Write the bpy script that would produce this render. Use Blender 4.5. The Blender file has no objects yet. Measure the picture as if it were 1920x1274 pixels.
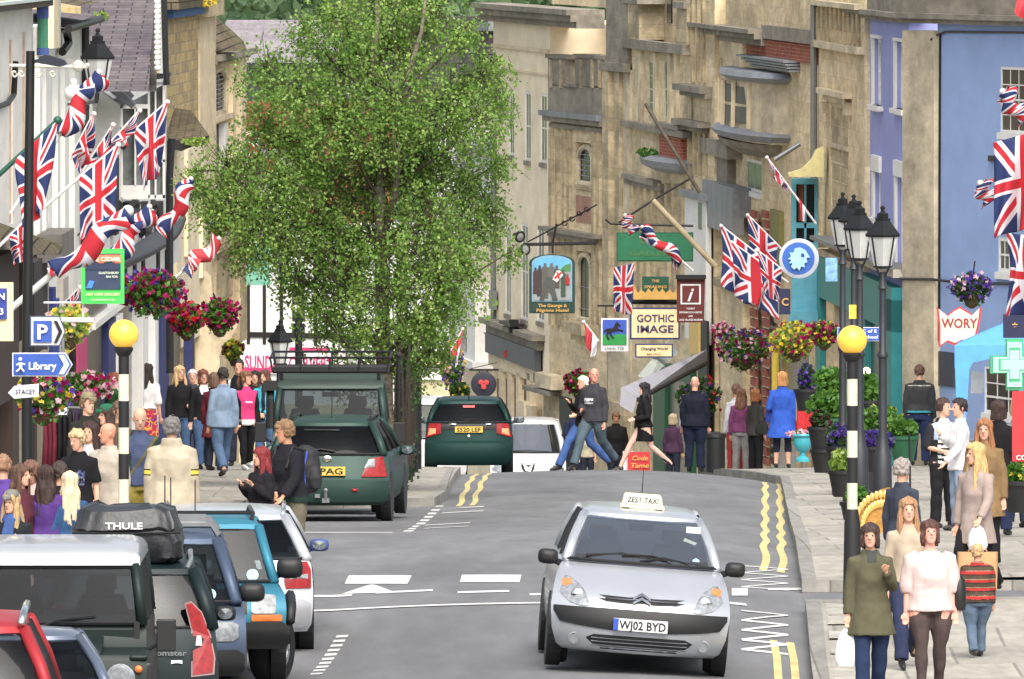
import bpy, math, random
import numpy as np
from mathutils import Vector, Matrix, noise as mnoise
random.seed(7); RNG = np.random.default_rng(11)
S = bpy.context.scene
C = S.collection
R = math.radians
# ---------------- camera, world, sun, exposure ----------------
F = 26000.0          # focal length in photo pixels (very long lens)
CZ = 7.4             # camera height
cd = bpy.data.cameras.new('camera'); cam = bpy.data.objects.new('camera', cd); C.objects.link(cam)
cam.location = (0, 0, CZ); cam.rotation_euler = (R(90), 0, 0)
cd.sensor_width = 36; cd.lens = F/1920*36; cd.shift_y = -(637+150)/1920
cd.clip_start = 5; cd.clip_end = 9000
S.camera = cam
w = bpy.data.worlds.new("World"); S.world = w; w.use_nodes = True
nt = w.node_tree; bg = nt.nodes['Background']
sky = nt.nodes.new('ShaderNodeTexSky'); sky.sky_type = 'NISHITA'; sky.sun_disc = False
SUN_EL, SUN_ROT = 50, 171
sky.sun_elevation = R(SUN_EL); sky.sun_rotation = R(SUN_ROT); sky.dust_density = 6; sky.air_density = 1.0; sky.ozone_density = 0.6
hs = nt.nodes.new('ShaderNodeHueSaturation'); hs.inputs['Saturation'].default_value = .45   # milky overcast daylight
nt.links.new(sky.outputs[0], hs.inputs['Color']); nt.links.new(hs.outputs[0], bg.inputs[0]); bg.inputs[1].default_value = 0.15
sd = bpy.data.lights.new('sun', 'SUN'); sun = bpy.data.objects.new('sun', sd); C.objects.link(sun)
sd.energy = 1.5; sd.angle = R(50); sd.color = (1.0, 0.93, 0.84)
sun.rotation_euler = (R(90-SUN_EL), 0, R(180-SUN_ROT)); sun.location = (0, 100, 60)
S.view_settings.view_transform = 'Standard'; S.view_settings.look = 'None'
S.view_settings.exposure = 0.72; S.view_settings.gamma = 1
# ---------------- ground profile ----------------
_PY = [0, 80, 110, 124, 136.8, 145, 153, 165, 179.3, 190, 206, 226, 240, 250, 262, 280, 325, 400, 520, 700]
_PH = [7.4, 7.4, 7.36, 7.35, 7.33, 7.17, 7.24, 7.42, 7.85, 8.2, 8.63, 9.12, 9.55, 9.92, 10.48, 11.35, 13.4, 16.2, 20, 24]
_m = []
for i in range(len(_PY)):
    if i in (0, len(_PY)-1): _m.append(0.0 if i == 0 else 0.02); continue
    d0 = (_PH[i]-_PH[i-1])/(_PY[i]-_PY[i-1]); d1 = (_PH[i+1]-_PH[i])/(_PY[i+1]-_PY[i])
    _m.append(0.0 if d0*d1 <= 0 else 2*d0*d1/(d0+d1))
def HH(Y):
    Y = max(0, min(699.9, Y))
    i = max(k for k in range(len(_PY)) if _PY[k] <= Y)
    h = _PY[i+1]-_PY[i]; t = (Y-_PY[i])/h
    return ((2*t**3-3*t*t+1)*_PH[i]+(t**3-2*t*t+t)*h*_m[i]+(-2*t**3+3*t*t)*_PH[i+1]+(t**3-t*t)*h*_m[i+1])
def interp(x, xs, ys):
    return float(np.interp(x, xs, ys))
def kerbR(Y): return interp(Y, [0, 100, 135, 158, 200, 238, 243, 249, 262, 300, 400], [1.9, 2.5, 2.93, 3.27, 3.98, 4.6, 4.5, 3.75, 3.5, 3.0, -4])
def kerbL(Y): return interp(Y, [0, 118, 139, 157, 175, 203, 205, 212, 245, 300, 400], [-6.5, -4.8, -4.3, -4.1, -4.0, -3.9, -1.15, -1.0, -0.9, -3.0, -12])
def road_mid(Y): return interp(Y, [0, 135, 192, 245, 300, 400], [0, .5, 1.5, 1.9, 0, -8])
def gz(X, Y):
    d = X-road_mid(Y); a = 0.03 if d > 0 else 0.012
    return CZ-HH(Y)-a*min(d*d, 7.0)
def pz(X, Y):      # pavement level
    if X > road_mid(Y): return gz(kerbR(Y), Y)+.13+0.02*max(0, X-kerbR(Y))
    return gz(kerbL(Y), Y)+.13+0.02*max(0, kerbL(Y)-X)
def X_(px, Y): return (px-960)*Y/F
def Z_(py, Y): return CZ-(py+150)*Y/F
def P3(px, py, Y): return Vector((X_(px, Y), Y, Z_(py, Y)))
# ---------------- materials ----------------
def lin(c):
    return tuple(((v/255)/12.92 if v/255 <= .04045 else ((v/255+.055)/1.055)**2.4) for v in c[:3])
MATS = {}
def mat(name, rgb, rough=.7, metal=0, var=.12, scale=6, bump=0, bscale=30, coat=0, emis=0, spec=.5, stain=0, stretch=None):
    if name in MATS: return MATS[name]
    m = bpy.data.materials.new(name); m.use_nodes = True; t = m.node_tree; n = t.nodes; L = t.links
    b = n['Principled BSDF']; c = lin(rgb); g_ = sum(c)/3; c = tuple(v*.88+g_*.12 for v in c)
    if name.startswith('cloth_'): c = tuple(v*.85 for v in c)
    b.inputs['Roughness'].default_value = rough; b.inputs['Metallic'].default_value = metal
    b.inputs['Specular IOR Level'].default_value = spec
    if coat: b.inputs['Coat Weight'].default_value = coat; b.inputs['Coat Roughness'].default_value = .05
    tc = n.new('ShaderNodeTexCoord'); mp = n.new('ShaderNodeMapping'); L.new(tc.outputs['Object'], mp.inputs[0])
    if stretch: mp.inputs['Scale'].default_value = stretch
    wall = name in ('white_paint', 'white_render', 'cream_render', 'pale_stone', 'honey_stone', 'grey_stone', 'blue_render', 'violet_blue_render')
    if wall: mp.inputs['Scale'].default_value = (1, .22, 1)   # blotches run along the courses
    if var:
        nz = n.new('ShaderNodeTexNoise'); nz.inputs['Scale'].default_value = scale; nz.inputs['Detail'].default_value = 6
        L.new(mp.outputs[0], nz.inputs['Vector'])
        r = n.new('ShaderNodeMapRange'); r.inputs[1].default_value = .3; r.inputs[2].default_value = .7
        r.inputs[3].default_value = 1-var; r.inputs[4].default_value = 1+var
        L.new(nz.outputs[0], r.inputs[0])
        mx = n.new('ShaderNodeVectorMath'); mx.operation = 'SCALE'; mx.inputs[0].default_value = c
        L.new(r.outputs[0], mx.inputs['Scale']); out = mx.outputs[0]
        if stain:
            n2 = n.new('ShaderNodeTexNoise'); n2.inputs['Scale'].default_value = .9; n2.inputs['Detail'].default_value = 8; n2.inputs['Roughness'].default_value = .7
            mp2 = n.new('ShaderNodeMapping'); mp2.inputs['Scale'].default_value = (1.3, .3 if wall else 1.3, .8); L.new(tc.outputs['Object'], mp2.inputs[0]); L.new(mp2.outputs[0], n2.inputs['Vector'])
            r2 = n.new('ShaderNodeMapRange'); r2.inputs[1].default_value = .42; r2.inputs[2].default_value = .68; r2.inputs[3].default_value = 1; r2.inputs[4].default_value = 1-stain
            L.new(n2.outputs[0], r2.inputs[0]); m2 = n.new('ShaderNodeVectorMath'); m2.operation = 'SCALE'
            L.new(out, m2.inputs[0]); L.new(r2.outputs[0], m2.inputs['Scale']); out = m2.outputs[0]
        L.new(out, b.inputs['Base Color'])
    else: b.inputs['Base Color'].default_value = (*c, 1)
    if bump:
        nb = n.new('ShaderNodeTexNoise'); nb.inputs['Scale'].default_value = bscale; nb.inputs['Detail'].default_value = 5
        L.new(mp.outputs[0], nb.inputs['Vector']); bp = n.new('ShaderNodeBump'); bp.inputs['Strength'].default_value = bump; bp.inputs['Distance'].default_value = .02
        L.new(nb.outputs[0], bp.inputs['Height']); L.new(bp.outputs[0], b.inputs['Normal'])
    if emis:
        b.inputs['Emission Color'].default_value = (*c, 1); b.inputs['Emission Strength'].default_value = emis
    MATS[name] = m; return m
def blockmat(name, c1, c2, cm, bw, bh, mortar=.008, rough=.9, bump=.5, off=.5, stain=.35, dirt=(90, 84, 72)):
    """masonry, tiles, flags: brick texture on metre UVs"""
    if name in MATS: return MATS[name]
    m = bpy.data.materials.new(name); m.use_nodes = True; t = m.node_tree; n = t.nodes; L = t.links; b = n['Principled BSDF']
    b.inputs['Roughness'].default_value = rough; b.inputs['Specular IOR Level'].default_value = .25
    uv = n.new('ShaderNodeUVMap'); br = n.new('ShaderNodeTexBrick'); L.new(uv.outputs[0], br.inputs['Vector'])
    nzv = n.new('ShaderNodeTexNoise'); nzv.inputs['Scale'].default_value = 4; 
    br.inputs['Color1'].default_value = (*lin(c1), 1); br.inputs['Color2'].default_value = (*lin(c2), 1); br.inputs['Mortar'].default_value = (*lin(cm), 1)
    br.inputs['Scale'].default_value = 1; br.inputs['Brick Width'].default_value = bw; br.inputs['Row Height'].default_value = bh
    br.inputs['Mortar Size'].default_value = mortar; br.inputs['Mortar Smooth'].default_value = .3; br.inputs['Bias'].default_value = 0; br.offset = off
    tc = n.new('ShaderNodeTexCoord')
    n1 = n.new('ShaderNodeTexNoise'); n1.inputs['Scale'].default_value = 7; n1.inputs['Detail'].default_value = 8; mp1 = n.new('ShaderNodeMapping'); mp1.inputs['Scale'].default_value = (1, .22, 1); L.new(tc.outputs['Object'], mp1.inputs[0]); L.new(mp1.outputs[0], n1.inputs['Vector'])
    r = n.new('ShaderNodeMapRange'); r.inputs[1].default_value = .3; r.inputs[2].default_value = .7; r.inputs[3].default_value = .8; r.inputs[4].default_value = 1.15
    L.new(n1.outputs[0], r.inputs[0]); mx = n.new('ShaderNodeVectorMath'); mx.operation = 'SCALE'; L.new(br.outputs[0], mx.inputs[0]); L.new(r.outputs[0], mx.inputs['Scale'])
    mp2 = n.new('ShaderNodeMapping'); mp2.inputs['Scale'].default_value = (1, .25, .9); L.new(tc.outputs['Object'], mp2.inputs[0])
    n2 = n.new('ShaderNodeTexNoise'); n2.inputs['Scale'].default_value = 1.1; n2.inputs['Detail'].default_value = 9; n2.inputs['Roughness'].default_value = .65; L.new(mp2.outputs[0], n2.inputs['Vector'])
    r2 = n.new('ShaderNodeMapRange'); r2.inputs[1].default_value = .45; r2.inputs[2].default_value = .68; r2.inputs[3].default_value = 0; r2.inputs[4].default_value = stain
    L.new(n2.outputs[0], r2.inputs[0])
    mix = n.new('ShaderNodeMix'); mix.data_type = 'RGBA'; L.new(r2.outputs[0], mix.inputs[0]); L.new(mx.outputs[0], mix.inputs[6]); mix.inputs[7].default_value = (*lin(dirt), 1)
    L.new(mix.outputs[2], b.inputs['Base Color'])
    if bump:
        bp = n.new('ShaderNodeBump'); bp.inputs['Strength'].default_value = bump; bp.inputs['Distance'].default_value = .02; bp.invert = True
        ad = n.new('ShaderNodeMath'); ad.operation = 'MULTIPLY_ADD'; L.new(n1.outputs[0], ad.inputs[0]); ad.inputs[1].default_value = -.5; L.new(br.outputs['Fac'], ad.inputs[2])
        L.new(ad.outputs[0], bp.inputs['Height']); L.new(bp.outputs[0], b.inputs['Normal'])
    MATS[name] = m; return m
def glassmat(name, tint=(40, 46, 50), refl=.35, rough=.03, gk=.5):
    if name in MATS: return MATS[name]
    m = bpy.data.materials.new(name); m.use_nodes = True; t = m.node_tree; n = t.nodes; L = t.links
    n.remove(n['Principled BSDF']); o = n['Material Output']
    tr = n.new('ShaderNodeBsdfTransparent'); tr.inputs[0].default_value = (*lin(tint), 1)
    gl = n.new('ShaderNodeBsdfGlossy'); gl.inputs['Roughness'].default_value = rough; gl.inputs[0].default_value = (gk, gk*1.02, gk*1.05, 1)
    lw = n.new('ShaderNodeLayerWeight'); lw.inputs[0].default_value = .15
    ad = n.new('ShaderNodeMath'); ad.operation = 'ADD'; ad.use_clamp = True; L.new(lw.outputs['Fresnel'], ad.inputs[0]); ad.inputs[1].default_value = refl-.1
    mx = n.new('ShaderNodeMixShader'); L.new(ad.outputs[0], mx.inputs[0]); L.new(tr.outputs[0], mx.inputs[1]); L.new(gl.outputs[0], mx.inputs[2]); L.new(mx.outputs[0], o.inputs[0])
    MATS[name] = m; return m
def leafmat(name, a, b2, rough=.5):
    if name in MATS: return MATS[name]
    m = bpy.data.materials.new(name); m.use_nodes = True; t = m.node_tree; n = t.nodes; L = t.links; b = n['Principled BSDF']
    g = n.new('ShaderNodeNewGeometry'); cr = n.new('ShaderNodeMix'); cr.data_type = 'RGBA'
    L.new(g.outputs['Random Per Island'], cr.inputs[0]); cr.inputs[6].default_value = (*lin(a), 1); cr.inputs[7].default_value = (*lin(b2), 1)
    L.new(cr.outputs[2], b.inputs['Base Color']); b.inputs['Roughness'].default_value = rough
    tl = n.new('ShaderNodeBsdfTranslucent'); L.new(cr.outputs[2], tl.inputs[0]); mx = n.new('ShaderNodeMixShader'); mx.inputs[0].default_value = .45
    L.new(b.outputs[0], mx.inputs[1]); L.new(tl.outputs[0], mx.inputs[2]); L.new(mx.outputs[0], n['Material Output'].inputs[0])
    MATS[name] = m; return m
def MM(rgb, **k):      # plain material keyed by colour
    key = 'm_%d_%d_%d_%s' % (*rgb, '_'.join('%s%s' % i for i in sorted(k.items())))
    return mat(key, rgb, **k)
WHITE = mat('white_paint', (234, 233, 228), .6, var=.05, stain=.12)
RENDERW = mat('white_render', (238, 236, 228), .85, var=.07, scale=3, stain=.16, bump=.2)
CREAM = mat('cream_render', (246, 230, 196), .85, var=.06, scale=2, stain=.2, bump=.15)
BLACKM = mat('black_metal', (22, 23, 26), .45, var=.2)
BLACKP = mat('black_plastic', (26, 27, 29), .55, var=.12)
CHROME = mat('chrome', (215, 218, 222), .15, 1, var=.03)
STEEL = mat('grey_metal', (140, 144, 148), .4, .7)
WGLASS = mat('window_glass', (40, 44, 48), .22, var=.35, scale=2, spec=.25)
CGLASS = glassmat('car_glass', (150, 160, 164), .14)
RUBBER = mat('tyre_rubber', (28, 28, 30), .85)
STONE = blockmat('ashlar_stone', (234, 216, 180), (214, 196, 160), (190, 172, 140), 1.7, .32, .004, stain=.6, dirt=(140, 128, 106), bump=.25)
STONED = blockmat('weathered_stone', (206, 190, 156), (172, 158, 130), (146, 132, 106), 1.5, .3, .004, stain=.7, dirt=(104, 98, 84), bump=.3)
STONEL = mat('pale_stone', (226, 208, 170), .85, var=.1, scale=5, stain=.3, bump=.3, bscale=12)
STONEG = mat('grey_stone', (146, 138, 122), .9, var=.22, scale=5, stain=.45, bump=.5, bscale=9)
STONEM = mat('honey_stone', (218, 202, 168), .9, var=.16, scale=4, stain=.55, bump=.4, bscale=12)
RUBBLE = blockmat('rubble_stone', (204, 180, 128), (168, 152, 118), (168, 156, 132), 1.1, .2, .014, stain=.25, dirt=(120, 112, 96))
BRICK = blockmat('red_brick', (176, 88, 62), (140, 66, 50), (160, 140, 122), .225, .075, .008, stain=.25)
SLATE = blockmat('slate_tiles', (112, 103, 106), (84, 78, 84), (44, 40, 42), .46, .3, .012, rough=.75, bump=1, stain=.3, dirt=(120, 118, 110))
TILE = blockmat('stone_tiles', (112, 100, 82), (82, 74, 62), (36, 33, 28), .3, .18, .012, rough=.9, bump=1, stain=.35, dirt=(108, 112, 70))
LEAD = mat('lead_sheet', (138, 142, 148), .55, .3, var=.18, stain=.3)
TIMBER = mat('black_timber', (34, 31, 30), .7, var=.25, scale=8)
WOOD = mat('brown_wood', (112, 76, 46), .6, var=.25, stretch=(1, 1, .2))
BLUEW = mat('blue_render', (146, 174, 224), .85, var=.04, scale=2, stain=.13, bump=.15)
BLUEP = mat('violet_blue_render', (148, 156, 216), .85, var=.04, scale=2, stain=.13, bump=.15)
TEAL = mat('teal_paint', (20, 140, 140), .5, var=.06)
LAMPW = mat('lantern_glass', (196, 198, 196), .12, var=.1)
SOIL = mat('basket_moss', (70, 52, 32), .95, var=.3)
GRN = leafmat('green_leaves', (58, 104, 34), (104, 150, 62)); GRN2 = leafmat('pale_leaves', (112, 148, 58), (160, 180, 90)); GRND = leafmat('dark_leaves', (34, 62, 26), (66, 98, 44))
FL = {'pink': leafmat('pink_petals', (206, 30, 110), (150, 18, 96)), 'purple': leafmat('purple_petals', (110, 70, 170), (70, 60, 150)), 'yellow': leafmat('yellow_petals', (236, 206, 60), (214, 200, 90)),
      'red': leafmat('red_petals', (200, 30, 30), (170, 20, 40)), 'white': leafmat('pale_petals', (235, 225, 230), (240, 170, 190)), 'wine': leafmat('wine_petals', (128, 16, 60), (90, 10, 50))}
# ---------------- mesh builder ----------------
ORG = {}
def V(*a): return Vector(a)
class MB:
    def __init__(s): s.v = []; s.f = []; s.mi = []
    def add(s, vs, fs, mi=0):
        o = len(s.v); s.v += [tuple(x) for x in vs]; s.f += [tuple(i+o for i in f) for f in fs]; s.mi += [mi]*len(fs); return s
    def hexa(s, p, mi=0):    # 8 pts: bottom 0-3 ccw, top 4-7
        return s.add(p, [(0, 3, 2, 1), (4, 5, 6, 7), (0, 1, 5, 4), (1, 2, 6, 5), (2, 3, 7, 6), (3, 0, 4, 7)], mi)
    def box(s, c, d, rz=0, mi=0, M=None):
        pts = []
        for z in (-.5, .5):
            for x, y in ((-.5, -.5), (.5, -.5), (.5, .5), (-.5, .5)):
                q = Vector((x*d[0], y*d[1], z*d[2]))
                if M: q = M @ q
                elif rz: q = Vector((q.x*math.cos(rz)-q.y*math.sin(rz), q.x*math.sin(rz)+q.y*math.cos(rz), q.z))
                pts.append(q+Vector(c))
        return s.hexa(pts, mi)
    def tube(s, pts, rad, n=8, mi=0, caps=True, sc=None):
        pts = [Vector(p) for p in pts]; rad = rad if hasattr(rad, '__len__') else [rad]*len(pts); o = len(s.v); up = None; k = len(pts)
        for i, p in enumerate(pts):
            d = (pts[min(i+1, k-1)]-pts[max(i-1, 0)]); d = d.normalized() if d.length > 1e-9 else Vector((0, 0, 1))
            if up is None: up = Vector((0, 1, 0)) if abs(d.y) < .9 else Vector((1, 0, 0))
            a = d.cross(up); a = a.normalized() if a.length > 1e-6 else Vector((1, 0, 0)); b = a.cross(d); up = b
            for j in range(n):
                t = 2*math.pi*j/n; r = rad[i]; s.v.append(tuple(p+a*(math.cos(t)*r*(sc[0] if sc else 1))+b*(math.sin(t)*r*(sc[1] if sc else 1))))
        for i in range(k-1):
            for j in range(n): s.f.append((o+i*n+j, o+i*n+(j+1) % n, o+(i+1)*n+(j+1) % n, o+(i+1)*n+j)); s.mi.append(mi)
        if caps: s.f.append(tuple(o+j for j in range(n))[::-1]); s.f.append(tuple(o+(k-1)*n+j for j in range(n))); s.mi += [mi, mi]
        return s
    def rings(s, rs, n=16, mi=0, caps=True):   # rs: list (center, rx, ry) horizontal ellipses
        o = len(s.v)
        for c, rx, ry in rs:
            for j in range(n):
                t = 2*math.pi*j/n; s.v.append((c[0]+math.cos(t)*rx, c[1]+math.sin(t)*ry, c[2]))
        for i in range(len(rs)-1):
            for j in range(n): s.f.append((o+i*n+j, o+i*n+(j+1) % n, o+(i+1)*n+(j+1) % n, o+(i+1)*n+j)); s.mi.append(mi)
        if caps: s.f.append(tuple(o+j for j in range(n))[::-1]); s.f.append(tuple(o+(len(rs)-1)*n+j for j in range(n))); s.mi += [mi, mi]
        return s
    def lathe(s, c, prof, n=16, mi=0, axis=None):  # prof (r,h) about axis (default z)
        ax = Vector(axis).normalized() if axis else Vector((0, 0, 1)); a = ax.orthogonal().normalized(); b = ax.cross(a); o = len(s.v); c = Vector(c)
        for r, h in prof:
            for j in range(n):
                t = 2*math.pi*(j+.5)/n; s.v.append(tuple(c+ax*h+(a*math.cos(t)+b*math.sin(t))*max(r, 1e-4)))
        for i in range(len(prof)-1):
            for j in range(n): s.f.append((o+i*n+j, o+i*n+(j+1) % n, o+(i+1)*n+(j+1) % n, o+(i+1)*n+j)); s.mi.append(mi)
        s.f.append(tuple(o+j for j in range(n))[::-1]); s.f.append(tuple(o+(len(prof)-1)*n+j for j in range(n))); s.mi += [mi, mi]
        return s
    def ball(s, c, r, n=12, mi=0):
        r = r if hasattr(r, '__len__') else (r, r, r); k = max(4, n//2+1); o = len(s.v)
        for i in range(k+1):
            a = math.pi*i/k-math.pi/2
            for j in range(n):
                t = 2*math.pi*j/n; s.v.append((c[0]+r[0]*max(math.cos(a), 1e-3)*math.cos(t), c[1]+r[1]*max(math.cos(a), 1e-3)*math.sin(t), c[2]+r[2]*math.sin(a)))
        for i in range(k):
            for j in range(n): s.f.append((o+i*n+j, o+i*n+(j+1) % n, o+(i+1)*n+(j+1) % n, o+(i+1)*n+j)); s.mi.append(mi)
        s.f.append(tuple(o+j for j in range(n))[::-1]); s.f.append(tuple(o+k*n+j for j in range(n))); s.mi += [mi, mi]
        return s
    def prism(s, poly, d, mi=0):    # poly: 3D points, extruded by vector d
        n = len(poly); o = len(s.v); d = Vector(d); s.v += [tuple(p) for p in poly]+[tuple(Vector(p)+d) for p in poly]
        s.f.append(tuple(range(o, o+n))); s.f.append(tuple(range(o+2*n-1, o+n-1, -1))); s.mi += [mi, mi]
        for i in range(n): j = (i+1) % n; s.f.append((o+i, o+n+i, o+n+j, o+j)); s.mi.append(mi)
        return s
    def patch(s, c, bulge=(0, 0, 0), nu=8, nv=4, mi=0, th=None):  # c: 4 corners p00,p10,p11,p01
        c = [Vector(x) for x in c]; bulge = Vector(bulge); o = len(s.v)
        for j in range(nv+1):
            for i in range(nu+1):
                u, w_ = i/nu, j/nv; p = (c[0]*(1-u)+c[1]*u)*(1-w_)+(c[3]*(1-u)+c[2]*u)*w_
                s.v.append(tuple(p+bulge*(1-(2*u-1)**2)*(.6+.4*(1-(2*w_-1)**2))))
        for j in range(nv):
            for i in range(nu): a = o+j*(nu+1)+i; s.f.append((a, a+1, a+nu+2, a+nu+1)); s.mi.append(mi)
        return s
    def build(s, name, m, parent=None, smooth=False, local=False, org=None, bevel=0, keep=False):
        me = bpy.data.meshes.new(name); ms = m if isinstance(m, (list, tuple)) else [m]
        v = np.array(s.v, dtype=float).reshape(-1, 3)
        if parent is not None and not local: v = v-np.array(ORG.get(parent.name, (0, 0, 0)))
        if parent is None and org is None and not local and len(v):
            org = ((v[:, 0].min()+v[:, 0].max())/2, (v[:, 1].min()+v[:, 1].max())/2, v[:, 2].min())
        if parent is None and org is not None and not local: v = v-np.array(org)
        me.from_pydata(v.tolist(), [], s.f)
        for x in ms: me.materials.append(x)
        if len(ms) > 1: me.polygons.foreach_set('material_index', s.mi)
        me.update(); autouv(me)
        if smooth:
            me.polygons.foreach_set('use_smooth', [True]*len(me.polygons))
            if smooth != 1: me.set_sharp_from_angle(angle=R(smooth))
        o = bpy.data.objects.new(name, me); C.objects.link(o)
        if parent is not None: o.parent = parent; ORG[o.name] = ORG.get(parent.name, (0, 0, 0))
        elif org is not None: o.location = org; ORG[o.name] = tuple(org)
        if bevel:
            b = o.modifiers.new('bevel', 'BEVEL'); b.width = bevel; b.segments = 2; b.limit_method = 'ANGLE'
        return o
def autouv(me):
    n = len(me.polygons)
    if n == 0: return
    nl = len(me.loops); co = np.empty(len(me.vertices)*3); me.vertices.foreach_get('co', co); co = co.reshape(-1, 3)
    vi = np.empty(nl, int); me.loops.foreach_get('vertex_index', vi); nr = np.empty(n*3); me.polygons.foreach_get('normal', nr); nr = nr.reshape(-1, 3)
    lt = np.empty(n, int); me.polygons.foreach_get('loop_total', lt); nr = np.repeat(nr, lt, 0)
    t = np.stack([-nr[:, 1], nr[:, 0], np.zeros(nl)], 1); l = np.linalg.norm(t, axis=1); flat = l < .15; t[flat] = (1, 0, 0); l[flat] = 1; t /= l[:, None]
    b = np.cross(nr, t); p = co[vi]; uv = np.stack([(p*t).sum(1), (p*b).sum(1)], 1)
    u = me.uv_layers.new(name='UVMap'); u.data.foreach_set('uv', uv.ravel())
def empty(name, loc, label=None, cat=None, group=None, rz=0):
    o = bpy.data.objects.new(name, None); C.objects.link(o); o.location = loc; o.rotation_euler = (0, 0, rz); ORG[o.name] = tuple(loc); o.empty_display_size = .2
    if label: tag(o, label, cat, group)
    return o
def tag(o, label=None, cat=None, group=None, kind=None):
    if label: o['label'] = label
    if cat: o['category'] = cat
    if group: o['group'] = group
    if kind: o['kind'] = kind
    return o
def copy_tree(o, parent=None):
    c = o.copy(); C.objects.link(c); c.parent = parent
    for ch in list(o.children): copy_tree(ch, c)
    return c
_tc = {}
def text(mb, s_, o, r, u, h, w=None, mi=0, depth=.004, shear=0):
    """writing centred at o, right r, up u, capital height h, fitted to width w"""
    key = (s_, shear)
    if key not in _tc:
        cu = bpy.data.curves.new('t', 'FONT'); cu.body = s_; cu.size = 1; cu.resolution_u = 2; cu.shear = shear; cu.offset = .024
        ob = bpy.data.objects.new('t', cu); C.objects.link(ob); dg = bpy.context.evaluated_depsgraph_get(); me = ob.evaluated_get(dg).to_mesh()
        vs = [tuple(v.co) for v in me.vertices]; fs = [tuple(p.vertices) for p in me.polygons]; ob.evaluated_get(dg).to_mesh_clear(); bpy.data.objects.remove(ob); bpy.data.curves.remove(cu)
        _tc[key] = (vs, fs)
    vs, fs = _tc[key]
    if not vs: return
    xs = [v[0] for v in vs]; ys = [v[1] for v in vs]; W = max(xs)-min(xs); k = h/.72; kx = k if w is None else w/W
    r = Vector(r).normalized(); u = Vector(u).normalized(); n = r.cross(u); o = Vector(o); cx = (max(xs)+min(xs))/2
    mb.add([o+r*((v[0]-cx)*kx)+u*((v[1]-.36)*k)+n*depth for v in vs], fs, mi)
def leaves(mb, c, r, n, size, mi=0, shell=.35, squash=1, seed=None):
    c = np.array(c); r = np.array(r); d = RNG.normal(size=(n, 3)); d /= np.linalg.norm(d, axis=1)[:, None]; q = c+d*r*(RNG.uniform(shell, 1, (n, 1))**.6)
    quads(mb, q, size, mi)
def quads(mb, q, size, mi=0, asp=1.4):
    n = len(q); a = RNG.normal(size=(n, 3)); a /= np.linalg.norm(a, axis=1)[:, None]; b = RNG.normal(size=(n, 3)); b -= (a*b).sum(1)[:, None]*a; b /= np.linalg.norm(b, axis=1)[:, None]
    sz = size*RNG.uniform(.6, 1.25, (n, 1)); v = np.stack([q-a*sz*asp/2, q+b*sz/2, q+a*sz*asp/2, q-b*sz/2], 1).reshape(-1, 3); o = len(mb.v)
    mb.v += [tuple(x) for x in v.tolist()]; mb.f += [(o+4*i, o+4*i+1, o+4*i+2, o+4*i+3) for i in range(n)]; mb.mi += [mi]*n
# ---------------- ground, road, pavements, markings, hill ----------------
def asphaltmat(name, base, wear):
    m = bpy.data.materials.new(name); m.use_nodes = True; t = m.node_tree; n = t.nodes; L = t.links; b = n['Principled BSDF']
    b.inputs['Roughness'].default_value = .85; b.inputs['Specular IOR Level'].default_value = .3
    tc = n.new('ShaderNodeTexCoord'); out = None
    rgb = n.new('ShaderNodeRGB'); rgb.outputs[0].default_value = (*lin(base), 1); out = rgb.outputs[0]
    for sc, lo, hi, st in ((90, .78, 1.2, (1, 1, 1)), (.5, 1-wear, 1+wear, (1.6, .25, 1)), (1.3, .9, 1.1, (3, .5, 1)), (2.2, .93, 1.07, (1, .12, 1)), (.13, .94, 1.08, (2, 1, 1))):
        mp = n.new('ShaderNodeMapping'); mp.inputs['Scale'].default_value = st; L.new(tc.outputs['Object'], mp.inputs[0])
        z = n.new('ShaderNodeTexNoise'); z.inputs['Scale'].default_value = sc; z.inputs['Detail'].default_value = 7; L.new(mp.outputs[0], z.inputs['Vector'])
        r = n.new('ShaderNodeMapRange'); r.inputs[1].default_value = .3; r.inputs[2].default_value = .7; r.inputs[3].default_value = lo; r.inputs[4].default_value = hi; L.new(z.outputs[0], r.inputs[0])
        v = n.new('ShaderNodeVectorMath'); v.operation = 'SCALE'; L.new(out, v.inputs[0]); L.new(r.outputs[0], v.inputs['Scale']); out = v.outputs[0]
    L.new(out, b.inputs['Base Color']); MATS[name] = m; return m
ASPH = asphaltmat('asphalt', (108, 109, 111), .16)
FLAG = blockmat('paving_flags', (164, 160, 150), (146, 143, 134), (128, 126, 118), 1.1, 2.4, .02, rough=.85, stain=.35, dirt=(128, 126, 118), bump=.3)
KERB = blockmat('kerb_stone', (156, 154, 148), (132, 131, 126), (110, 108, 102), 1.0, 30, .012, stain=.3, bump=.3)
YELLOW = mat('yellow_line_paint', (205, 190, 122), .8, var=.16, scale=14, stain=.3)
MWHITE = mat('white_line_paint', (208, 208, 206), .8, var=.1, scale=14, stain=.25)
Yst = sorted(set([float(y) for y in range(100, 300, 2)]+[float(y) for y in range(60, 100, 5)]+[float(y) for y in range(300, 440, 5)]+[203, 205, 143, 147, 149]))
def strip(name, xl, xr, zf, m, ys=Yst, nx=10, kind='structure', smooth=True):
    mb = MB()
    for y in ys:
        a, b = xl(y), xr(y)
        for i in range(nx+1): x = a+(b-a)*i/nx; mb.v.append((x, y, zf(x, y)))
    for j in range(len(ys)-1):
        for i in range(nx): a = j*(nx+1)+i; mb.f.append((a, a+1, a+nx+2, a+nx+1)); mb.mi.append(0)
    return tag(mb.build(name, m, org=(0, 0, 0), smooth=smooth), kind=kind)
SIDE0, SIDE1 = 147.0, 152.5      # side road mouth on the right
strip('road', kerbL, kerbR, gz, ASPH, nx=16)
strip('side_road', kerbR, lambda y: 16, lambda x, y: gz(kerbR(y), y)+.004+.012*(x-kerbR(y)), ASPH, ys=[SIDE0-.6, 148, 149, 150, 151, 152, SIDE1+.6])
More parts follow.
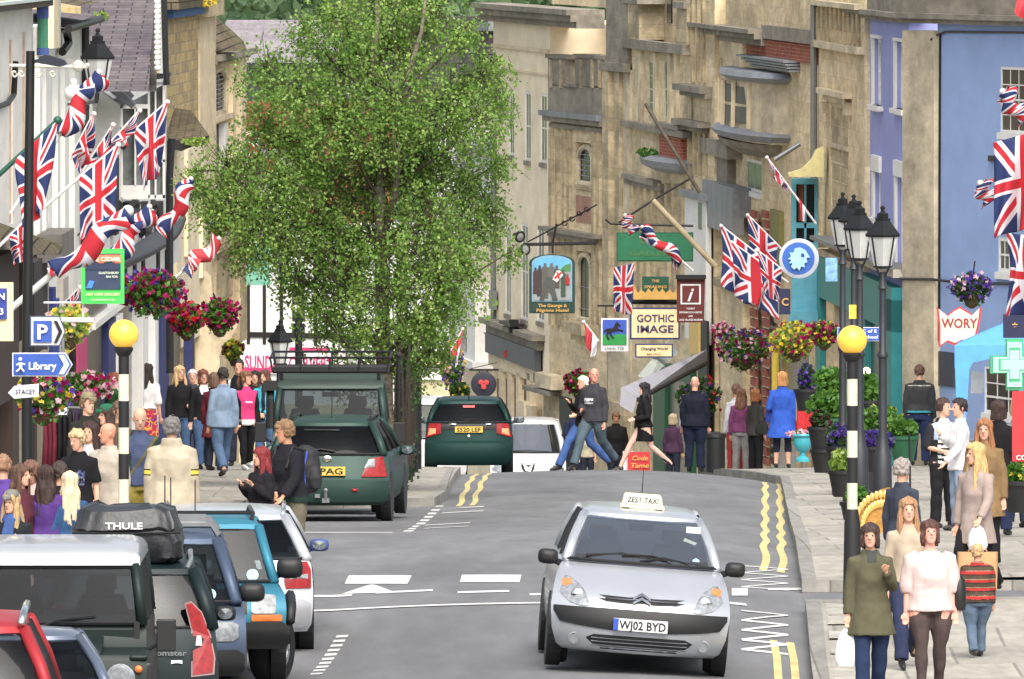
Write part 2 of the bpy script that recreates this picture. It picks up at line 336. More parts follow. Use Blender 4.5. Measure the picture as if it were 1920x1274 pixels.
strip('pavement_near', kerbR, lambda y: 16, pz, FLAG, ys=[y for y in Yst if y <= 146]+[SIDE0])
strip('pavement_right', kerbR, lambda y: 16, pz, FLAG, ys=[SIDE1]+[y for y in Yst if y >= 154])
strip('pavement_left', lambda y: -14, kerbL, pz, FLAG)
def kerb(name, fn, ys, sgn):
    mb = MB()
    for a, b in zip(ys[:-1], ys[1:]):
        pts = []
        for dz in (-.3, .012):
            for x, y in ((fn(a), a), (fn(b), b), (fn(b)+sgn*.16, b), (fn(a)+sgn*.16, a)):
                pts.append((x, y, (pz(fn(y)+sgn*.05, y) if dz > 0 else gz(fn(y), y))+dz))
        mb.hexa(pts)
    return tag(mb.build(name, KERB, org=(0, 0, 0)), kind='structure')
kerb('kerb_right_near', kerbR, [y for y in Yst if y < 146.5]+[SIDE0], 1)
kerb('kerb_right', kerbR, [SIDE1]+[y for y in Yst if y >= 154], 1)
kerb('kerb_left', kerbL, [y for y in Yst], -1)
mb = MB(); yy = [SIDE0, SIDE1]
for y in yy: mb.box((kerbR(y)+6.5, y, pz(kerbR(y)+.1, y)-.14), (13, .18, .3))
tag(mb.build('side_road_kerb', KERB, org=(0, 0, 0)), kind='structure')
mb = MB()
for i in range(9):      # worn white setts behind the near kerb
    y = 130+i*1.9; mb.box((kerbR(y)+.31, y, pz(kerbR(y)+.3, y)+.0), (.2, 1.86, .012), rz=-.024)
tag(mb.build('kerb_setts', mat('pale_setts', (172, 169, 158), .9, var=.15, stain=.4, bump=.3), org=(0, 0, 0)), kind='structure')
mb = MB(); mb.box((kerbR(150)+1.1, 145.6, pz(kerbR(146)+1.1, 145.9)+.004), (1.1, 1.3, .01))
tag(mb.build('tactile_paving', mat('pink_paving', (178, 146, 138), .9, var=.12, stain=.3), org=(0, 0, 0)), kind='structure')
def markpoly(mb, pts, n=6, h=.006):     # quad (px,py on road -> given as x,Y) draped on road
    p = [Vector((a, b, 0)) for a, b in pts]; o = len(mb.v)
    for j in range(3):
        for i in range(n+1):
            u, w_ = i/n, j/2; q = (p[0]*(1-u)+p[1]*u)*(1-w_)+(p[3]*(1-u)+p[2]*u)*w_; mb.v.append((q.x, q.y, gz(q.x, q.y)+h))
    for j in range(2):
        for i in range(n): a = o+j*(n+1)+i; mb.f.append((a, a+1, a+n+2, a+n+1)); mb.mi.append(0)
_yt = {}
def Yof(px, py):   # depth of the road at a photo pixel row
    lo, hi = 110., 249.
    for _ in range(40):
        m = (lo+hi)/2
        yy = (CZ-gz(X_(px, m), m))*F/m-150
        if yy > py: lo = m
        else: hi = m
    return (lo+hi)/2
def rp(px, py): Y = Yof(px, py); return (X_(px, Y), Y)
def lineseg(mb, a, b, w_):
    n = max(2, int(abs(b[1]-a[1])/2)); dx = 0
    for i in range(n):
        t0, t1 = i/n, (i+1)/n; x0, y0 = a[0]+(b[0]-a[0])*t0, a[1]+(b[1]-a[1])*t0; x1, y1 = a[0]+(b[0]-a[0])*t1, a[1]+(b[1]-a[1])*t1
        j0, j1 = .022*math.sin(y0*.55), .022*math.sin(y1*.55)
        markpoly(mb, [(x0-w_/2+j0, y0), (x0+w_/2+j0, y0), (x1+w_/2+j1, y1), (x1-w_/2+j1, y1)], 1)
mb = MB()
for off in (0, .2): lineseg(mb, (rp(862, 942)[0]+off*1.0, 205), (rp(895, 883)[0]+off*1.1, 246), .085)
for off in (0, .2): lineseg(mb, (rp(1428, 1060)[0]+off, 158), (rp(1418, 896)[0]+off*1.2, 240), .09)
for off in (0, .17): lineseg(mb, (rp(1453, 1274)[0]+off, 128), (rp(1453, 1225)[0]+off, 141.5), .08)
tag(mb.build('double_yellow_lines', YELLOW, org=(0, 0, 0)), kind='structure')
mb = MB()
for a, b, n in (((592, 1266), (645, 1188), 10), ((764, 998), (828, 946), 9)):
    A_, B_ = rp(*a), rp(*b)
    for i in range(n):
        t0, t1 = i/n, (i+.5)/n; x0, y0, x1, y1 = A_[0]+(B_[0]-A_[0])*t0, A_[1]+(B_[1]-A_[1])*t0, A_[0]+(B_[0]-A_[0])*t1, A_[1]+(B_[1]-A_[1])*t1
        markpoly(mb, [(x0-.06, y0), (x0+.06, y0), (x1+.06, y1), (x1-.06, y1)], 1)
def prow(px0, px1, y0, y1, sk=0): a, b, c, d = rp(px0, y1), rp(px1, y1), rp(px1+sk, y0), rp(px0+sk, y0); markpoly(mb, [a, b, c, d], 4)
prow(646, 764, 1080, 1096, 8); prow(862, 974, 1079, 1093, 4); prow(1372, 1402, 1104, 1118, 0); prow(1440, 1540, 1104, 1108, 0)
a, b, c = rp(640, 1115), rp(742, 1112), rp(697, 1097); markpoly(mb, [a, b, (c[0]+.02, c[1]), (c[0]-.02, c[1])], 4)
for px0, px1, y in ((588, 660, 1119), (704, 812, 1113), (858, 955, 1112), (993, 1040, 1116), (1368, 1400, 1132)):
    ya = Yof(px0, y); markpoly(mb, [(X_(px0, ya), ya-.25), (X_(px1, ya), ya-.25), (X_(px1, ya), ya+.3), (X_(px0, ya), ya+.3)], 4)
for k, y in enumerate((1140, 1141)):
    ya = Yof(800, 1137)
markpoly(mb, [(X_(588, ya), ya-.1), (X_(1045, ya), ya-.1), (X_(1045, ya), ya+.22), (X_(588, ya), ya+.22)], 12)
for px0, px1, y in ((827, 906, 955), (827, 905, 963), (793, 880, 986), (793, 878, 992)):
    ya = Yof(px0, y); markpoly(mb, [(X_(px0, ya), ya-.35), (X_(px1, ya), ya-.35), (X_(px1+3, ya), ya+.3), (X_(px0+4, ya), ya+.3)], 3)
ya = Yof(560, 1000); markpoly(mb, [(-2.7, ya), (-1.55, ya), (-1.55, ya+.6), (-2.7, ya+.6)], 3)
# zigzags beside the crossing
for y0, y1, n in ((1062, 1108, 7), (1146, 1228, 9)):
    for i in range(n):
        ya, yb = y1+(y0-y1)*i/n, y1+(y0-y1)*(i+1)/n; xa, xb = (1390, 1478) if i % 2 else (1478, 1390)
        pa, pb = rp(xa, ya), rp(xb, yb); d = .12; markpoly(mb, [(pa[0], pa[1]-d), (pb[0], pb[1]-d), (pb[0], pb[1]+d), (pa[0], pa[1]+d)], 6)
tag(mb.build('white_road_markings', MWHITE, org=(0, 0, 0)), kind='structure')
mb = MB()
for y in range(-1, 30):
    pass
gnd = MB()
ys = [-200, 0, 60, 100, 150, 200, 250, 300, 350, 400, 500, 700, 1000]
for y in ys:
    for x in (-3000, -400, -60, -14, 14, 60, 400, 3000): gnd.v.append((x, y, CZ-HH(max(y, 0))-.6))
for j in range(len(ys)-1):
    for i in range(7): a = j*8+i; gnd.f.append((a, a+1, a+9, a+8)); gnd.mi.append(0)
tag(gnd.build('ground', mat('ground_earth', (96, 96, 84), .95, var=.15), org=(0, 0, 0)), kind='structure')
# wooded hill
hb = MB(); nx, ny = 60, 40
def hz(x, y): t = (y-900)/1500; return -26+t*190+18*mnoise.noise(Vector((x/300, y/300, 0)))
for j in range(ny+1):
    for i in range(nx+1): x = -1200+2400*i/nx; y = 900+1500*j/ny; hb.v.append((x, y, hz(x, y)))
for j in range(ny):
    for i in range(nx): a = j*(nx+1)+i; hb.f.append((a, a+1, a+nx+2, a+nx+1)); hb.mi.append(0)
tag(hb.build('hill', mat('hill_green', (88, 112, 72), .95, var=.3, scale=.02), org=(0, 0, 0), smooth=True), kind='structure')
wd = MB()
for i in range(1300):
    px = RNG.uniform(300, 1300); y = RNG.uniform(930, 1900); x = X_(px, y); z = hz(x, y); r = RNG.uniform(3, 6)
    if Z_(60, y) < z+5 and z-8 < Z_(-60, y): leaves(wd, (x, y, z+r*.6), (r, r, r*.9), 90, 1.0)
tag(wd.build('distant_wood', leafmat('wood_leaves', (66, 92, 62), (112, 136, 96)), org=(0, 0, 0)), label='hazy green wood covering the far hillside', cat='wood', kind='stuff')
# ---------------- facades ----------------
class Fac:
    """a wall plane through two photo columns at known depths"""
    def __init__(s, name, label, a, b, cat='building'):
        (pa, Ya), (pb, Yb) = a, b
        s.A = Vector((X_(pa, Ya), Ya, 0)); s.B = Vector((X_(pb, Yb), Yb, 0)); s.L = (s.B-s.A).length; s.t = (s.B-s.A)/s.L
        s.n = Vector((s.t.y, -s.t.x, 0))
        if s.n.dot(-s.A) < 0: s.n = -s.n
        s.d = .2 if name in ('carved_stone_house', 'oriel_stone_house', 'gothic_inn', 'cream_bank', 'beige_stone_house', 'blue_building') else 1
        zb = min(CZ-HH(Ya), CZ-HH(Yb))-.6; s.zb = zb; m = (s.A+s.B)/2
        s.root = empty(name, (m.x, m.y, zb), label, cat) if name else None
    def u(s, px):
        k = (px-960)/F; den = s.t.x-k*s.t.y; return (k*s.A.y-s.A.x)/den
    def Y(s, px): return s.A.y+s.u(px)*s.t.y
    def p(s, u, z, out=0): q = s.A+s.t*u+s.n*(out*.5 if out > 0 else out); q.z = z; return q
    def q(s, px, py, out=0): return s.p(s.u(px), Z_(py, s.Y(px)), out)
    def z(s, px, py): return Z_(py, s.Y(px))
    def wall(s, px0, px1, ytop, m, holes=(), depth=6, name='wall', zb=None, side=None, ybot=None):
        """holes: px0,px1,py0,py1 ; wall with real openings and reveals"""
        mb = MB(); u0, u1 = s.u(px0), s.u(px1); zt = s.z((px0+px1)/2, ytop); zb = s.zb if zb is None else zb
        if ybot is not None: zb = s.z((px0+px1)/2, ybot)
        hs = []
        for h in holes:
            c = (h[0]+h[1])/2; hs.append((s.u(h[0]), s.u(h[1]), s.z(c, h[3]), s.z(c, h[2])))
        us = sorted(set([u0, u1]+[x for h in hs for x in h[:2]])); zs = sorted(set([zb, zt]+[x for h in hs for x in h[2:]]))
        for a, b in zip(us[:-1], us[1:]):
            for c, d in zip(zs[:-1], zs[1:]):
                mu, mz = (a+b)/2, (c+d)/2
                if any(h[0] < mu < h[1] and h[2] < mz < h[3] for h in hs): continue
                mb.add([s.p(a, c), s.p(b, c), s.p(b, d), s.p(a, d)], [(0, 1, 2, 3)])
        for h in hs:
            k = [s.p(h[0], h[2]), s.p(h[1], h[2]), s.p(h[1], h[3]), s.p(h[0], h[3])]; o = [x-s.n*.3 for x in k]
            for i in range(4): mb.add([k[i], k[(i+1) % 4], o[(i+1) % 4], o[i]], [(0, 1, 2, 3)])
            mb.add([x-s.n*.0 for x in o], [(0, 1, 2, 3)])
        f = [s.p(u0, zb), s.p(u1, zb), s.p(u1, zt), s.p(u0, zt)]; g = [x-s.n*depth for x in f]
        mb.add(f+g, [(0, 4, 5, 1), (1, 5, 6, 2), (2, 6, 7, 3), (3, 7, 4, 0), (4, 7, 6, 5)])
        return mb.build(name, m, s.root)
    def box(s, mb, px0, px1, y0, y1, o0, o1, mi=0):
        c = (px0+px1)/2; a, b = s.u(px0), s.u(px1); zt, zb = s.z(c, y0), s.z(c, y1)
        if (s.t.cross(s.n)).z < 0: a, b = b, a
        return mb.hexa([s.p(a, zb, o0), s.p(b, zb, o0), s.p(b, zb, o1), s.p(a, zb, o1), s.p(a, zt, o0), s.p(b, zt, o0), s.p(b, zt, o1), s.p(a, zt, o1)], mi)
    def part(s, name, m, boxes, bevel=0):
        for b in boxes:
            mb = MB(); s.box(mb, *b); o = mb.build(name, m, s.root, bevel=bevel)
        return o
    def window(s, px0, px1, y0, y1, bars=(1, 1), fm=None, fw=.07, sill=True, sm=None, recess=.07, gm=None, lintel=None, sash=True):
        fm = fm or WHITE; gm = gm or WGLASS; mb = MB(); c = (px0+px1)/2; a, b = s.u(px0), s.u(px1); zt, zb = s.z(c, y0), s.z(c, y1)
        if a > b: a, b = b, a
        def bx(M_, ua, ub, za, zc, o0, o1):
            if (s.t.cross(s.n)).z < 0: ua, ub = ub, ua
            M_.hexa([s.p(ua, za, o0), s.p(ub, za, o0), s.p(ub, za, o1), s.p(ua, za, o1), s.p(ua, zc, o0), s.p(ub, zc, o0), s.p(ub, zc, o1), s.p(ua, zc, o1)])
        o = -recess*s.d; D = s.d
        for q in ((a, a+fw, zb, zt), (b-fw, b, zb, zt), (a+fw, b-fw, zb, zb+fw), (a+fw, b-fw, zt-fw, zt)): bx(mb, *q, o-.06*D, o+.03*D)
        nu, nz = bars; bw = .028 if D == 1 else .02
        for i in range(1, nu+1): u = a+fw+(b-a-2*fw)*i/(nu+1); bx(mb, u-bw/2, u+bw/2, zb+fw, zt-fw, o-.035*D, o+.012*D)
        for i in range(1, nz+1): z = zb+fw+(zt-zb-2*fw)*i/(nz+1); k = bw*(1.8 if sash and i == (nz+1)//2 else 1); bx(mb, a+fw, b-fw, z-k/2, z+k/2, o-.04*D, o+.008*D)
        fr = mb.build('window', fm, s.root)
        g = MB(); bx(g, a+fw*.5, b-fw*.5, zb+fw*.5, zt-fw*.5, o-.06*D, o-.045*D); g.build('pane', gm, fr)
        if sill:
            g = MB(); bx(g, a-.08, b+.08, zb-.12, zb+.0, -.12, .1); g.build('sill', sm or fm, fr)
        if lintel:
            g = MB(); bx(g, a-.08, b+.08, zt, zt+.2, -.1, .03); g.build('lintel', lintel, fr)
        return fr
    def sash(s, px0, px1, *r, **k): return (px0, px1)
def plate(name, m, pts, th=(0, .4, 0), parent=None, bevel=0):   # traced outline at its own depth with thickness
    mb = MB(); mb.prism([P3(*p) for p in pts], th); return mb.build(name, m, parent, bevel=bevel)
# ======== RIGHT SIDE ========
# --- blue corner building: front face
f = Fac('blue_building', 'bright blue rendered corner building with brown stone corner pier and sash windows', (1762, 249), (1990, 241))
H1 = (1876, 1926, 126, 250); H2 = (1872, 1910, 446, 512); H3 = (1846, 1912, 690, 778)
f.wall(1758, 1990, 46, BLUEW, [H1, H2, H3])
f.window(*H1, bars=(2, 3), fw=.05); f.window(*H3, bars=(2, 2), fw=.05)
f.window(*H2, bars=(3, 1))
f.part('plinth', mat('grey_plinth', (176, 172, 160), .9, stain=.4), [(1762, 1990, 832, 960, 0, .09)])
for k, (a, b, o) in enumerate(((28, 38, .5), (38, 47, .32))): f.part('cornice', STONEG, [(1700, 1990, a, b, 0, o)])
f.part('parapet', STONEG, [(1700, 1990, -40, 28, -.3, .15)])
f.part('stone_pier', STONEM, [(1703, 1762, 58, 880, -.6, .22)])
f.part('noticeboard', mat('chalk_black', (62, 68, 78), .8, var=.15), [(1755, 1792, 660, 724, .0, .06)])
mb = MB(); mb.tube([f.q(1758, 75, .25), f.q(1762, 66, .1), f.q(1775, 60, .06), f.q(1985, 62, .06)], .02); mb.tube([f.q(1700, 523, .26), f.q(1760, 524, .26), f.q(1790, 529, .04), f.q(1985, 536, .04)], .025); mb.tube([f.q(1765, 64, .05), f.q(1764, 300, .05), f.q(1763, 640, .05)], .02)
mb.build('cable', BLACKM, f.root)
mb = MB(); f.box(mb, 1858, 1890, 293, 304, 0, .12); mb.tube([f.q(1874, 304, .06), f.q(1874, 285, .06)], .03); mb.build('wall_bracket', BLACKM, f.root)
# side face towards the street
g = Fac(None, None, (1620, 268), (1704, 254)); g.root = f.root
HW = [(1640, 1652, 72, 198), (1682, 1697, 78, 205), (1641, 1651, 322, 410), (1683, 1696, 332, 500)]
g.wall(1618, 1704, 36, BLUEP, HW, depth=5)
for h in HW: g.window(*h, bars=(1, 3), recess=.1, fw=.1)
for h in HW: g.part('window_surround', WHITE, [(h[0]-3, h[1]+2, h[2]-6 if h[2] < 200 else h[2]-30, h[2], 0, .12), (h[0]-3, h[0], h[2], h[3], 0, .09), (h[0]-4, h[1]+4, h[3], h[3]+9, 0, .22)])
for a, b, o in ((20, 29, .45), (29, 37, .25)): g.part('cornice', STONEG, [(1600, 1706, a, b, 0, o)])
g.part('parapet', STONEG, [(1536, 1706, -40, 20, -.3, .12)])
# shop front below
g.part('shop_cornice', LEAD, [(1560, 1700, 470, 477, 0, .9)]); g.part('shop_fascia', STONEM, [(1545, 1625, 478, 508, 0, .5)])
g.part('shop_fascia', mat('cream_board', (214, 208, 184), .6, stain=.2), [(1635, 1700, 486, 508, 0, .5)])
g.part('shop_fascia_board', TEAL, [(1560, 1700, 510, 590, .1, .55)])
mb = MB(); o_ = g.q(1627, 575, .58); 
text(mb, 'HEMP', o_, g.t, (0, 0, 1), .22, 1.8, depth=-.01); mb.build('fascia_lettering', mat('pale_teal', (120, 196, 190), .5), g.root)
g.part('shop_post', TEAL, [(1552, 1560, 510, 900, .1, .5), (1640, 1646, 590, 900, .1, .5), (1684, 1700, 560, 900, .1, .55)])
g.part('stall_riser', TEAL, [(1560, 1684, 830, 900, .1, .45)])
g.part('shop_window', WGLASS, [(1560, 1684, 592, 830, .15, .25)])
for px, py in ((1631, 696), (1660, 696), (1657, 720), (1660, 735)):
    mb = MB(); mb.ball(g.q(px, py, .7), .07); mb.build('shop_lamp', mat('warm_lamp', (255, 226, 160), .5, emis=6, var=0), g.root, smooth=True)
mb = MB(); g.box(mb, 1662, 1682, 722, 748, .3, .6); mb.build('cardboard_box', MM((176, 146, 96)), g.root)
# --- beige stone house with panelled attic
h = Fac('beige_stone_house', 'narrow beige ashlar house with fluted attic panel beside the blue building', (1535, 283), (1621, 266))
h.wall(1533, 1621, -20, STONE, [(1558, 1590, 196, 420)])
h.part('attic_panel', STONED, [(1535+i*8.3, 1539+i*8.3, 14, 82, 0, .12) for i in range(10)])
h.part('attic_moulding', STONEM, [(1533, 1621, 82, 95, 0, .3), (1533, 1621, 4, 14, 0, .4)])
h.part('window_hood', STONEM, [(1548, 1598, 170, 180, 0, .4), (1551, 1594, 180, 192, 0, .2), (1549, 1554, 192, 212, 0, .25), (1592, 1597, 192, 216, 0, .25)])
h.window(1558, 1590, 196, 420, bars=(1, 5), fm=STONEM, sill=False, gm=STONED)
h.part('panel_rail', STONEM, [(1556, 1592, 272, 279, 0, .12)])
h.part('pilaster', STONE, [(1533, 1546, 440, 900, 0, .35), (1563, 1578, 540, 900, 0, .3)]); mb = MB(); mb.tube([h.q(1535, 0, .2), h.q(1535, 640, .2)], .07); mb.build('downpipe', STEEL, h.root)
mb = MB(); mb.tube([h.q(1541, 505, .3), h.q(1541, 560, .3)], .06); mb.build('conduit', STEEL, h.root)
# --- golden stone house with oriel
h = Fac('oriel_stone_house', 'golden stone house with slate capped oriel bay above the blue tourist signs', (1330, 318), (1537, 283))
h.wall(1338, 1537, -30, STONE, [(1400, 1428, 300, 360)], depth=7)
h.part('upper_band', STONEG, [(1440, 1537, 52, 78, 0, .3)])
h.part('brick_band', BRICK, [(1405, 1537, 78, 112, 0, .14)])
for a, b, o in ((48, 56, .9), (56, 66, .65), (66, 78, .35)): h.part('cornice', STONEG, [(1312, 1442, a, b, 0, o)])
h.part('bay_wall', STONE, [(1346, 1404, 78, 270, 0, .28)])
h.part('carved_panel', STONED, [(1343+i*10, 1347+i*10, 110, 180, .28, .36) for i in range(3)])
# oriel: faceted body
def facet(name, m, fc, prof, n=7, px0=1370, px1=1478, wob=None):
    """prof: (py, k) where k scales width and depth"""
    mb = MB(); o = 0; c = (px0+px1)/2; rows = []
    for py, k, ov in prof:
        r = []; Yc = fc.Y(c)
        for i in range(n+1):
            t = math.pi*(1-i/n); px = c+math.cos(t)*(px1-px0)/2*k; q = fc.p(fc.u(px), Z_(py, Yc), math.sin(t)*ov); r.append(q)
        rows.append(r)
    for r in rows: mb.v += [tuple(x) for x in r]
    m_ = n+1
    for j in range(len(rows)-1):
        for i in range(n): a = j*m_+i; mb.f.append((a, a+1, a+m_+1, a+m_)); mb.mi.append(0)
    mb.f.append(tuple(range(m_))); mb.f.append(tuple(range((len(rows)-1)*m_, len(rows)*m_))); mb.mi += [0, 0]
    return mb.build(name, m, fc.root)
facet('oriel_base', STONEG, h, [(262, .95, 1.3), (275, .9, 1.1), (290, .5, .5)], px0=1366, px1=1470)
facet('oriel_body', STONEM, h, [(150, .95, 1.2), (262, .98, 1.25)], px0=1380, px1=1480)
facet('oriel_canopy', LEAD, h, [(131, .95, 1.5), (141, 1.02, 1.6), (150, .9, 1.3)], px0=1380, px1=1484)
facet('oriel_sill', LEAD, h, [(236, .95, 1.3), (246, 1.1, 1.6), (258, 1.0, 1.4)], px0=1366, px1=1478)
facet('oriel_glass', MM((84, 84, 82), stain=.3, rough=.5), h, [(160, .97, 1.3), (228, 1.0, 1.34)], px0=1380, px1=1470)
for i in range(8):
    t = math.pi*(1-i/7); Yc = h.Y(1425); mb = MB(); mb.tube([h.p(h.u(1425+math.cos(t)*45), Z_(y, Yc), math.sin(t)*o) for y, o in ((152, 1.38), (236, 1.42))], .06, 6); mb.build('oriel_mullion', STONEL, h.root)
facet('oriel_rail', STONEM, h, [(192, .99, 1.36), (197, .99, 1.36)], px0=1380, px1=1470)
h.part('roof_ledge', LEAD, [(1410+i*5, 1500, 108+i*6, 112+i*6, 0, .7-i*.08) for i in range(4)])
h.part('hood_mould', STONEG, [(1335, 1392, 262, 292, 0, .7), (1340, 1380, 292, 420, 0, .4)])
h.window(1400, 1428, 300, 360, bars=(1, 0), fm=WHITE)
h.part('lead_roof', LEAD, [(1350, 1408, 345, 400, 0, .8)])
h.part('grey_door_panel', mat('grey_board', (146, 146, 146), .7, stain=.25), [(1352, 1408, 400, 432, .3, .8)])
mb = MB()
for i in range(26): 
    for px in (1420, 1442): h.box(mb, px+(i % 2)*1.5, px+9+(i % 2)*1.5, 395+i*18.5, 395+i*18.5+14, .2, .34)
mb.build('brick_pilaster', mat('plain_brick', (150, 80, 64), .9, var=.3, scale=14), h.root)
h.part('doorway_pier', STONE, [(1370, 1412, 545, 900, 0, .45), (1348, 1368, 560, 900, 0, .3)]); h.part('pier_capital', STONED, [(1362, 1416, 530, 546, 0, .6)])
h.part('olive_shutter', MM((128, 124, 60)), [(1452, 1470, 395, 520, 0, .2)]); h.part('doorway', WGLASS, [(1448, 1530, 620, 900, -.05, .06)])
mb = MB(); mb.tube([h.q(1468, 660, .3), h.q(1468, 800, .3)], [.09, .09], 10); mb.build('yellow_column', MM((226, 196, 60), rough=.4), h.root)
# teal window bay with yellow swept pediment
bay = empty('teal_bay_window', P3(1500, 600, 280), 'turquoise oriel window under a swept pale yellow pediment', 'bay window')
mb = MB(); pts = [(1480, 332), (1478, 326), (1503, 318), (1522, 300), (1530, 282), (1545, 275), (1545, 332)]; mb.prism([P3(x, y, 279) for x, y in pts], (0, .8, 0)); mb.build('pediment', MM((232, 220, 150), stain=.2), bay)
TB = MM((84, 168, 190), rough=.5)
mb = MB()
for x0, x1, y0, y1 in ((1484, 1493, 335, 600), (1527, 1534, 335, 600), (1493, 1527, 335, 346), (1493, 1527, 418, 428), (1493, 1527, 455, 600), (1508, 1512, 346, 455)):
    mb.prism([P3(x0, y1, 280), P3(x1, y1, 280), P3(x1, y0, 280), P3(x0, y0, 280)], (0, .4, 0))
mb.build('frame', TB, bay)
mb = MB(); mb.prism([P3(1478, 606, 279.6), P3(1538, 606, 279.6), P3(1536, 584, 279.6), P3(1482, 584, 279.6)], (0, .6, 0)); mb.build('base', TB, bay)
mb = MB(); mb.prism([P3(1491, 460, 280.25), P3(1529, 460, 280.25), P3(1529, 340, 280.25), P3(1491, 340, 280.25)], (0, .1, 0)); mb.build('pane', WGLASS, bay)
mb = MB(); mb.prism([P3(1497, 415, 280.15), P3(1507, 415, 280.15), P3(1507, 346, 280.15), P3(1497, 346, 280.15)], (0, .05, 0)); mb.build('curtain', MM((150, 78, 44)), bay)
# --- pinnacled grey-gold stone house
h = Fac('carved_stone_house', 'tall honey coloured stone house with quoined shaft and leaded gables', (1180, 338), (1342, 312))
h.wall(1180, 1300, 90, STONE, [(1216, 1226, 108, 228), (1246, 1252, 108, 228), (1196, 1222, 372, 436)], depth=8)
h.wall(1296, 1340, -30, STONE, [], depth=8.1, name='shaft_wall')
h.part('upper_wall', STONED, [(1180, 1296, -30, 90, -1.2, -.5)])
h.part('pinnacle', STONED, [(1183, 1206, 6, 74, -.5, .2), (1277, 1296, 14, 92, -.5, .2)]); h.part('pinnacle_cap', STONEG, [(1180, 1208, -6, 7, -.5, .35), (1275, 1296, 4, 16, -.5, .35)])
h.part('lancet', WGLASS, [(1214, 1222, 0, 44, -.5, -.46), (1236, 1246, 14, 70, -.5, -.46), (1266, 1274, 0, 46, -.5, -.46)])
h.part('parapet', STONEG, [(1180, 1296, 78, 96, 0, .4)])
for x0, x1, y0, y1 in ((1216, 1226, 108, 228), (1246, 1252, 108, 228)): h.window(x0, x1, y0, y1, bars=(0, 3), fm=STONEM, sill=False, fw=.12)
h.part('mullion', STONEM, [(x, x+5, 100, 240, 0, .18) for x in (1203, 1231, 1258, 1270)]); h.part('string_course', STONEG, [(1180, 1298, 236, 248, 0, .45), (1180, 1240, 332, 342, 0, .4), (1178, 1248, 342, 352, 0, .25)])
h.part('shaft_ledge', STONEG, [(1284, 1336, 160, 172, 0, .6), (1288, 1336, 172, 182, 0, .35), (1282, 1332, 226, 236, 0, .6), (1286, 1330, 236, 246, 0, .35)])
h.part('flute', STONED, [(1300+i*10, 1303+i*10, -20, 155, 0, .14) for i in range(3)]+[(1294+i*10, 1297+i*10, 250, 330, 0, .14) for i in range(4)])
h.part('brick_gable', BRICK, [(1248, 1288, 240, 300, 0, .3)]); h.part('gable_coping', STONEG, [(1246, 1290, 232, 241, 0, .5)])
facet('porch_canopy', LEAD, h, [(294, .8, .8), (300, 1, 1.2), (312, .95, 1.1), (322, .6, .6)], px0=1220, px1=1298)
mb = MB(); leaves(mb, h.q(1246, 286, .8), (.3, .5, .12), 160, .07); mb.build('moss_tuft', GRN, h.root)
h.part('carved_pillar', STONED, [(1188+i*13, 1194+i*13, 345, 610, 0, .2) for i in range(8)])
h.window(1196, 1222, 372, 436, bars=(1, 1), fm=STONEM, sill=False)
h.part('white_frontage', WHITE, [(1298, 1338, 372, 640, .1, .35)]); h.part('frontage_window', WGLASS, [(1324, 1330, 380, 430, .35, .37)]); h.part('frontage_cap', LEAD, [(1296, 1340, 360, 372, .1, .6)])
h.part('green_shopfront', MM((22, 84, 56), rough=.5), [(1236, 1258, 690, 960, 0, .3), (1300, 1306, 690, 960, 0, .3), (1258, 1300, 690, 712, 0, .3)]); h.part('shop_window', WGLASS, [(1258, 1300, 712, 960, -.05, .1)])
h.part('yellow_board', MM((224, 190, 104)), [(1312, 1330, 580, 665, .35, .5)]); h.part('dark_doorway', BLACKP, [(1325, 1342, 600, 960, .3, .4)])
# --- pilgrims' inn: battlements, gothic window, moulded piers
h = Fac('gothic_inn', 'weathered gothic stone inn with battlements and red brick chimney behind its sign', (1030, 352), (1182, 337))
h.wall(1030, 1140, 232, STONE, [(1079, 1111, 268, 350), (1081, 1108, 472, 600)], depth=7)
h.wall(1138, 1182, 130, STONEM, [], depth=7.05, name='tower_wall')
h.part('parapet_wall', STONEG, [(1033, 1140, 162, 232, -.3, .15)])
h.part('merlon', STONEG, [(1033, 1066, 108, 162, -.3, .15), (1084, 1112, 108, 162, -.3, .15), (1116, 1140, 108, 162, -.3, .15)])
h.part('merlon_cap', STONEG, [(1031, 1068, 103, 110, -.4, .25), (1083, 1140, 103, 110, -.4, .25), (1062, 1088, 157, 163, -.4, .25)])
h.part('panel_rib', STONED, [(x, x+3, 112, 165, .15, .24) for x in (1038, 1057, 1095, 1116, 1130)])
h.part('lead_string', LEAD, [(1029, 1138, 212, 222, 0, .55)]); h.part('string_course', STONEG, [(1031, 1138, 222, 232, 0, .4), (1036, 1134, 236, 244, 0, .2)])
h.part('shafted_turret', STONED, [(1030, 1082, 56, 104, -2.5, -1.8)]); h.part('turret_cap', STONEG, [(1026, 1090, 50, 57, -2.6, -1.6)])
ch = h.part('chimney', BRICK, [(1090, 1132, 20, 106, -2.2, -1.4)]); mb = MB(); h.box(mb, 1088, 1136, 14, 22, -2.3, -1.3); mb.build('chimney_cap', STONEG, ch)
h.part('lead_roof', LEAD, [(1130, 1186, 26, 120, -2.6, -2.3)]); h.part('buttress_head', STONEG, [(1140, 1180, -10, 125, -.8, .1)]); h.part('buttress_ledge', STONEG, [(1136, 1182, 118, 134, 0, .35)])
h.part('jamb', STONED, [(x, x+5, 244, 610, 0, .16) for x in (1034, 1046, 1058, 1068, 1114, 1124)])
h.part('pier', STONED, [(1140, 1152, 134, 640, 0, .3), (1160, 1168, 134, 640, 0, .2)])
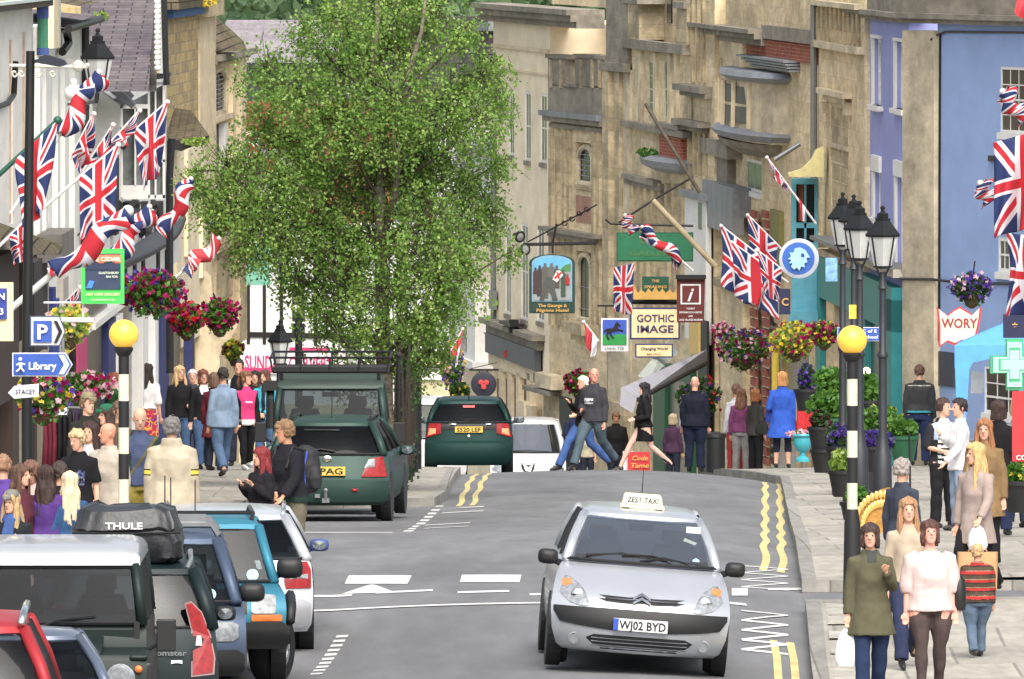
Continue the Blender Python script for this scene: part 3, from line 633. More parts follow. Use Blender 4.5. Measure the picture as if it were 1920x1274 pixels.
# gothic window with pointed head
def gothic(fc, px0, px1, y0, y1, m=STONEM, split=True, bars=6, name='gothic_window'):
    c = (px0+px1)/2; w_ = (px1-px0)/2; z = lambda y: fc.z(c, y); fr = MB(); hgt = (px1-px0)*1.0
    arch = [(px0, y1)]+[(px0, y0+hgt)]+[(c-w_*math.cos(t)**.8 if math.cos(t) > 0 else c, y0+hgt*(1-math.sin(t))) for t in [R(15), R(35), R(55), R(72)]]+[(c, y0)]+[(c+w_*max(math.cos(t), 0)**.8, y0+hgt*(1-math.sin(t))) for t in [R(72), R(55), R(35), R(15)]]+[(px1, y0+hgt), (px1, y1)]
    pts = [fc.p(fc.u(x), z(y), -.04) for x, y in arch]
    for a, b in zip(pts, pts[1:]+pts[:1]): fr.tube([a, b], .07, 6)
    q = fr.build(name, m, fc.root); g = MB(); g.prism([p-fc.n*.05 for p in pts], -fc.n*.03); g.build('pane', WGLASS, q)
    g = MB()
    for i in range(1, bars+1): y = y0+(y1-y0)*(i+.5)/(bars+1); g.tube([fc.p(fc.u(px0), z(y), -.04), fc.p(fc.u(px1), z(y), -.04)], .012, 4)
    g.tube([fc.p(fc.u(c), z(y0+6), -.04), fc.p(fc.u(c), z(y1), -.04)], .014, 4); g.build('leading', STEEL, q); return q
gothic(h, 1083, 1109, 276, 345); h.part('window_head', STONED, [(1080, 1112, 348, 356, -.1, .1)]); 
h.part('painted_panel', MM((176, 128, 104), stain=.4), [(1081, 1110, 368, 418, -.05, .04)])
h.part('tall_window', WGLASS, [(1083, 1106, 480, 600, -.2, -.1)]); gothic(h, 1083, 1106, 478, 600, bars=2)
h.part('hood_ledge', STONEG, [(1030, 1132, 432, 440, 0, .6), (1040, 1128, 440, 450, 0, .4)])
h.part('carved_corbel', STONED, [(1083, 1120, 605, 626, 0, .8), (1088, 1114, 626, 640, 0, .5)])
h.part('plinth_wall', STONED, [(1030, 1182, 740, 1000, 0, .3)]); h.part('porch_ledge', STONEG, [(1012, 1062, 728, 737, 0, .9)])
h.part('porch_niche', STONEM, [(1036, 1066, 702, 728, .2, .9)]); h.part('arch_door', BLACKP, [(1062, 1084, 745, 1000, .3, .36)])
# --- cream bank
h = Fac('cream_bank', 'cream rendered bank with heavy cornice and three tall windows', (906, 373), (1031, 352))
HB = [(955, 964, 168, 292), (985, 995, 172, 302), (1014, 1025, 176, 306)]; HL = [(948, 958, 425, 590), (978, 990, 420, 600), (1008, 1020, 424, 604)]
h.wall(925, 1031, 45, CREAM, HB+HL, depth=8)
for q in HB+HL: h.window(*q, bars=(1, 1), recess=.1, fw=.07, sm=STONEG)
for a, b, o in ((12, 22, .9), (22, 34, .7), (34, 46, .4)): h.part('cornice', STONEG, [(914, 1096, a, b, -.5, o)])
h.part('parapet', STONEL, [(950, 1066, -20, 12, -2.0, -1.2)]); h.part('string_course', STONEL, [(925, 1031, 88, 94, 0, .14), (925, 1031, 132, 136, 0, .08)])
h.part('shop_cornice', STONEG, [(921, 1022, 612, 622, 0, .7), (923, 1020, 622, 640, 0, .35)])
fs = h.part('fascia', mat('slate_fascia', (84, 88, 98), .5, stain=.2), [(925, 1018, 640, 678, .1, .45)])
mb = MB(); text(mb, 'NatWest', h.q(974, 666, .47), h.t, (0, 0, 1), .16, 1.2, depth=-.012); mb.build('fascia_lettering', WHITE, fs)
mb = MB(); mb.box(h.q(966, 664, .47), (.12, .12, .16)); mb.build('fascia_badge', MM((190, 30, 40)), fs)
h.part('pilaster', STONEL, [(x, x+6, 700, 1000, 0, .3) for x in (928, 946, 962, 978, 998, 1010)]); h.part('ground_band', STONEL, [(926, 1020, 680, 702, 0, .3)])
h.part('ground_window', WOOD, [(x, x+10, 712, 1000, -.1, .1) for x in (935, 952, 968, 986)]); h.part('stone_block', STONEL, [(990, 1004, 752, 786, .3, .6), (1008, 1018, 760, 790, .3, .6)])
mb = MB(); mb.tube([h.q(932, 160, .15), h.q(930, 440, .15), h.q(930, 600, .15)], .07); h.box(mb, 927, 935, 545, 580, .1, .3); mb.build('downpipe', STEEL, h.root)
mb = MB(); h.box(mb, 968, 988, 604, 610, .2, .9); mb.box(h.q(985, 612, .6), (.25, .3, .35)); mb.build('alarm_box', BLACKM, h.root)
# --- white bay house further down
h = Fac('white_bay_house', 'cream and white house with white bay window left of the bank', (830, 392), (926, 374))
h.wall(846, 926, 460, CREAM, [], depth=6)
h.part('bay', WHITE, [(872, 922, 535, 680, 0, .9), (866, 924, 668, 682, 0, 1.1)]); h.part('bay_window', WGLASS, [(893, 906, 556, 658, .9, .93), (878, 884, 556, 658, .9, .93)]); h.part('bay_bar', WHITE, [(893, 906, 604, 610, .93, .96)])
h.part('upper_storey', RENDERW, [(846, 926, 280, 535, -.4, -.1)]); h.part('roof_edge', LEAD, [(846, 926, 270, 282, -.5, .3)])
# hanging-sign post slabs
# ======== street end ========
y0 = 425
fr = Fac('timber_framed_inn', 'white black-beamed inn with a pink SUNDAY CARVERY banner across the street end', (440, 408), (850, 404))
fr.wall(436, 850, 430, WHITE, [(540, 574, 540, 640)], depth=9)
fr.window(540, 574, 540, 640, bars=(2, 2))
fr.part('beam', TIMBER, [(x, x+5, 440, 650, 0, .08) for x in (464, 494, 526, 590, 640, 672, 705, 760, 800)]+[(440, 850, 626, 636, 0, .1), (440, 850, 470, 476, 0, .07)])
fr.part('ground_band', MM((216, 206, 160), stain=.2), [(760, 850, 712, 760, 0, .12), (440, 850, 760, 1000, 0, .1)]); fr.part('ledge', WHITE, [(740, 850, 698, 712, 0, .3)])
fr.part('dark_fascia', BLACKP, [(780, 836, 660, 690, 0, .25)]); mb = MB(); text(mb, 'INN', fr.q(806, 676, .27), fr.t, (0, 0, 1), .28, .9, depth=.004); mb.build('fascia_lettering', MM((200, 180, 120)), fr.root)
bn = MB(); fr.box(bn, 444, 650, 648, 702, .12, .16); bnr = tag(bn.build('banner', mat('banner_white', (238, 226, 228), .6), None), 'white banner with pink SUNDAY CARVERY lettering on the timbered inn', 'banner')
mb = MB(); k = fr.t
text(mb, 'SUNDAY CARVERY', fr.q(545, 681, .18), k, (0, 0, 1), .42, 3.1, depth=.0); mb.build('banner_lettering', MM((206, 40, 110)), bnr)
mb = MB(); fr.box(mb, 540, 620, 652, 661, .165, .172); fr.box(mb, 446, 540, 690, 699, .165, .172); fr.box(mb, 570, 640, 690, 699, .165, .172); mb.build('banner_strip', MM((206, 40, 110)), bnr)
# roofs beyond
g = Fac('slate_roofed_house', 'dull grey slate roofed house rising behind the birch tree', (405, 520), (640, 515))
g.wall(400, 640, 118, mat('corrugated', (128, 132, 142), .6, var=.15, stretch=(8, 8, .3), stain=.2), depth=3)
mb = MB(); mb.prism([P3(395, 118, 512), P3(640, 118, 512), P3(640, 38, 522), P3(425, 38, 522)], (0, .5, 0)); mb.build('roof', blockmat('far_slate', (146, 138, 142), (126, 120, 126), (110, 104, 108), 1.2, .5, .02, stain=.5, dirt=(160, 158, 156), bump=.2), g.root)
g = Fac('brick_house', 'red brick house with white window head behind the tree on the left', (440, 480), (546, 478))
g.wall(436, 546, 192, BRICK, [(505, 530, 262, 290)], depth=5); g.part('window_head', STONEL, [(462, 492, 246, 254, 0, .2), (500, 534, 252, 258, 0, .2)]); g.part('lead_roof', LEAD, [(430, 548, 280, 292, 0, 3)])
g.part('orange_pot', MM((226, 140, 80)), [(448, 462, 262, 276, 0, .5)])
g.part('lower_wall', RENDERW, [(436, 548, 292, 420, 0, 1)])
g = Fac('white_gable_house', 'pale house glimpsed through the right side of the birch crown', (850, 410), (960, 405))
g.wall(820, 930, 40, RENDERW, [(880, 905, 330, 400)], depth=5); g.window(880, 905, 330, 400, bars=(1, 1)); g.part('roof', SLATE, [(780, 930, 30, 180, 0, .5)])
g.part('chimney', LEAD, [(918, 946, 42, 58, 0, 1)])
# ======== LEFT SIDE ========
f = Fac('white_rendered_house', 'white rendered house with tall narrow window bays at far left', (-60, 178), (62, 194))
f.wall(-60, 62, 18, RENDERW, [(17, 24, 75, 420), (42, 49, 60, 300)], depth=6)
for q in ((17, 24, 75, 420), (42, 49, 60, 300)): f.window(*q, bars=(0, 5), fm=MM((206, 176, 150)), recess=.05, fw=.12, sill=False, gm=RENDERW)
f.part('eaves', MM((84, 66, 54), stain=.3), [(-60, 60, 6, 18, 0, .6)]); f.part('gutter', MM((196, 214, 206)), [(-60, 58, 0, 6, .4, .7)])
mb = MB(); mb.tube([f.q(19, 115, .15), f.q(19, 178, .1), f.q(8, 194, .1), f.q(-20, 204, .1)], .04); mb.build('cable', BLACKM, f.root)
mb = MB(); mb.tube([f.q(60, -10, .3), f.q(60, 92, .3)], .075, 10); mb.tube([f.q(60, -10, .3), f.q(60, 35, .3)], .085, 10, mi=1); mb.tube([f.q(60, 90, .3), f.q(60, 104, .3)], .085, 10, mi=1); mb.build('painted_pipe', [MM((70, 150, 116)), MM((70, 96, 170))], f.root)
# tiled canopy bottom-left
mb = MB(); mb.prism([f.q(-60, 400, .1), f.q(18, 430, .1), f.q(36, 462, 1.2), f.q(30, 478, 1.2), f.q(-60, 478, 1.2)], (0, .5, 0)); mb.build('tiled_canopy', TILE, f.root)
f.part('shop_timber', MM((60, 42, 34)), [(-60, -6, 480, 760, 0, .5), (-4, 8, 480, 1000, 0, .4), (24, 40, 480, 1000, 0, .3)]); f.part('shop_post', MM((150, 140, 118), stain=.3), [(10, 24, 640, 1000, .3, .5), (44, 58, 660, 1000, .2, .5)])
g = Fac('cream_house', 'off-white house with slate eaves and black downpipes behind the street lamp', (60, 194), (156, 213))
g.wall(60, 156, 42, RENDERW, [(86, 92, 210, 420)], depth=6)
g.part('pilaster', WHITE, [(x, x+5, 110, 470, 0, .16) for x in (64, 76, 98, 112, 130)])
mb = MB(); mb.prism([g.q(88, 55, .6), g.q(158, 32, .6), g.q(150, 10, -1.5), g.q(100, -20, -3), g.q(88, -20, -3)], (0, .15, 0)); mb.build('roof', SLATE, g.root)
mb = MB(); mb.prism([g.q(90, 12, .9), g.q(132, 5, .9), g.q(120, -20, -1), g.q(90, -20, -1)], (0, .15, 0)); mb.build('roof_tiles', TILE, g.root)
mb = MB(); mb.tube([g.q(100, 52, .2), g.q(112, 56, .2), g.q(116, 82, .2), g.q(104, 98, .2)], .06); mb.tube([g.q(151, 38, .15), g.q(151, 170, .15), g.q(149, 470, .15)], .06); mb.tube([g.q(88, 54, .62), g.q(158, 34, .62)], .06); mb.build('downpipe', BLACKM, g.root)
g.part('wide_pipe', MM((176, 190, 186)), [(80, 88, -20, 90, .1, .4)]); g.part('flue', STONEL, [(68, 78, -20, 90, .2, .5)])
leafy = MB(); leaves(leafy, g.q(152, 30, .6), (.14, .3, .08), 90, .05); leafy.build('moss', GRN2, g.root)
g.part('wall_box', MM((190, 188, 180)), [(174, 188, 378, 402, .1, .5)]); g.part('string_course', BLACKM, [(62, 200, 444, 447, .1, .14)])
g.part('tiled_hood', mat('slate_hood', (120, 116, 110), .8, stain=.3), [(56, 80, 434, 486, .2, .9)])
g.part('shopfront', MM((52, 40, 44)), [(40, 66, 486, 1000, .0, .35)]); g.part('shop_window', WGLASS, [(66, 200, 560, 1000, -.05, .02)]); g.part('shop_pillar', MM((176, 170, 160), stain=.2), [(66, 72, 520, 1000, 0, .3), (106, 116, 520, 1000, 0, .2)])
g.part('blue_door_frame', MM((44, 62, 140)), [(76, 82, 540, 1000, .1, .35), (88, 92, 560, 1000, .1, .3)])
# half-timbered jettied house
g = Fac('half_timbered_house', 'black and white half-timbered house with a jettied upper floor and bay window', (150, 213), (335, 262))
g.wall(150, 312, 170, WHITE, [(238, 262, 196, 350)], depth=5)
mb = MB(); A_, B_ = g.q(160, 170, .2), g.q(277, 172, .2)
mb.prism([P3(150, 172, 218), P3(278, 172, 218), P3(292, -25, 230), P3(152, -25, 230)], (0, .4, 0)); mb.build('roof', SLATE, g.root)
mb = MB(); mb.prism([P3(276, 172, 221.6), P3(292, 172, 221.6), P3(299, -25, 229.5), P3(288, -25, 229.5)], (0, .3, 0)); mb.build('roof_verge', MM((92, 84, 76), stain=.3), g.root)
mb = MB()
for i in range(16): mb.ball(P3(295+.35*0+(i % 2)*.6, -16+i*9.6, 221.5), (.055, .06, .05))
mb.build('scalloped_bargeboard', WHITE, g.root, smooth=True)
mb = MB(); mb.prism([P3(298, 138, 221.8), P3(312, 138, 222), P3(308, -25, 222), P3(300, -25, 221.8)], (0, .3, 0)); mb.build('gable_wall', WHITE, g.root)
mb = MB(); mb.tube([P3(307, -20, 221.5), P3(311, 135, 221.5), P3(313, 160, 221.5)], .05); mb.build('gutter_pipe', BLACKM, g.root)
# small dormer roof at left
mb = MB(); mb.prism([P3(196, 165, 219.6), P3(205, 150, 219.6), P3(252, 196, 219.6), P3(246, 204, 219.6)], (0, 1.2, 0)); mb.build('dormer_roof', LEAD, g.root)
mb = MB(); mb.prism([P3(188, 170, 220), P3(224, 196, 220), P3(224, 290, 220), P3(160, 290, 220), P3(160, 180, 220)], (0, .5, 0)); mb.build('dormer_wall', WHITE, g.root)
# timbers
mb = MB()
def tb(px0, py0, px1, py1, w_=.09, o=.05):
    a, b = g.q(px0, py0, o), g.q(px1, py1, o); d = (b-a); 
    mb.tube([a, b], w_, 4)
Yc = g.Y(270)
BOX = [(150, 153, 40, 460), (206, 212, 200, 440), (264, 267, 378, 440), (292, 296, 378, 440), (230, 236, 378, 440)]
for q in BOX: g.box(mb, *q, 0, .2)
tb(236, 438, 252, 380); tb(262, 438, 247, 380); tb(272, 438, 286, 382); tb(294, 438, 282, 382); tb(212, 200, 236, 180, .12); tb(214, 240, 240, 300); tb(216, 380, 232, 420)
mb.build('timbers', TIMBER, g.root)
# bay window of the upper floor
bw = MB(); Yb = 231
for x0, x1, a, b in ((277, 281, 155, 372), (305, 309, 150, 372), (290, 293, 158, 372), (281, 309, 222, 228), (281, 309, 300, 304), (281, 309, 155, 160), (278, 309, 366, 374), (226, 230, 200, 370), (230, 277, 348, 374), (252, 255, 200, 350), (228, 277, 196, 204)): bw.prism([P3(x0, b, Yb), P3(x1, b, Yb), P3(x1, a, Yb), P3(x0, a, Yb)], (0, .25, 0))
bwo = bw.build('bay_window', WHITE, g.root)
mb = MB(); mb.prism([P3(228, 370, Yb+.18), P3(309, 370, Yb+.18), P3(309, 158, Yb+.18), P3(228, 200, Yb+.18)], (0, .05, 0)); mb.build('pane', mat('pale_glass', (120, 124, 124), .1, var=.3), bwo)
mb = MB(); mb.prism([P3(272, 140, Yb-.4), P3(318, 137, Yb-.4), P3(316, 146, Yb-.4), P3(276, 152, Yb-.4)], (0, 1, 0)); mb.build('bay_roof', BLACKM, bwo)
# curved jetty
mb = MB(); pr = [(440, .2), (446, .9), (455, 1.0), (462, .8), (468, .3)]
rows = [[g.p(g.u(px), g.z(270, y), o*(.35+.65*math.sin(math.pi*(px-196)/136))) for px in np.linspace(196, 332, 12)] for y, o in pr]
for r in rows: mb.v += [tuple(x) for x in r]
for j in range(len(rows)-1):
    for i in range(11): a = j*12+i; mb.f.append((a, a+1, a+13, a+12)); mb.mi.append(0)
mb.build('jetty_beam', BLACKM, g.root, smooth=True)
mb = MB(); mb.tube([P3(318, 330, 226), P3(318, 430, 226), P3(319, 700, 226)], .06); mb.tube([P3(322, 260, 226), P3(318, 330, 226)], .06); mb.build('downpipe', BLACKM, g.root)
g.part('lower_wall', WHITE, [(150, 335, 468, 560, -.4, .05)]); g.part('lower_beam', TIMBER, [(x, x+4, 468, 560, .05, .12) for x in (228, 246, 262, 290, 306)])
g.part('shop_fascia', WHITE, [(155, 214, 584, 596, 0, .4), (150, 290, 560, 570, 0, .3)]); g.part('shop_post', WHITE, [(200, 208, 590, 1000, 0, .4), (246, 252, 570, 1000, 0, .4), (270, 276, 570, 1000, 0, .4), (258, 262, 570, 1000, 0, .3)])
g.part('blue_post', MM((38, 48, 104)), [(186, 200, 600, 1000, 0, .3), (282, 296, 560, 1000, 0, .4), (344, 350, 600, 1000, 0, .3)]); g.part('shop_window', WGLASS, [(156, 246, 600, 1000, -.1, .02), (296, 336, 560, 1000, -.1, .02)])
g.part('yellow_poster', MM((230, 206, 60)), [(92, 120, 654, 664, .3, .34)]); g.part('pink_cloth', MM((196, 40, 110)), [(124, 142, 640, 700, .3, .36)])
# stone house + tribunal
h = Fac('rubble_stone_house', 'pale rubble stone house with mossy tiled porch roof and blue eaves board', (306, 262), (402, 285))
h.wall(306, 402, 8, RUBBLE, [(355, 362, 350, 450)], depth=5)
h.part('quoins', STONEL, [(372, 402, 30, 640, 0, .07)]); h.part('eaves_board', MM((40, 100, 160)), [(308, 368, 15, 30, 0, .35)]); h.part('eaves_tiles', TILE, [(306, 370, -10, 14, 0, .6)]); h.part('corbel', STONED, [(370, 400, -4, 30, 0, .45)])
mb = MB(); leaves(mb, h.q(352, 4, .7), (.25, .3, .1), 120, .06); mb.build('lichen', FL['yellow'], h.root)
h.part('cream_wall', CREAM, [(322, 376, 270, 640, 0, .2)]); h.part('cream_pilaster', MM((236, 222, 186), stain=.15), [(336, 342, 280, 480, .2, .35), (364, 370, 350, 520, .2, .35)])
mb = MB(); mb.prism([P3(304, 264, 262), P3(392, 256, 262), P3(358, 208, 267), P3(308, 200, 267)], (0, .4, 0)); mb.build('porch_roof', TILE, h.root); mb = MB(); mb.prism([P3(304, 196, 266), P3(310, 176, 268), P3(322, 186, 268), P3(326, 204, 266)], (0, .4, 0)); mb.build('ridge_tile', BLACKM, h.root)
mb = MB(); mb.prism([P3(304, 276, 261.7), P3(340, 284, 261.7), P3(392, 262, 261.7), P3(392, 255, 261.7), P3(304, 266, 261.7)], (0, .3, 0)); mb.build('porch_eaves', BLACKM, h.root)
mb = MB(); leaves(mb, P3(368, 266, 261.5), (.28, .2, .09), 220, .05); mb.build('moss', GRN2, h.root)
t = Fac('stone_tribunal', 'medieval stone house with gothic leaded oriel windows beside the birch tree', (396, 285), (462, 302))
t.wall(396, 448, 92, STONE, [(400, 424, 128, 216), (398, 420, 232, 330)], depth=5)
gothic(t, 400, 424, 130, 214, bars=9); q = t.part('lower_window_frame', WHITE, [(419, 423, 230, 330, -.1, .1)]); t.part('leaded_window', WGLASS, [(398, 419, 232, 330, -.2, -.12)])
t.part('transom', STONEL, [(396, 430, 216, 226, 0, .2)]); t.part('shaft', STONEL, [(438, 447, 95, 420, 0, .35), (428, 434, 110, 420, 0, .2)])
mb = MB(); mb.prism([P3(392, 96, 284), P3(462, 96, 288), P3(456, 78, 289), P3(428, 52, 292), P3(402, 30, 292), P3(394, 22, 288)], (0, .5, 0)); mb.build('roof', TILE, t.root)
t.part('cornice', STONEG, [(394, 462, 96, 108, 0, .5), (394, 456, 108, 114, 0, .3)])
t.part('doorway_arch', STONED, [(386, 446, 430, 460, 0, .5), (394, 440, 460, 474, 0, .3)]); t.part('doorway_wall', STONED, [(392, 402, 474, 640, 0, .3), (402, 432, 474, 560, -.1, .1), (432, 446, 470, 640, 0, .4)])
mb = MB(); mb.prism([P3(x, y, 276) for x, y in ((352, 500), (372, 500), (396, 520), (400, 600), (452, 560), (446, 610), (430, 640), (412, 664), (408, 960), (352, 960))], (0, .8, 0)); mb.build('porch_wall', STONEM, t.root)
# tree roof pigeonholes none
# ======== birch tree ========
TY = 211.0; tx = X_(722, TY); tz = gz(-1.9, TY)
tree = empty('birch_tree', (tx, TY, tz), 'tall birch with pale trunk and light green crown between the parked cars and road', 'tree')
BARK = mat('birch_bark', (128, 118, 102), .9, var=.55, scale=9, stain=.6, bump=.8, bscale=20, stretch=(1, 1, 2.2))
mb = MB(); 
def trunk(pts, rr, mi=0): mb.tube([P3(*p) for p in pts], rr, 9, mi)
trunk([(726, 960, TY), (724, 800, TY), (721, 640, TY), (715, 520, TY+.1), (714, 420, TY), (712, 350, TY)], [.16, .13, .11, .1, .1, .09])
trunk([(712, 360, TY), (722, 270, TY), (700, 190, TY+.2), (700, 110, TY), (708, 40, TY), (704, -40, TY)], [.09, .08, .06, .05, .035, .02])
trunk([(716, 460, TY), (742, 360, TY-.2), (748, 270, TY-.2), (762, 150, TY), (790, 60, TY), (800, -20, TY)], [.06, .055, .05, .045, .03, .015])
trunk([(736, 900, TY+.4), (748, 760, TY+.3), (752, 640, TY+.3), (748, 540, TY+.4), (760, 430, TY+.5)], [.08, .07, .06, .05, .03])
mb.build('trunk', BARK, tree, smooth=True)
LB = [(370, 345, 40), (430, 320, 70), (480, 380, 90), (500, 130, 60), (578, 60, 44), (500, 230, 60), (560, 160, 70), (640, 30, 75), (640, 120, 90), (720, 10, 100), (740, 90, 90), (806, 14, 70), (868, 62, 46), (900, 140, 60), (922, 115, 34), (560, 260, 80), (640, 220, 100), (740, 190, 110), (840, 200, 100), (900, 220, 60), (940, 300, 28), (600, 330, 100), (700, 310, 110), (800, 310, 110), (880, 330, 60), (920, 400, 46), (520, 430, 80), (600, 430, 90), (700, 440, 100), (800, 420, 100), (866, 430, 72), (560, 510, 60), (640, 520, 80), (730, 540, 90), (820, 520, 90), (868, 500, 46), (700, 620, 60), (620, 600, 50), (800, 600, 60), (760, 660, 60), (430, 400, 50), (460, 460, 40), (838, 568, 36), (810, 650, 40), (590, 570, 40), (640, 690, 35), (960, 470, 18), (400, 380, 30), (480, 300, 45), (930, 180, 36), (540, 340, 70), (690, 700, 30)]
br = MB(); lf = MB(); tips = []
for (px, py, r) in LB:
    Yq = TY+RNG.uniform(-1.3, 1.3)*min(1, r/60); rm = r/F*TY; base_t = 1-max(0, min(1, (py+60)/700)); by = min(700, py+90+r*.6)
    bx = 716+(px-716)*.12; a = P3(bx, by, TY); b = P3(px, py, Yq); mid = a.lerp(b, .55)+Vector((0, 0, -.12)); br.tube([a, mid, b], [.035, .02, .008], 5)
    n = int(28+185*(r/60)**2)
    for i in range(n//2):
        d = RNG.normal(size=3); d /= np.linalg.norm(d); rad = rm*RNG.uniform(.25, 1.18); c = np.array(b)+d*rad*np.array([1, 1.1, 1.0])
        # drooping sprays of leaves with gaps
        L_ = RNG.uniform(.16, .38); k = int(RNG.integers(9, 18)); tt = RNG.uniform(0, 1, (k, 1)); drift = np.array([RNG.normal()*.14, RNG.normal()*.14, -L_])
        if abs(px+(c[0]-b[0])*F/TY-713) < 13 and py > 400 and c[1] < TY+.6 and RNG.uniform() < .75: continue
        quads(lf, c+tt*drift+RNG.normal(size=(k, 3))*.05, .046, mi=int(RNG.integers(0, 3)), asp=1.25)
        if i % 3 == 0: br.tube([b.lerp(Vector(c), .1), Vector(c), Vector(c+drift)], [.008, .006, .003], 3)
br.build('limbs', mat('branch_bark', (76, 66, 54), .9, var=.3), tree)
lf.build('crown', [leafmat('birch_leaf_a', (100, 142, 58), (142, 178, 86)), leafmat('birch_leaf_b', (86, 126, 52), (128, 164, 74)), leafmat('birch_leaf_c', (126, 162, 76), (168, 194, 106))], tree)
print('tree leaves', len(lf.f))
# railings with ivy beneath the tree
rl = empty('iron_railing', (X_(765, 212), 212, gz(-1.6, 212)), 'row of tall black iron railings wound with ivy beside the birch trunk', 'railing')
for i, (px, pb) in enumerate(((747, 924), (754, 915), (762, 906), (768, 900), (774, 894), (781, 886), (787, 880))):
    Yq = 206+i*4.8; mb = MB(); top = 672+ (i % 3)*8; z0 = Z_(pb, Yq)
    mb.tube([P3(px, pb, Yq), P3(px, top, Yq)], .032, 8); mb.ball(P3(px, top-5, Yq), .05, 8); mb.build('railing_post', BLACKM, rl)
mb = MB()
for z_ in (690, 760, 860): mb.tube([P3(747, z_+10, 206), P3(787, z_-12, 235)], .022, 6)
mb.build('rail', BLACKM, rl)
mb = MB(); mi_ = MB()
for i in range(40):
    px = RNG.uniform(742, 776); Yq = RNG.uniform(205, 230); y1_, y2_ = RNG.uniform(640, 720), RNG.uniform(860, 915); mi_.tube([P3(px+RNG.uniform(-4, 4), y1_, Yq), P3(px+RNG.uniform(-5, 5), (y1_+y2_)/2, Yq), P3(px, y2_, Yq)], .02, 5)
mi_.build('ivy_stems', mat('ivy_stem', (52, 44, 36), .9, var=.3), rl)
for i in range(60): px = RNG.uniform(738, 780); leaves(mb, P3(px, RNG.uniform(670, 920), RNG.uniform(206, 226)), (.1, .3, .16), 10, .055)
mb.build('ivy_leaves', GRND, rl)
# ======== vehicles ========
def paint(rgb, metal=.35): return mat('car_paint_%d_%d_%d' % rgb, rgb, .34 if sum(rgb) > 300 else .5, metal, var=.05, coat=.5 if sum(rgb) > 300 else .06, spec=.5 if sum(rgb) > 300 else .25, scale=2, bump=.0)
ROSSO = mat('red_lens', (150, 14, 22), .3, var=.3, scale=20, spec=.4); AMBER = mat('amber_lens', (226, 120, 40), .2, var=.15); CLEARL = mat('clear_lens', (158, 164, 168), .15, .4, var=.3, scale=25)
DARKL = mat('dull_lens', (116, 122, 126), .35, .1, var=.4, scale=22)
BRAKE = mat('lit_brake_lamp', (255, 90, 40), .4, var=0, emis=1.6); SEATM = mat('seat_fabric', (58, 60, 64), .9); PLY = mat('yellow_plate', (226, 186, 60), .5, var=.05); PLW = mat('white_plate', (216, 220, 222), .5, var=.05); INK = mat('black_ink', (20, 20, 22), .6)
MIRR = mat('mirror_glass', (170, 180, 188), .08, .9, var=.1)
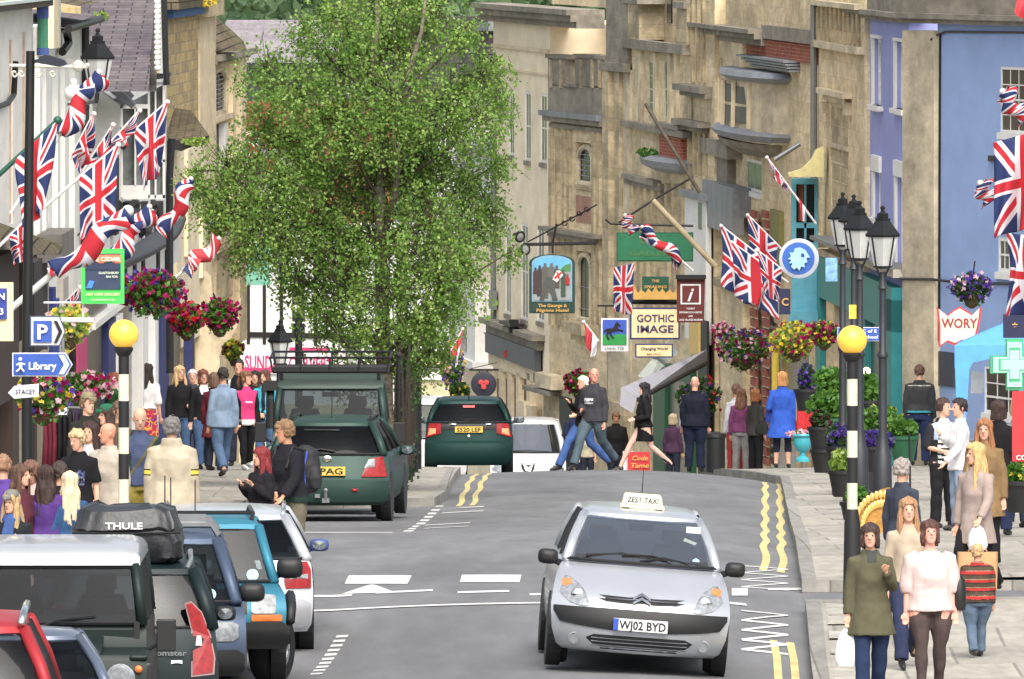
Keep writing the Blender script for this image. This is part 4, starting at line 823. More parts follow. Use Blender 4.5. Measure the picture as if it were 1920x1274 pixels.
class Car:
    """z-sliced body; near end at y=0 facing the camera, far end at y=L"""
    def __init__(s, name, label, px, Y, body, cab, pm, cv=.18, yaw=0, roll=0, cat='car', lift=0, glm=None):
        s.glm = glm or CGLASS
        s.body, s.cab, s.cv = body, cab, cv; X = X_(px, Y); z = gz(X, Y)+lift
        s.root = empty(name, (X, Y, z), label, cat); s.root.rotation_euler = (0, R(roll), R(yaw)); s.pm = pm
        s.L = max(b[2] for b in body); s.W = max(b[3] for b in body)
        s.loft('body', body, pm, True); s.glass(); 
    def outline(s, yn, yf, w, cv, n=12):
        pts = [(w*(2*i/n-1), yn+cv*abs(2*i/n-1)**3) for i in range(n+1)]
        return pts+[(w*(1-2*i/n), yf-cv*abs(1-2*i/n)**3) for i in range(n+1)]
    def sl(s, prof, z):
        k = [np.interp(z, [p[0] for p in prof], [p[j] for p in prof]) for j in (1, 2, 3)]; return k
    def ny(s, x, z, prof=None):
        prof = prof or s.body; yn, yf, w = s.sl(prof, z); cv = s.cv; return yn+cv*min(1, abs(x)/w)**3
    def loft(s, name, prof, m, top, cv=None, smooth=38):
        mb = MB(); rows = []
        for p in prof: rows.append([(x, y, p[0]) for x, y in s.outline(p[1], p[2], p[3], (cv if cv is not None else s.cv)*(p[4] if len(p) > 4 else 1))])
        n = len(rows[0])
        for r in rows: mb.v += r
        for j in range(len(rows)-1):
            for i in range(n): a = j*n+i; b = j*n+(i+1) % n; mb.f.append((a, b, b+n, a+n)); mb.mi.append(0)
        if top:
            mb.f.append(tuple(range(n))[::-1]); mb.f.append(tuple((len(rows)-1)*n+i for i in range(n))); mb.mi += [0, 0]
        return mb.build(name, m, s.root, local=True, smooth=smooth)
    def glass(s):
        c = s.cab; g = [(p[0], p[1]+.01, p[2]-.01, p[3]-.012) for p in c['p']]
        # glass: near, far, sides as separate panes
        def row(p): return s.outline(p[1], p[2], p[3], s.cv*.8)
        rows = [[(x, y, p[0]) for x, y in row(p)] for p in g]; n = 12
        for nm, idx in (('windscreen' if c['front'] else 'rear_window', range(0, n+1)), ('rear_window' if c['front'] else 'windscreen', range(n+1, 2*n+2)), ('side_window', (n, n+1)), ('side_window', (2*n+1, 0))):
            idx = list(idx); mb = MB(); k = len(idx)
            for r in rows: mb.v += [r[i] for i in idx]
            for j in range(len(rows)-1):
                for i in range(k-1): a = j*k+i; mb.f.append((a, a+1, a+k+1, a+k)); mb.mi.append(0)
            mb.build(nm, s.glm, s.root, local=True, smooth=1)
        # roof
        t = c['p'][-1]; s.loft('roof', [(t[0]-.03, t[1]-.02, t[2]+.02, t[3]+.01), (t[0]+.02, t[1]-.0, t[2]-.0, t[3]-.01), (t[0]+.055, t[1]+.07, t[2]-.06, t[3]-.08), (t[0]+.075, t[1]+.25, t[2]-.25, t[3]-.3)], s.pm, True, cv=s.cv*.8)
        pr = c.get('pr', .045); P = c['p']
        for sx in (-1, 1):
            for e in (0, 1):
                mb = MB(); mb.tube([(sx*(p[3]-.015), (p[1]+s.cv*.75 if e == 0 else p[2]-s.cv*.75), p[0]) for p in P], pr, 6); mb.build('pillar', s.pm, s.root, local=True, smooth=1)
            for fy in c.get('bp', (.42, .72)):
                mb = MB(); mb.tube([(sx*(p[3]-.008), p[1]+(p[2]-p[1])*fy, p[0]) for p in P], .035, 4); mb.build('door_pillar', BLACKP, s.root, local=True)
        # seal around near screen
        mb = MB(); o0 = [(x*.96, y-.012, P[0][0]+.02) for x, y in s.outline(P[0][1], P[0][2], P[0][3], s.cv*.8)[:13]]; o1 = [(x*.96, y-.012, P[-1][0]-.03) for x, y in s.outline(P[-1][1], P[-1][2], P[-1][3], s.cv*.8)[:13]]
        mb.tube(o0, .018, 5); mb.tube(o1, .012, 5); mb.tube([o0[0], o1[0]], .014, 5); mb.tube([o0[-1], o1[-1]], .014, 5); mb.build('screen_seal', BLACKP, s.root, local=True)
        # interior
        z0 = P[0][0]; yn, yf, w = P[0][1:4]; fr = c['front']; dy = 1 if fr else -1; yd = yn if fr else yf
        mb = MB(); mb.box((0, yd+dy*.35, z0+.02), (w*1.7, .35, .1)); mb.build('dashboard', SEATM, s.root, local=True)
        H_ = P[-1][0]-z0
        for yy in (.95, 1.8):
            for sx in (-1, 1):
                y = yd+dy*yy; 
                if abs(y-yn) < .2 or y > yf-.1 or y < yn+.1: continue
                mb = MB(); mb.rings([((sx*w*.48, y, z0-.2), .24, .09), ((sx*w*.48, y, z0+.02), .24, .1), ((sx*w*.48, y+dy*.04, z0+H_*.34), .19, .08), ((sx*w*.48, y+dy*.04, z0+H_*.36), .05, .04), ((sx*w*.48, y+dy*.04, z0+H_*.44), .13, .05), ((sx*w*.48, y+dy*.04, z0+H_*.68), .12, .05)], 10); mb.build('seat', SEATM, s.root, local=True, smooth=40)
        if fr:
            mb = MB(); mb.lathe((-w*.48, yd+.5, z0+.1), [(.18, -.012), (.19, 0), (.18, .012), (.16, 0)], 18, axis=(0, -.8, .6)); mb.build('steering_wheel', BLACKP, s.root, local=True)
            mb = MB(); mb.box((0, P[-1][1]+.2, P[-1][0]-.1), (.24, .03, .07)); mb.build('rear_view_mirror', BLACKP, s.root, local=True)
    def face(s, name, poly, m, th=.012, parent=None, prof=None, din=.04, smooth=False):
        """trim lying on the near face: poly of (x,z), follows its curve"""
        mb = MB(); pts = []; k = len(poly); xs_ = [p[0] for p in poly]
        if max(xs_)-min(xs_) > .3:      # wide trim follows the curve column by column
            N, M_ = max(6, int((max(xs_)-min(xs_))/.07)), 4; G = []
            for i in range(N+1):
                x = min(xs_)+(max(xs_)-min(xs_))*(.002+.996*i/N); zz = []
                for a, b in zip(poly, poly[1:]+poly[:1]):
                    if (a[0]-x)*(b[0]-x) <= 0 and a[0] != b[0]: zz.append(a[1]+(b[1]-a[1])*(x-a[0])/(b[0]-a[0]))
                z0, z1 = min(zz), max(zz); G.append([(x, s.ny(x, z0+(z1-z0)*j/M_, prof)-(th if 0 < j < M_ and 0 < i < N else th-.006), z0+(z1-z0)*j/M_) for j in range(M_+1)])
            for g in G: mb.v += [(g[0][0], g[0][1]+din, g[0][2])]+g+[(g[-1][0], g[-1][1]+din, g[-1][2])]
            R2 = M_+3
            for i in range(N):
                for j in range(R2-1): a = i*R2+j; mb.f.append((a, a+R2, a+R2+1, a+1)); mb.mi.append(0)
            return mb.build(name, m, parent or s.root, local=True, smooth=40)
        for i in range(k):
            a, b = poly[i], poly[(i+1) % k]; n = max(1, int(abs(b[0]-a[0])/.12))
            for j in range(n): t = j/n; pts.append((a[0]+(b[0]-a[0])*t, a[1]+(b[1]-a[1])*t))
        c = (sum(p[0] for p in pts)/len(pts), sum(p[1] for p in pts)/len(pts))
        f = [(x, s.ny(x, z, prof)-th, z) for x, z in pts]; bk = [(x, s.ny(x, z, prof)+din, z) for x, z in pts]; n = len(pts)
        m2 = [((x+c[0])/2, s.ny((x+c[0])/2, (z+c[1])/2, prof)-th*1.25, (z+c[1])/2) for x, z in pts]; cc = (c[0], s.ny(c[0], c[1], prof)-th*1.35, c[1])
        mb.v += f+bk+m2+[cc]
        cr = [(pts[(i+1) % n][0]-pts[i][0])*(pts[(i+2) % n][1]-pts[(i+1) % n][1])-(pts[(i+1) % n][1]-pts[i][1])*(pts[(i+2) % n][0]-pts[(i+1) % n][0]) for i in range(n)]
        if min(cr) < -1e-5 and max(cr) > 1e-5:      # concave outline: one flat face
            mb.v = mb.v[:2*n]; mb.f.append(tuple(range(n))); mb.mi.append(0)
            for i in range(n): j = (i+1) % n; mb.f.append((i, n+i, n+j, j)); mb.mi.append(0)
            return mb.build(name, m, parent or s.root, local=True)
        for i in range(n): j = (i+1) % n; mb.f += [(i, n+i, n+j, j), (i, j, 2*n+j, 2*n+i), (2*n+i, 2*n+j, 3*n)]; mb.mi += [0, 0, 0]
        return mb.build(name, m, parent or s.root, local=True, smooth=30 if smooth else False)
    def R_(s, x0, x1, z0, z1, r=0):
        return [(x0, z0+r), (x0+r, z0), (x1-r, z0), (x1, z0+r), (x1, z1-r), (x1-r, z1), (x0+r, z1), (x0, z1-r)] if r else [(x0, z0), (x1, z0), (x1, z1), (x0, z1)]
    def wheels(s, ys, r=.31, tw=.2, steer=0):
        for y in ys:
            for sx in (-1, 1):
                x = sx*(s.W-tw/2-.015); ax = (math.cos(R(steer))*sx, math.sin(R(steer))*sx, 0) if y == ys[0] and steer else (sx, 0, 0)
                mb = MB(); mb.lathe((x, y, r), [(r*.62, -tw/2), (r*.93, -tw/2), (r, -tw/2+.03), (r, tw/2-.03), (r*.93, tw/2), (r*.64, tw/2), (r*.62, tw/2-.03)], 28, axis=ax); wh = mb.build('wheel', RUBBER, s.root, local=True, smooth=40)
                mb = MB(); mb.lathe((x, y, r), [(r*.63, tw/2-.06), (r*.63, tw/2-.01), (r*.56, tw/2-.02), (r*.52, tw/2-.06), (r*.2, tw/2-.05), (r*.16, tw/2-.02), (.01, tw/2-.02)], 20, axis=ax)
                a = Vector(ax)
                for k in range(5):
                    t = 2*math.pi*k/5; d = Vector((0, 0, 1))*math.cos(t)+a.cross(Vector((0, 0, 1)))*math.sin(t); c0 = Vector((x, y, r))+a*(tw/2-.02); mb.tube([c0+d*r*.14, c0+d*r*.57], [.035, .025], 6)
                mb.build('rim', CHROME if steer else STEEL, wh, local=True, smooth=40)
                mb = MB(); mb.lathe((sx*(s.W-.04), y, r+.02), [(r+.05, -.1), (r+.055, .045), (r+.03, .05), (.01, .05)], 24, axis=(sx, 0, 0)); 
                mb.build('wheel_arch', BLACKP, s.root, local=True)
    def mirror(s, z, m, y=.0, face_=True, big=1, x=None, arm=True, h=.15, w_=.2):
        for sx in (-1, 1):
            cx = sx*((x or s.W)+.12*big); mb = MB(); 
            pf = [(.0, .35), (.02, .85), (.06, 1), (.12, .8), (.16, .3)]; o = [((cx, y-.08+d, z), w_/2*k, h/2*k) for d, k in pf]; n = 14; base = len(mb.v)
            for c, rx, rz in o:
                for j in range(n): t = 2*math.pi*j/n; e = lambda v: math.copysign(abs(v)**.6, v); mb.v.append((c[0]+e(math.cos(t))*rx, c[1], c[2]+e(math.sin(t))*rz))
            for i in range(len(o)-1):
                for j in range(n): mb.f.append((i*n+j, i*n+(j+1) % n, (i+1)*n+(j+1) % n, (i+1)*n+j)); mb.mi.append(0)
            mb.f.append(tuple(range(n))[::-1]); mb.f.append(tuple((len(o)-1)*n+j for j in range(n))); mb.mi += [0, 0]
            if arm: mb.tube([(cx-sx*.05, y, z-h*.2), (cx-sx*.2, y+.05, z-h*.55)], [.03, .035], 6)
            q = mb.build('wing_mirror', m, s.root, local=True, smooth=50)
            if face_:
                g = MB(); g.lathe((cx, y-.084, z), [(h*.33, -.004), (h*.36, .0), (.001, .003)], 16, axis=(0, -1, 0)); 
                for i, v in enumerate(g.v): g.v[i] = (cx+(v[0]-cx)*w_/h*.95, v[1], v[2])
                g.build('mirror_glass', MIRR, q, local=True)
    def plate(s, txt, z, m, w_=.52, x=0, h=.11, hw=None, th=.02, band=False):
        pl = s.face('number_plate', s.R_(x-w_/2, x+w_/2, z-h/2, z+h/2), m, th=th+.01)
        y = s.ny(x, z)-th-.032; mb = MB(); mb.box((x, y+.012, z), (w_, .012, h)); mb.build('plate_face', m, pl, local=True)
        mb = MB(); text(mb, txt, (x+(.02 if band else 0), y+.0035, z), (1, 0, 0), (0, 0, 1), h*.72, hw or w_*.86, depth=0); mb.build('plate_lettering', INK, pl, local=True)
        if band: mb = MB(); mb.box((x-w_/2+.025, y+.002, z), (.05, .012, h*.98)); mb.build('plate_band', MM((30, 70, 180)), pl, local=True)
    def wiper(s, pts, th=.03):
        mb = MB(); prof = s.cab['p']
        q = [(x, (prof[0][1]+(prof[-1][1]-prof[0][1])*((z-prof[0][0])/(prof[-1][0]-prof[0][0])) + s.cv*.8*min(1, abs(x)/prof[0][3])**3)-th, z) for x, z in pts]
        mb.tube(q, [.014]+[.011]*(len(q)-2)+[.006], 5); mb.build('wiper', BLACKP, s.root, local=True)
    def sticker(s, x, z, r, m, th=.012):
        p = s.cab['p']; k = (z-p[0][0])/(p[-1][0]-p[0][0]); y = p[0][1]+(p[-1][1]-p[0][1])*k+s.cv*.8*min(1, abs(x)/p[0][3])**3
        mb = MB(); mb.lathe((x, y-th, z), [(r, 0), (.001, .003)], 14, axis=(0, -1, .3)); mb.build('window_sticker', m, s.root, local=True)
def lamp(cr, name, poly, m, th=.02, inner=None):
    q = cr.face(name, poly, m, th=th, smooth=True)
    for p, m2 in (inner or []): cr.face('lens_segment', p, m2, th=th+.006, parent=q)
    return q
# ---- taxi
sil = paint((188, 193, 200), .55)
tb_ = [(.17, .1, 4.1, .74), (.22, .04, 4.2, .8), (.36, 0, 4.27, .85), (.44, -.01, 4.28, .86), (.52, 0, 4.28, .87), (.6, .02, 4.27, .875), (.66, .06, 4.26, .87), (.72, .13, 4.24, .862), (.8, .28, 4.22, .85), (.88, .48, 4.2, .83), (.95, .66, 4.18, .8), (1.0, .8, 4.15, .765), (1.02, .9, 4.1, .74)]
tx_ = Car('taxi', 'silver people carrier taxi with a yellow-white roof sign driving towards the camera', 1194, 134.9, tb_, dict(front=True, p=[(1.0, .78, 4.1, .755), (1.2, 1.12, 4.02, .69), (1.34, 1.45, 3.9, .625), (1.43, 1.68, 3.8, .58)], pr=.05), sil, cv=.24, yaw=1.2, roll=4.3, cat='taxi', lift=.03, glm=glassmat('taxi_glass', (160, 166, 178), .5, gk=.85))
tx_.face('bumper_strip', [(-.855, .59), (-.845, .45), (-.6, .415), (-.3, .39), (.3, .39), (.6, .415), (.845, .45), (.855, .59), (.4, .6), (-.4, .6)], BLACKP, th=.02)
tx_.face('lower_grille', [(-.52, .3), (-.4, .2), (.4, .2), (.52, .3), (.5, .34), (-.5, .34)], mat('grille_dark', (16, 17, 24), .6), th=.008)
for z in (.235, .27, .305): tx_.face('grille_bar', tx_.R_(-.47, .47, z-.006, z+.006), STEEL, th=.016)
tx_.plate('WJ02 BYD', .455, PLW, .53, x=.0, h=.115, th=.03, band=True)
for sx in (-1, 1):
    lamp(tx_, 'headlight', [(sx*x, z) for x, z in ((.79, .83), (.8, .72), (.72, .64), (.58, .6), (.5, .615), (.52, .7), (.6, .8), (.7, .86), (.76, .865))], CLEARL, .016, [([(sx*x, z) for x, z in ((.78, .83), (.77, .77), (.68, .8), (.7, .85))], AMBER)])
    mb = MB(); mb.ball((sx*.62, tx_.ny(.62, .72)-.005, .7), (.075, .035, .075)); mb.build('headlight_bulb', CHROME, tx_.root, local=True, smooth=True)
    mb = MB(); mb.lathe((sx*.63, tx_.ny(.63, .29)-.01, .285), [(.062, -.03), (.062, .01), (.048, .012), (.045, .0), (.001, .0)], 16, axis=(0, -1, 0)); mb.build('fog_lamp', STEEL, tx_.root, local=True, smooth=40)
for z0, z1 in ((.665, .69), (.7, .722)): tx_.face('grille_slot', [(-.42, z1), (-.4, z0), (-.12, z0-.012), (0, z0+.0), (.12, z0-.012), (.4, z0), (.42, z1), (.1, z1-.008), (0, z1+.012), (-.1, z1-.008)], INK, th=.008)
tx_.face('grille_trim', [(-.36, .696), (-.1, .688), (0, .70), (.1, .688), (.36, .696), (.1, .7), (0, .712), (-.1, .7)], CHROME, th=.022)
for dz in (0, .042): tx_.face('chevron_badge', [(-.085, .655+dz), (0, .7+dz), (.085, .655+dz), (.085, .676+dz), (0, .724+dz), (-.085, .676+dz)], CHROME, th=.03)
tx_.wiper([(-.55, 1.06), (-.2, 1.1), (.25, 1.06)]); tx_.wiper([(-.02, 1.04), (.2, 1.085), (.5, 1.045)]); tx_.wiper([(-.2, 1.09), (.1, 1.095), (.3, 1.06)], .045)
tx_.sticker(.53, 1.07, .035, MM((150, 200, 230)))
mb = MB(); mb.box((.5, 1.42, 1.36), (.14, .01, .06)); mb.build('permit_card', MM((220, 232, 226)), tx_.root, local=True)
tx_.wheels((.85, 3.55), .31, .19); tx_.mirror(1.02, BLACKP, y=1.0, face_=False, x=.8, h=.15, w_=.2)
sg = MB(); sg.rings([((0, 2.15, 1.555), .36, .13), ((0, 2.15, 1.58), .35, .12)], 4); q = tx_.root
mb = MB(); mb.prism([(-.215, 1.98, 1.51), (.215, 1.98, 1.51), (.22, 1.98, 1.535), (.2, 2.0, 1.545), (.185, 2.02, 1.635), (.17, 2.03, 1.65), (-.17, 2.03, 1.65), (-.185, 2.02, 1.635), (-.2, 2.0, 1.545), (-.22, 1.98, 1.535)], (0, .22, 0)); sgn = mb.build('roof_sign', mat('cream_sign', (236, 226, 180), .5, var=.04), tx_.root, local=True)
mb = MB(); mb.prism([(-.18, 1.992, 1.55), (.18, 1.992, 1.55), (.168, 2.012, 1.636), (-.168, 2.012, 1.636)], (0, .03, 0)); mb.build('sign_panel', MM((236, 234, 214)), sgn, local=True); mb = MB(); text(mb, 'ZEST TAXI', (0, 1.982, 1.593), (1, 0, 0), (0, .2, 1), .055, .31, depth=.01); mb.build('sign_lettering', INK, sgn, local=True)
for sx in (-1, 1): mb = MB(); mb.box((sx*.16, 2.02, 1.5), (.07, .12, .03)); mb.build('sign_foot', BLACKP, sgn, local=True)
mb = MB(); mb.tube([(0, 2.4, 1.5), (.0, 2.45, 1.9)], [.006, .003], 4); mb.build('aerial', BLACKM, tx_.root, local=True)
# ---- helper bodies
def suvbody(W, L, zb, zt, nose=.15, hood=None, tall=False, rear=True):
    if rear: return [(zb, .08, L-.1, W*.93), (zb+.08, .02, L-.03, W*.98), (zb+.25, 0, L, W), (zt-.3, .05, L-.05, W), (zt-.1, .09, L-.2, W*.985), (zt, .14, L-.9, W*.95)]
    return [(zb, .08, L-.08, W*.93), (zb+.08, .02, L-.02, W*.98), (zb+.3, 0, L, W), (hood-.16, .03, L, W), (hood-.05, .1, L, W*.985), (hood, .2, L, W*.95), (zt-.05, 1.0, L, W*.95), (zt, 1.15, L-.05, W*.93)]
# ---- Audi-like silver estate (rear)
c = Car('parked_car', 'silver estate car seen from behind with red tail lamp and roof rails', 421, 139.2, suvbody(.89, 4.5, .22, .95), dict(front=False, p=[(.93, .16, 3.6, .84), (1.15, .42, 3.2, .73), (1.34, .72, 2.9, .62)], pr=.06), paint((196, 200, 206), .4), cv=.2, yaw=1.0)
c.face('bumper', c.R_(-.87, .87, .26, .55, .05), paint((176, 178, 182), .4), th=.03, smooth=True)
for sx in (-1, 1): lamp(c, 'tail_lamp', [(sx*x, z) for x, z in ((.87, .66), (.62, .66), (.6, .74), (.64, .92), (.83, .92), (.87, .84))], ROSSO, .02, [([(sx*x, z) for x, z in ((.84, .75), (.66, .75), (.66, .8), (.84, .8))], CLEARL)])
c.wheels((.85, 3.5), .32); c.mirror(.98, MM((60, 80, 140)), y=2.7, x=.84, h=.13)
for sx in (-1, 1): mb = MB(); mb.tube([(sx*.58, .85, 1.36), (sx*.6, .95, 1.42), (sx*.6, 2.7, 1.42), (sx*.58, 2.85, 1.36)], .022, 6); mb.build('roof_rail', CHROME, c.root, local=True, smooth=True)
for x_, y_ in ((-.3, .9), (-.55, 1.4)): mb = MB(); mb.tube([(x_, y_, 1.38), (x_, y_+.02, 1.72)], .006, 4); mb.build('aerial', BLACKM, c.root, local=True)
# ---- teal off-roader (front)
TE = paint((38, 118, 142), .25)
c = Car('parked_car', 'bright turquoise compact off-roader facing the camera with square headlamp and black bumper', 382, 133.9, suvbody(.8, 3.7, .42, .98, hood=.95, rear=False), dict(front=True, p=[(.96, 1.1, 3.6, .73), (1.2, 1.25, 3.5, .66), (1.5, 1.45, 3.4, .58)], pr=.05), TE, cv=.05, yaw=2.5)
c.face('bumper', c.R_(-.84, .84, .38, .64, .06), BLACKP, th=.14); c.face('grille', c.R_(-.42, .42, .7, .88, .02), BLACKP, th=.01)
for sx in (-1, 1):
    lamp(c, 'headlight', c.R_(min(sx*.46, sx*.7), max(sx*.46, sx*.7), .72, .9, .02), DARKL, .015); lamp(c, 'indicator', c.R_(min(sx*.46, sx*.76), max(sx*.46, sx*.76), .645, .71, .01), AMBER, .015)
    mb = MB(); mb.tube([(sx*.84, .35, .62), (sx*.86, .5, .78), (sx*.86, .85, .86), (sx*.86, 1.2, .78), (sx*.84, 1.3, .6)], .05, 6); mb.build('arch_flare', BLACKP, c.root, local=True, smooth=True)
    mb = MB(); mb.tube([(sx*.5, 1.6, 1.55), (sx*.52, 1.7, 1.62), (sx*.52, 3.2, 1.62), (sx*.5, 3.3, 1.55)], .02, 6); mb.build('roof_rail', BLACKM, c.root, local=True)
mb = MB(); mb.tube([(-.52, 1.8, 1.62), (.52, 1.8, 1.62)], .02, 6); mb.build('roof_bar', BLACKM, c.root, local=True)
c.wheels((.75, 3.0), .36, .22, steer=-24); c.mirror(1.1, BLACKP, y=1.25, x=.72, big=1.2, h=.2, w_=.26, face_=False); c.sticker(.5, 1.04, .06, MM((160, 200, 226)))
mb = MB(); mb.tube([(-.35, 1.35, 1.55), (-.35, 1.37, 2.0)], .006, 4); mb.build('aerial', BLACKM, c.root, local=True)
# ---- dark blue SUV (front)
DB = paint((72, 88, 112), .45)
c = Car('parked_car', 'slate blue four-wheel drive with silver roof bars behind the roof bag', 287, 129.6, suvbody(.87, 3.8, .35, 1.0, hood=.98, rear=False), dict(front=True, p=[(.98, 1.0, 3.6, .8), (1.25, 1.25, 3.5, .72), (1.55, 1.55, 3.4, .62)], pr=.06), DB, cv=.12, yaw=1.5)
c.face('bumper', c.R_(-.86, .86, .36, .6, .05), BLACKP, th=.06); c.face('grille', c.R_(-.4, .4, .68, .84, .03), BLACKP, th=.01)
for sx in (-1, 1): lamp(c, 'headlight', c.R_(min(sx*.48, sx*.8), max(sx*.48, sx*.8), .68, .86, .03), DARKL, .02)
c.wheels((.8, 3.05), .35, .22); c.mirror(1.08, BLACKP, y=1.25, x=.8, big=1.1, h=.18, w_=.25, face_=False); c.sticker(.54, 1.07, .055, MM((150, 200, 226)))
for y in (1.75, 2.9): mb = MB(); mb.tube([(-.62, y, 1.6), (-.55, y, 1.7), (.55, y, 1.7), (.62, y, 1.6)], .035, 6); mb.build('roof_bar', STEEL, c.root, local=True)
mb = MB(); mb.box((.25, 1.8, 1.76), (.5, .12, .07)); mb.build('bar_clamp', STEEL, c.root, local=True)
# ---- silver-blue car between (small part seen)
# ---- Roomster-like dark green car, rear, with roof bag
DG = paint((22, 38, 42), .15)
c = Car('parked_car', 'dark green tall hatchback from behind with a tall red tail lamp and roof bag', 234, 125.4, suvbody(.84, 3.75, .25, 1.02), dict(front=False, p=[(1.0, .16, 3.0, .8), (1.25, .25, 2.8, .74), (1.52, .42, 2.6, .64)], pr=.07), DG, cv=.12, yaw=1.5)
for sx in (-1, 1): lamp(c, 'tail_lamp', [(sx*x, z) for x, z in ((.81, .6), (.6, .58), (.6, .8), (.6, 1.0), (.54, 1.24), (.6, 1.26), (.7, 1.16), (.78, .95), (.82, .75))], MM((150, 120, 120)), .006, [([(sx*x, z) for x, z in ((.795, .62), (.615, .6), (.615, .8), (.615, 1.0), (.555, 1.232), (.605, 1.245), (.695, 1.15), (.77, .94), (.807, .75))], ROSSO), ([(sx*x, z) for x, z in ((.7, .86), (.64, .86), (.65, .95), (.69, .95))], MM((216, 190, 190)))])
mb = MB(); text(mb, 'roomster', (.38, c.ny(.38, .8)-.03, .8), (1, 0, 0), (0, 0, 1), .05, .36, depth=.0); mb.build('badge_lettering', CHROME, c.root, local=True)
c.face('badge', c.R_(.42, .52, .7, .73), CHROME); c.face('bumper', c.R_(-.82, .82, .28, .5, .05), DG, th=.03, smooth=True)
c.wheels((.7, 3.0), .31); c.mirror(.72, paint((120, 150, 190), .3), y=-1.0, x=.6, face_=True, h=.17, w_=.24, big=.6) if False else c.mirror(1.05, BLACKP, y=2.2, x=.8, h=.14)
for sx in (-1, 1): mb = MB(); mb.tube([(sx*.56, .5, 1.54), (sx*.6, .6, 1.62), (sx*.6, 2.3, 1.62), (sx*.56, 2.4, 1.54)], .025, 6); mb.build('roof_rail', STEEL, c.root, local=True)
# roof bag: sagging box
Rm = Vector(c.root.location)
mb = MB(); rows = []
for z, w_, d in ((0, .46, .5), (.04, .5, .55), (.18, .5, .57), (.27, .48, .56), (.3, .49, .58), (.36, .46, .55), (.46, .42, .5), (.5, .3, .36)):
    rows.append([(Rm.x+math.copysign(abs(math.cos(t))**.35, math.cos(t))*w_*(1+.09*mnoise.noise(Vector((t*3, z*9, 1)))), Rm.y+1.0+math.copysign(abs(math.sin(t))**.35, math.sin(t))*d*(1+.09*mnoise.noise(Vector((t*4, z*7, 5)))), Rm.z+1.6+z*(1+.1*mnoise.noise(Vector((math.cos(t)*2, math.sin(t)*2, 7))))+.02*mnoise.noise(Vector((t*5, z*3, 2)))) for t in np.linspace(0, 2*math.pi, 57)[:-1]])
for r in rows: mb.v += r
for j in range(len(rows)-1):
    for i in range(56): a = j*56+i; b = j*56+(i+1) % 56; mb.f.append((a, b, b+56, a+56)); mb.mi.append(0)
mb.f.append(tuple(range(56))[::-1]); mb.f.append(tuple((len(rows)-1)*56+i for i in range(56))); mb.mi += [0, 0]
bag = mb.build('roof_bag', mat('bag_vinyl', (40, 42, 46), .42, var=.15, bump=1.0, bscale=7), None, smooth=35); tag(bag, 'black waterproof luggage bag reading Ranger 90 strapped on a car roof', 'roof bag')
mb = MB(); text(mb, 'Ranger 90', (Rm.x+.0, Rm.y+.42, Rm.z+1.7), (1, 0, 0), (0, 0, 1), .06, .42, depth=.0); mb.build('bag_lettering', MM((170, 172, 176)), bag)
mb = MB(); text(mb, 'THULE', (Rm.x-.02, Rm.y+.4, Rm.z+1.935), (1, 0, 0), (0, .1, 1), .06, .34, depth=.0); mb.build('bag_logo', WHITE, bag)
mb = MB(); mb.tube([(Rm.x-.49, Rm.y+.43, Rm.z+1.87), (Rm.x, Rm.y+.41, Rm.z+1.86), (Rm.x+.49, Rm.y+.43, Rm.z+1.87)], .012, 5); mb.build('bag_seam', BLACKP, bag)
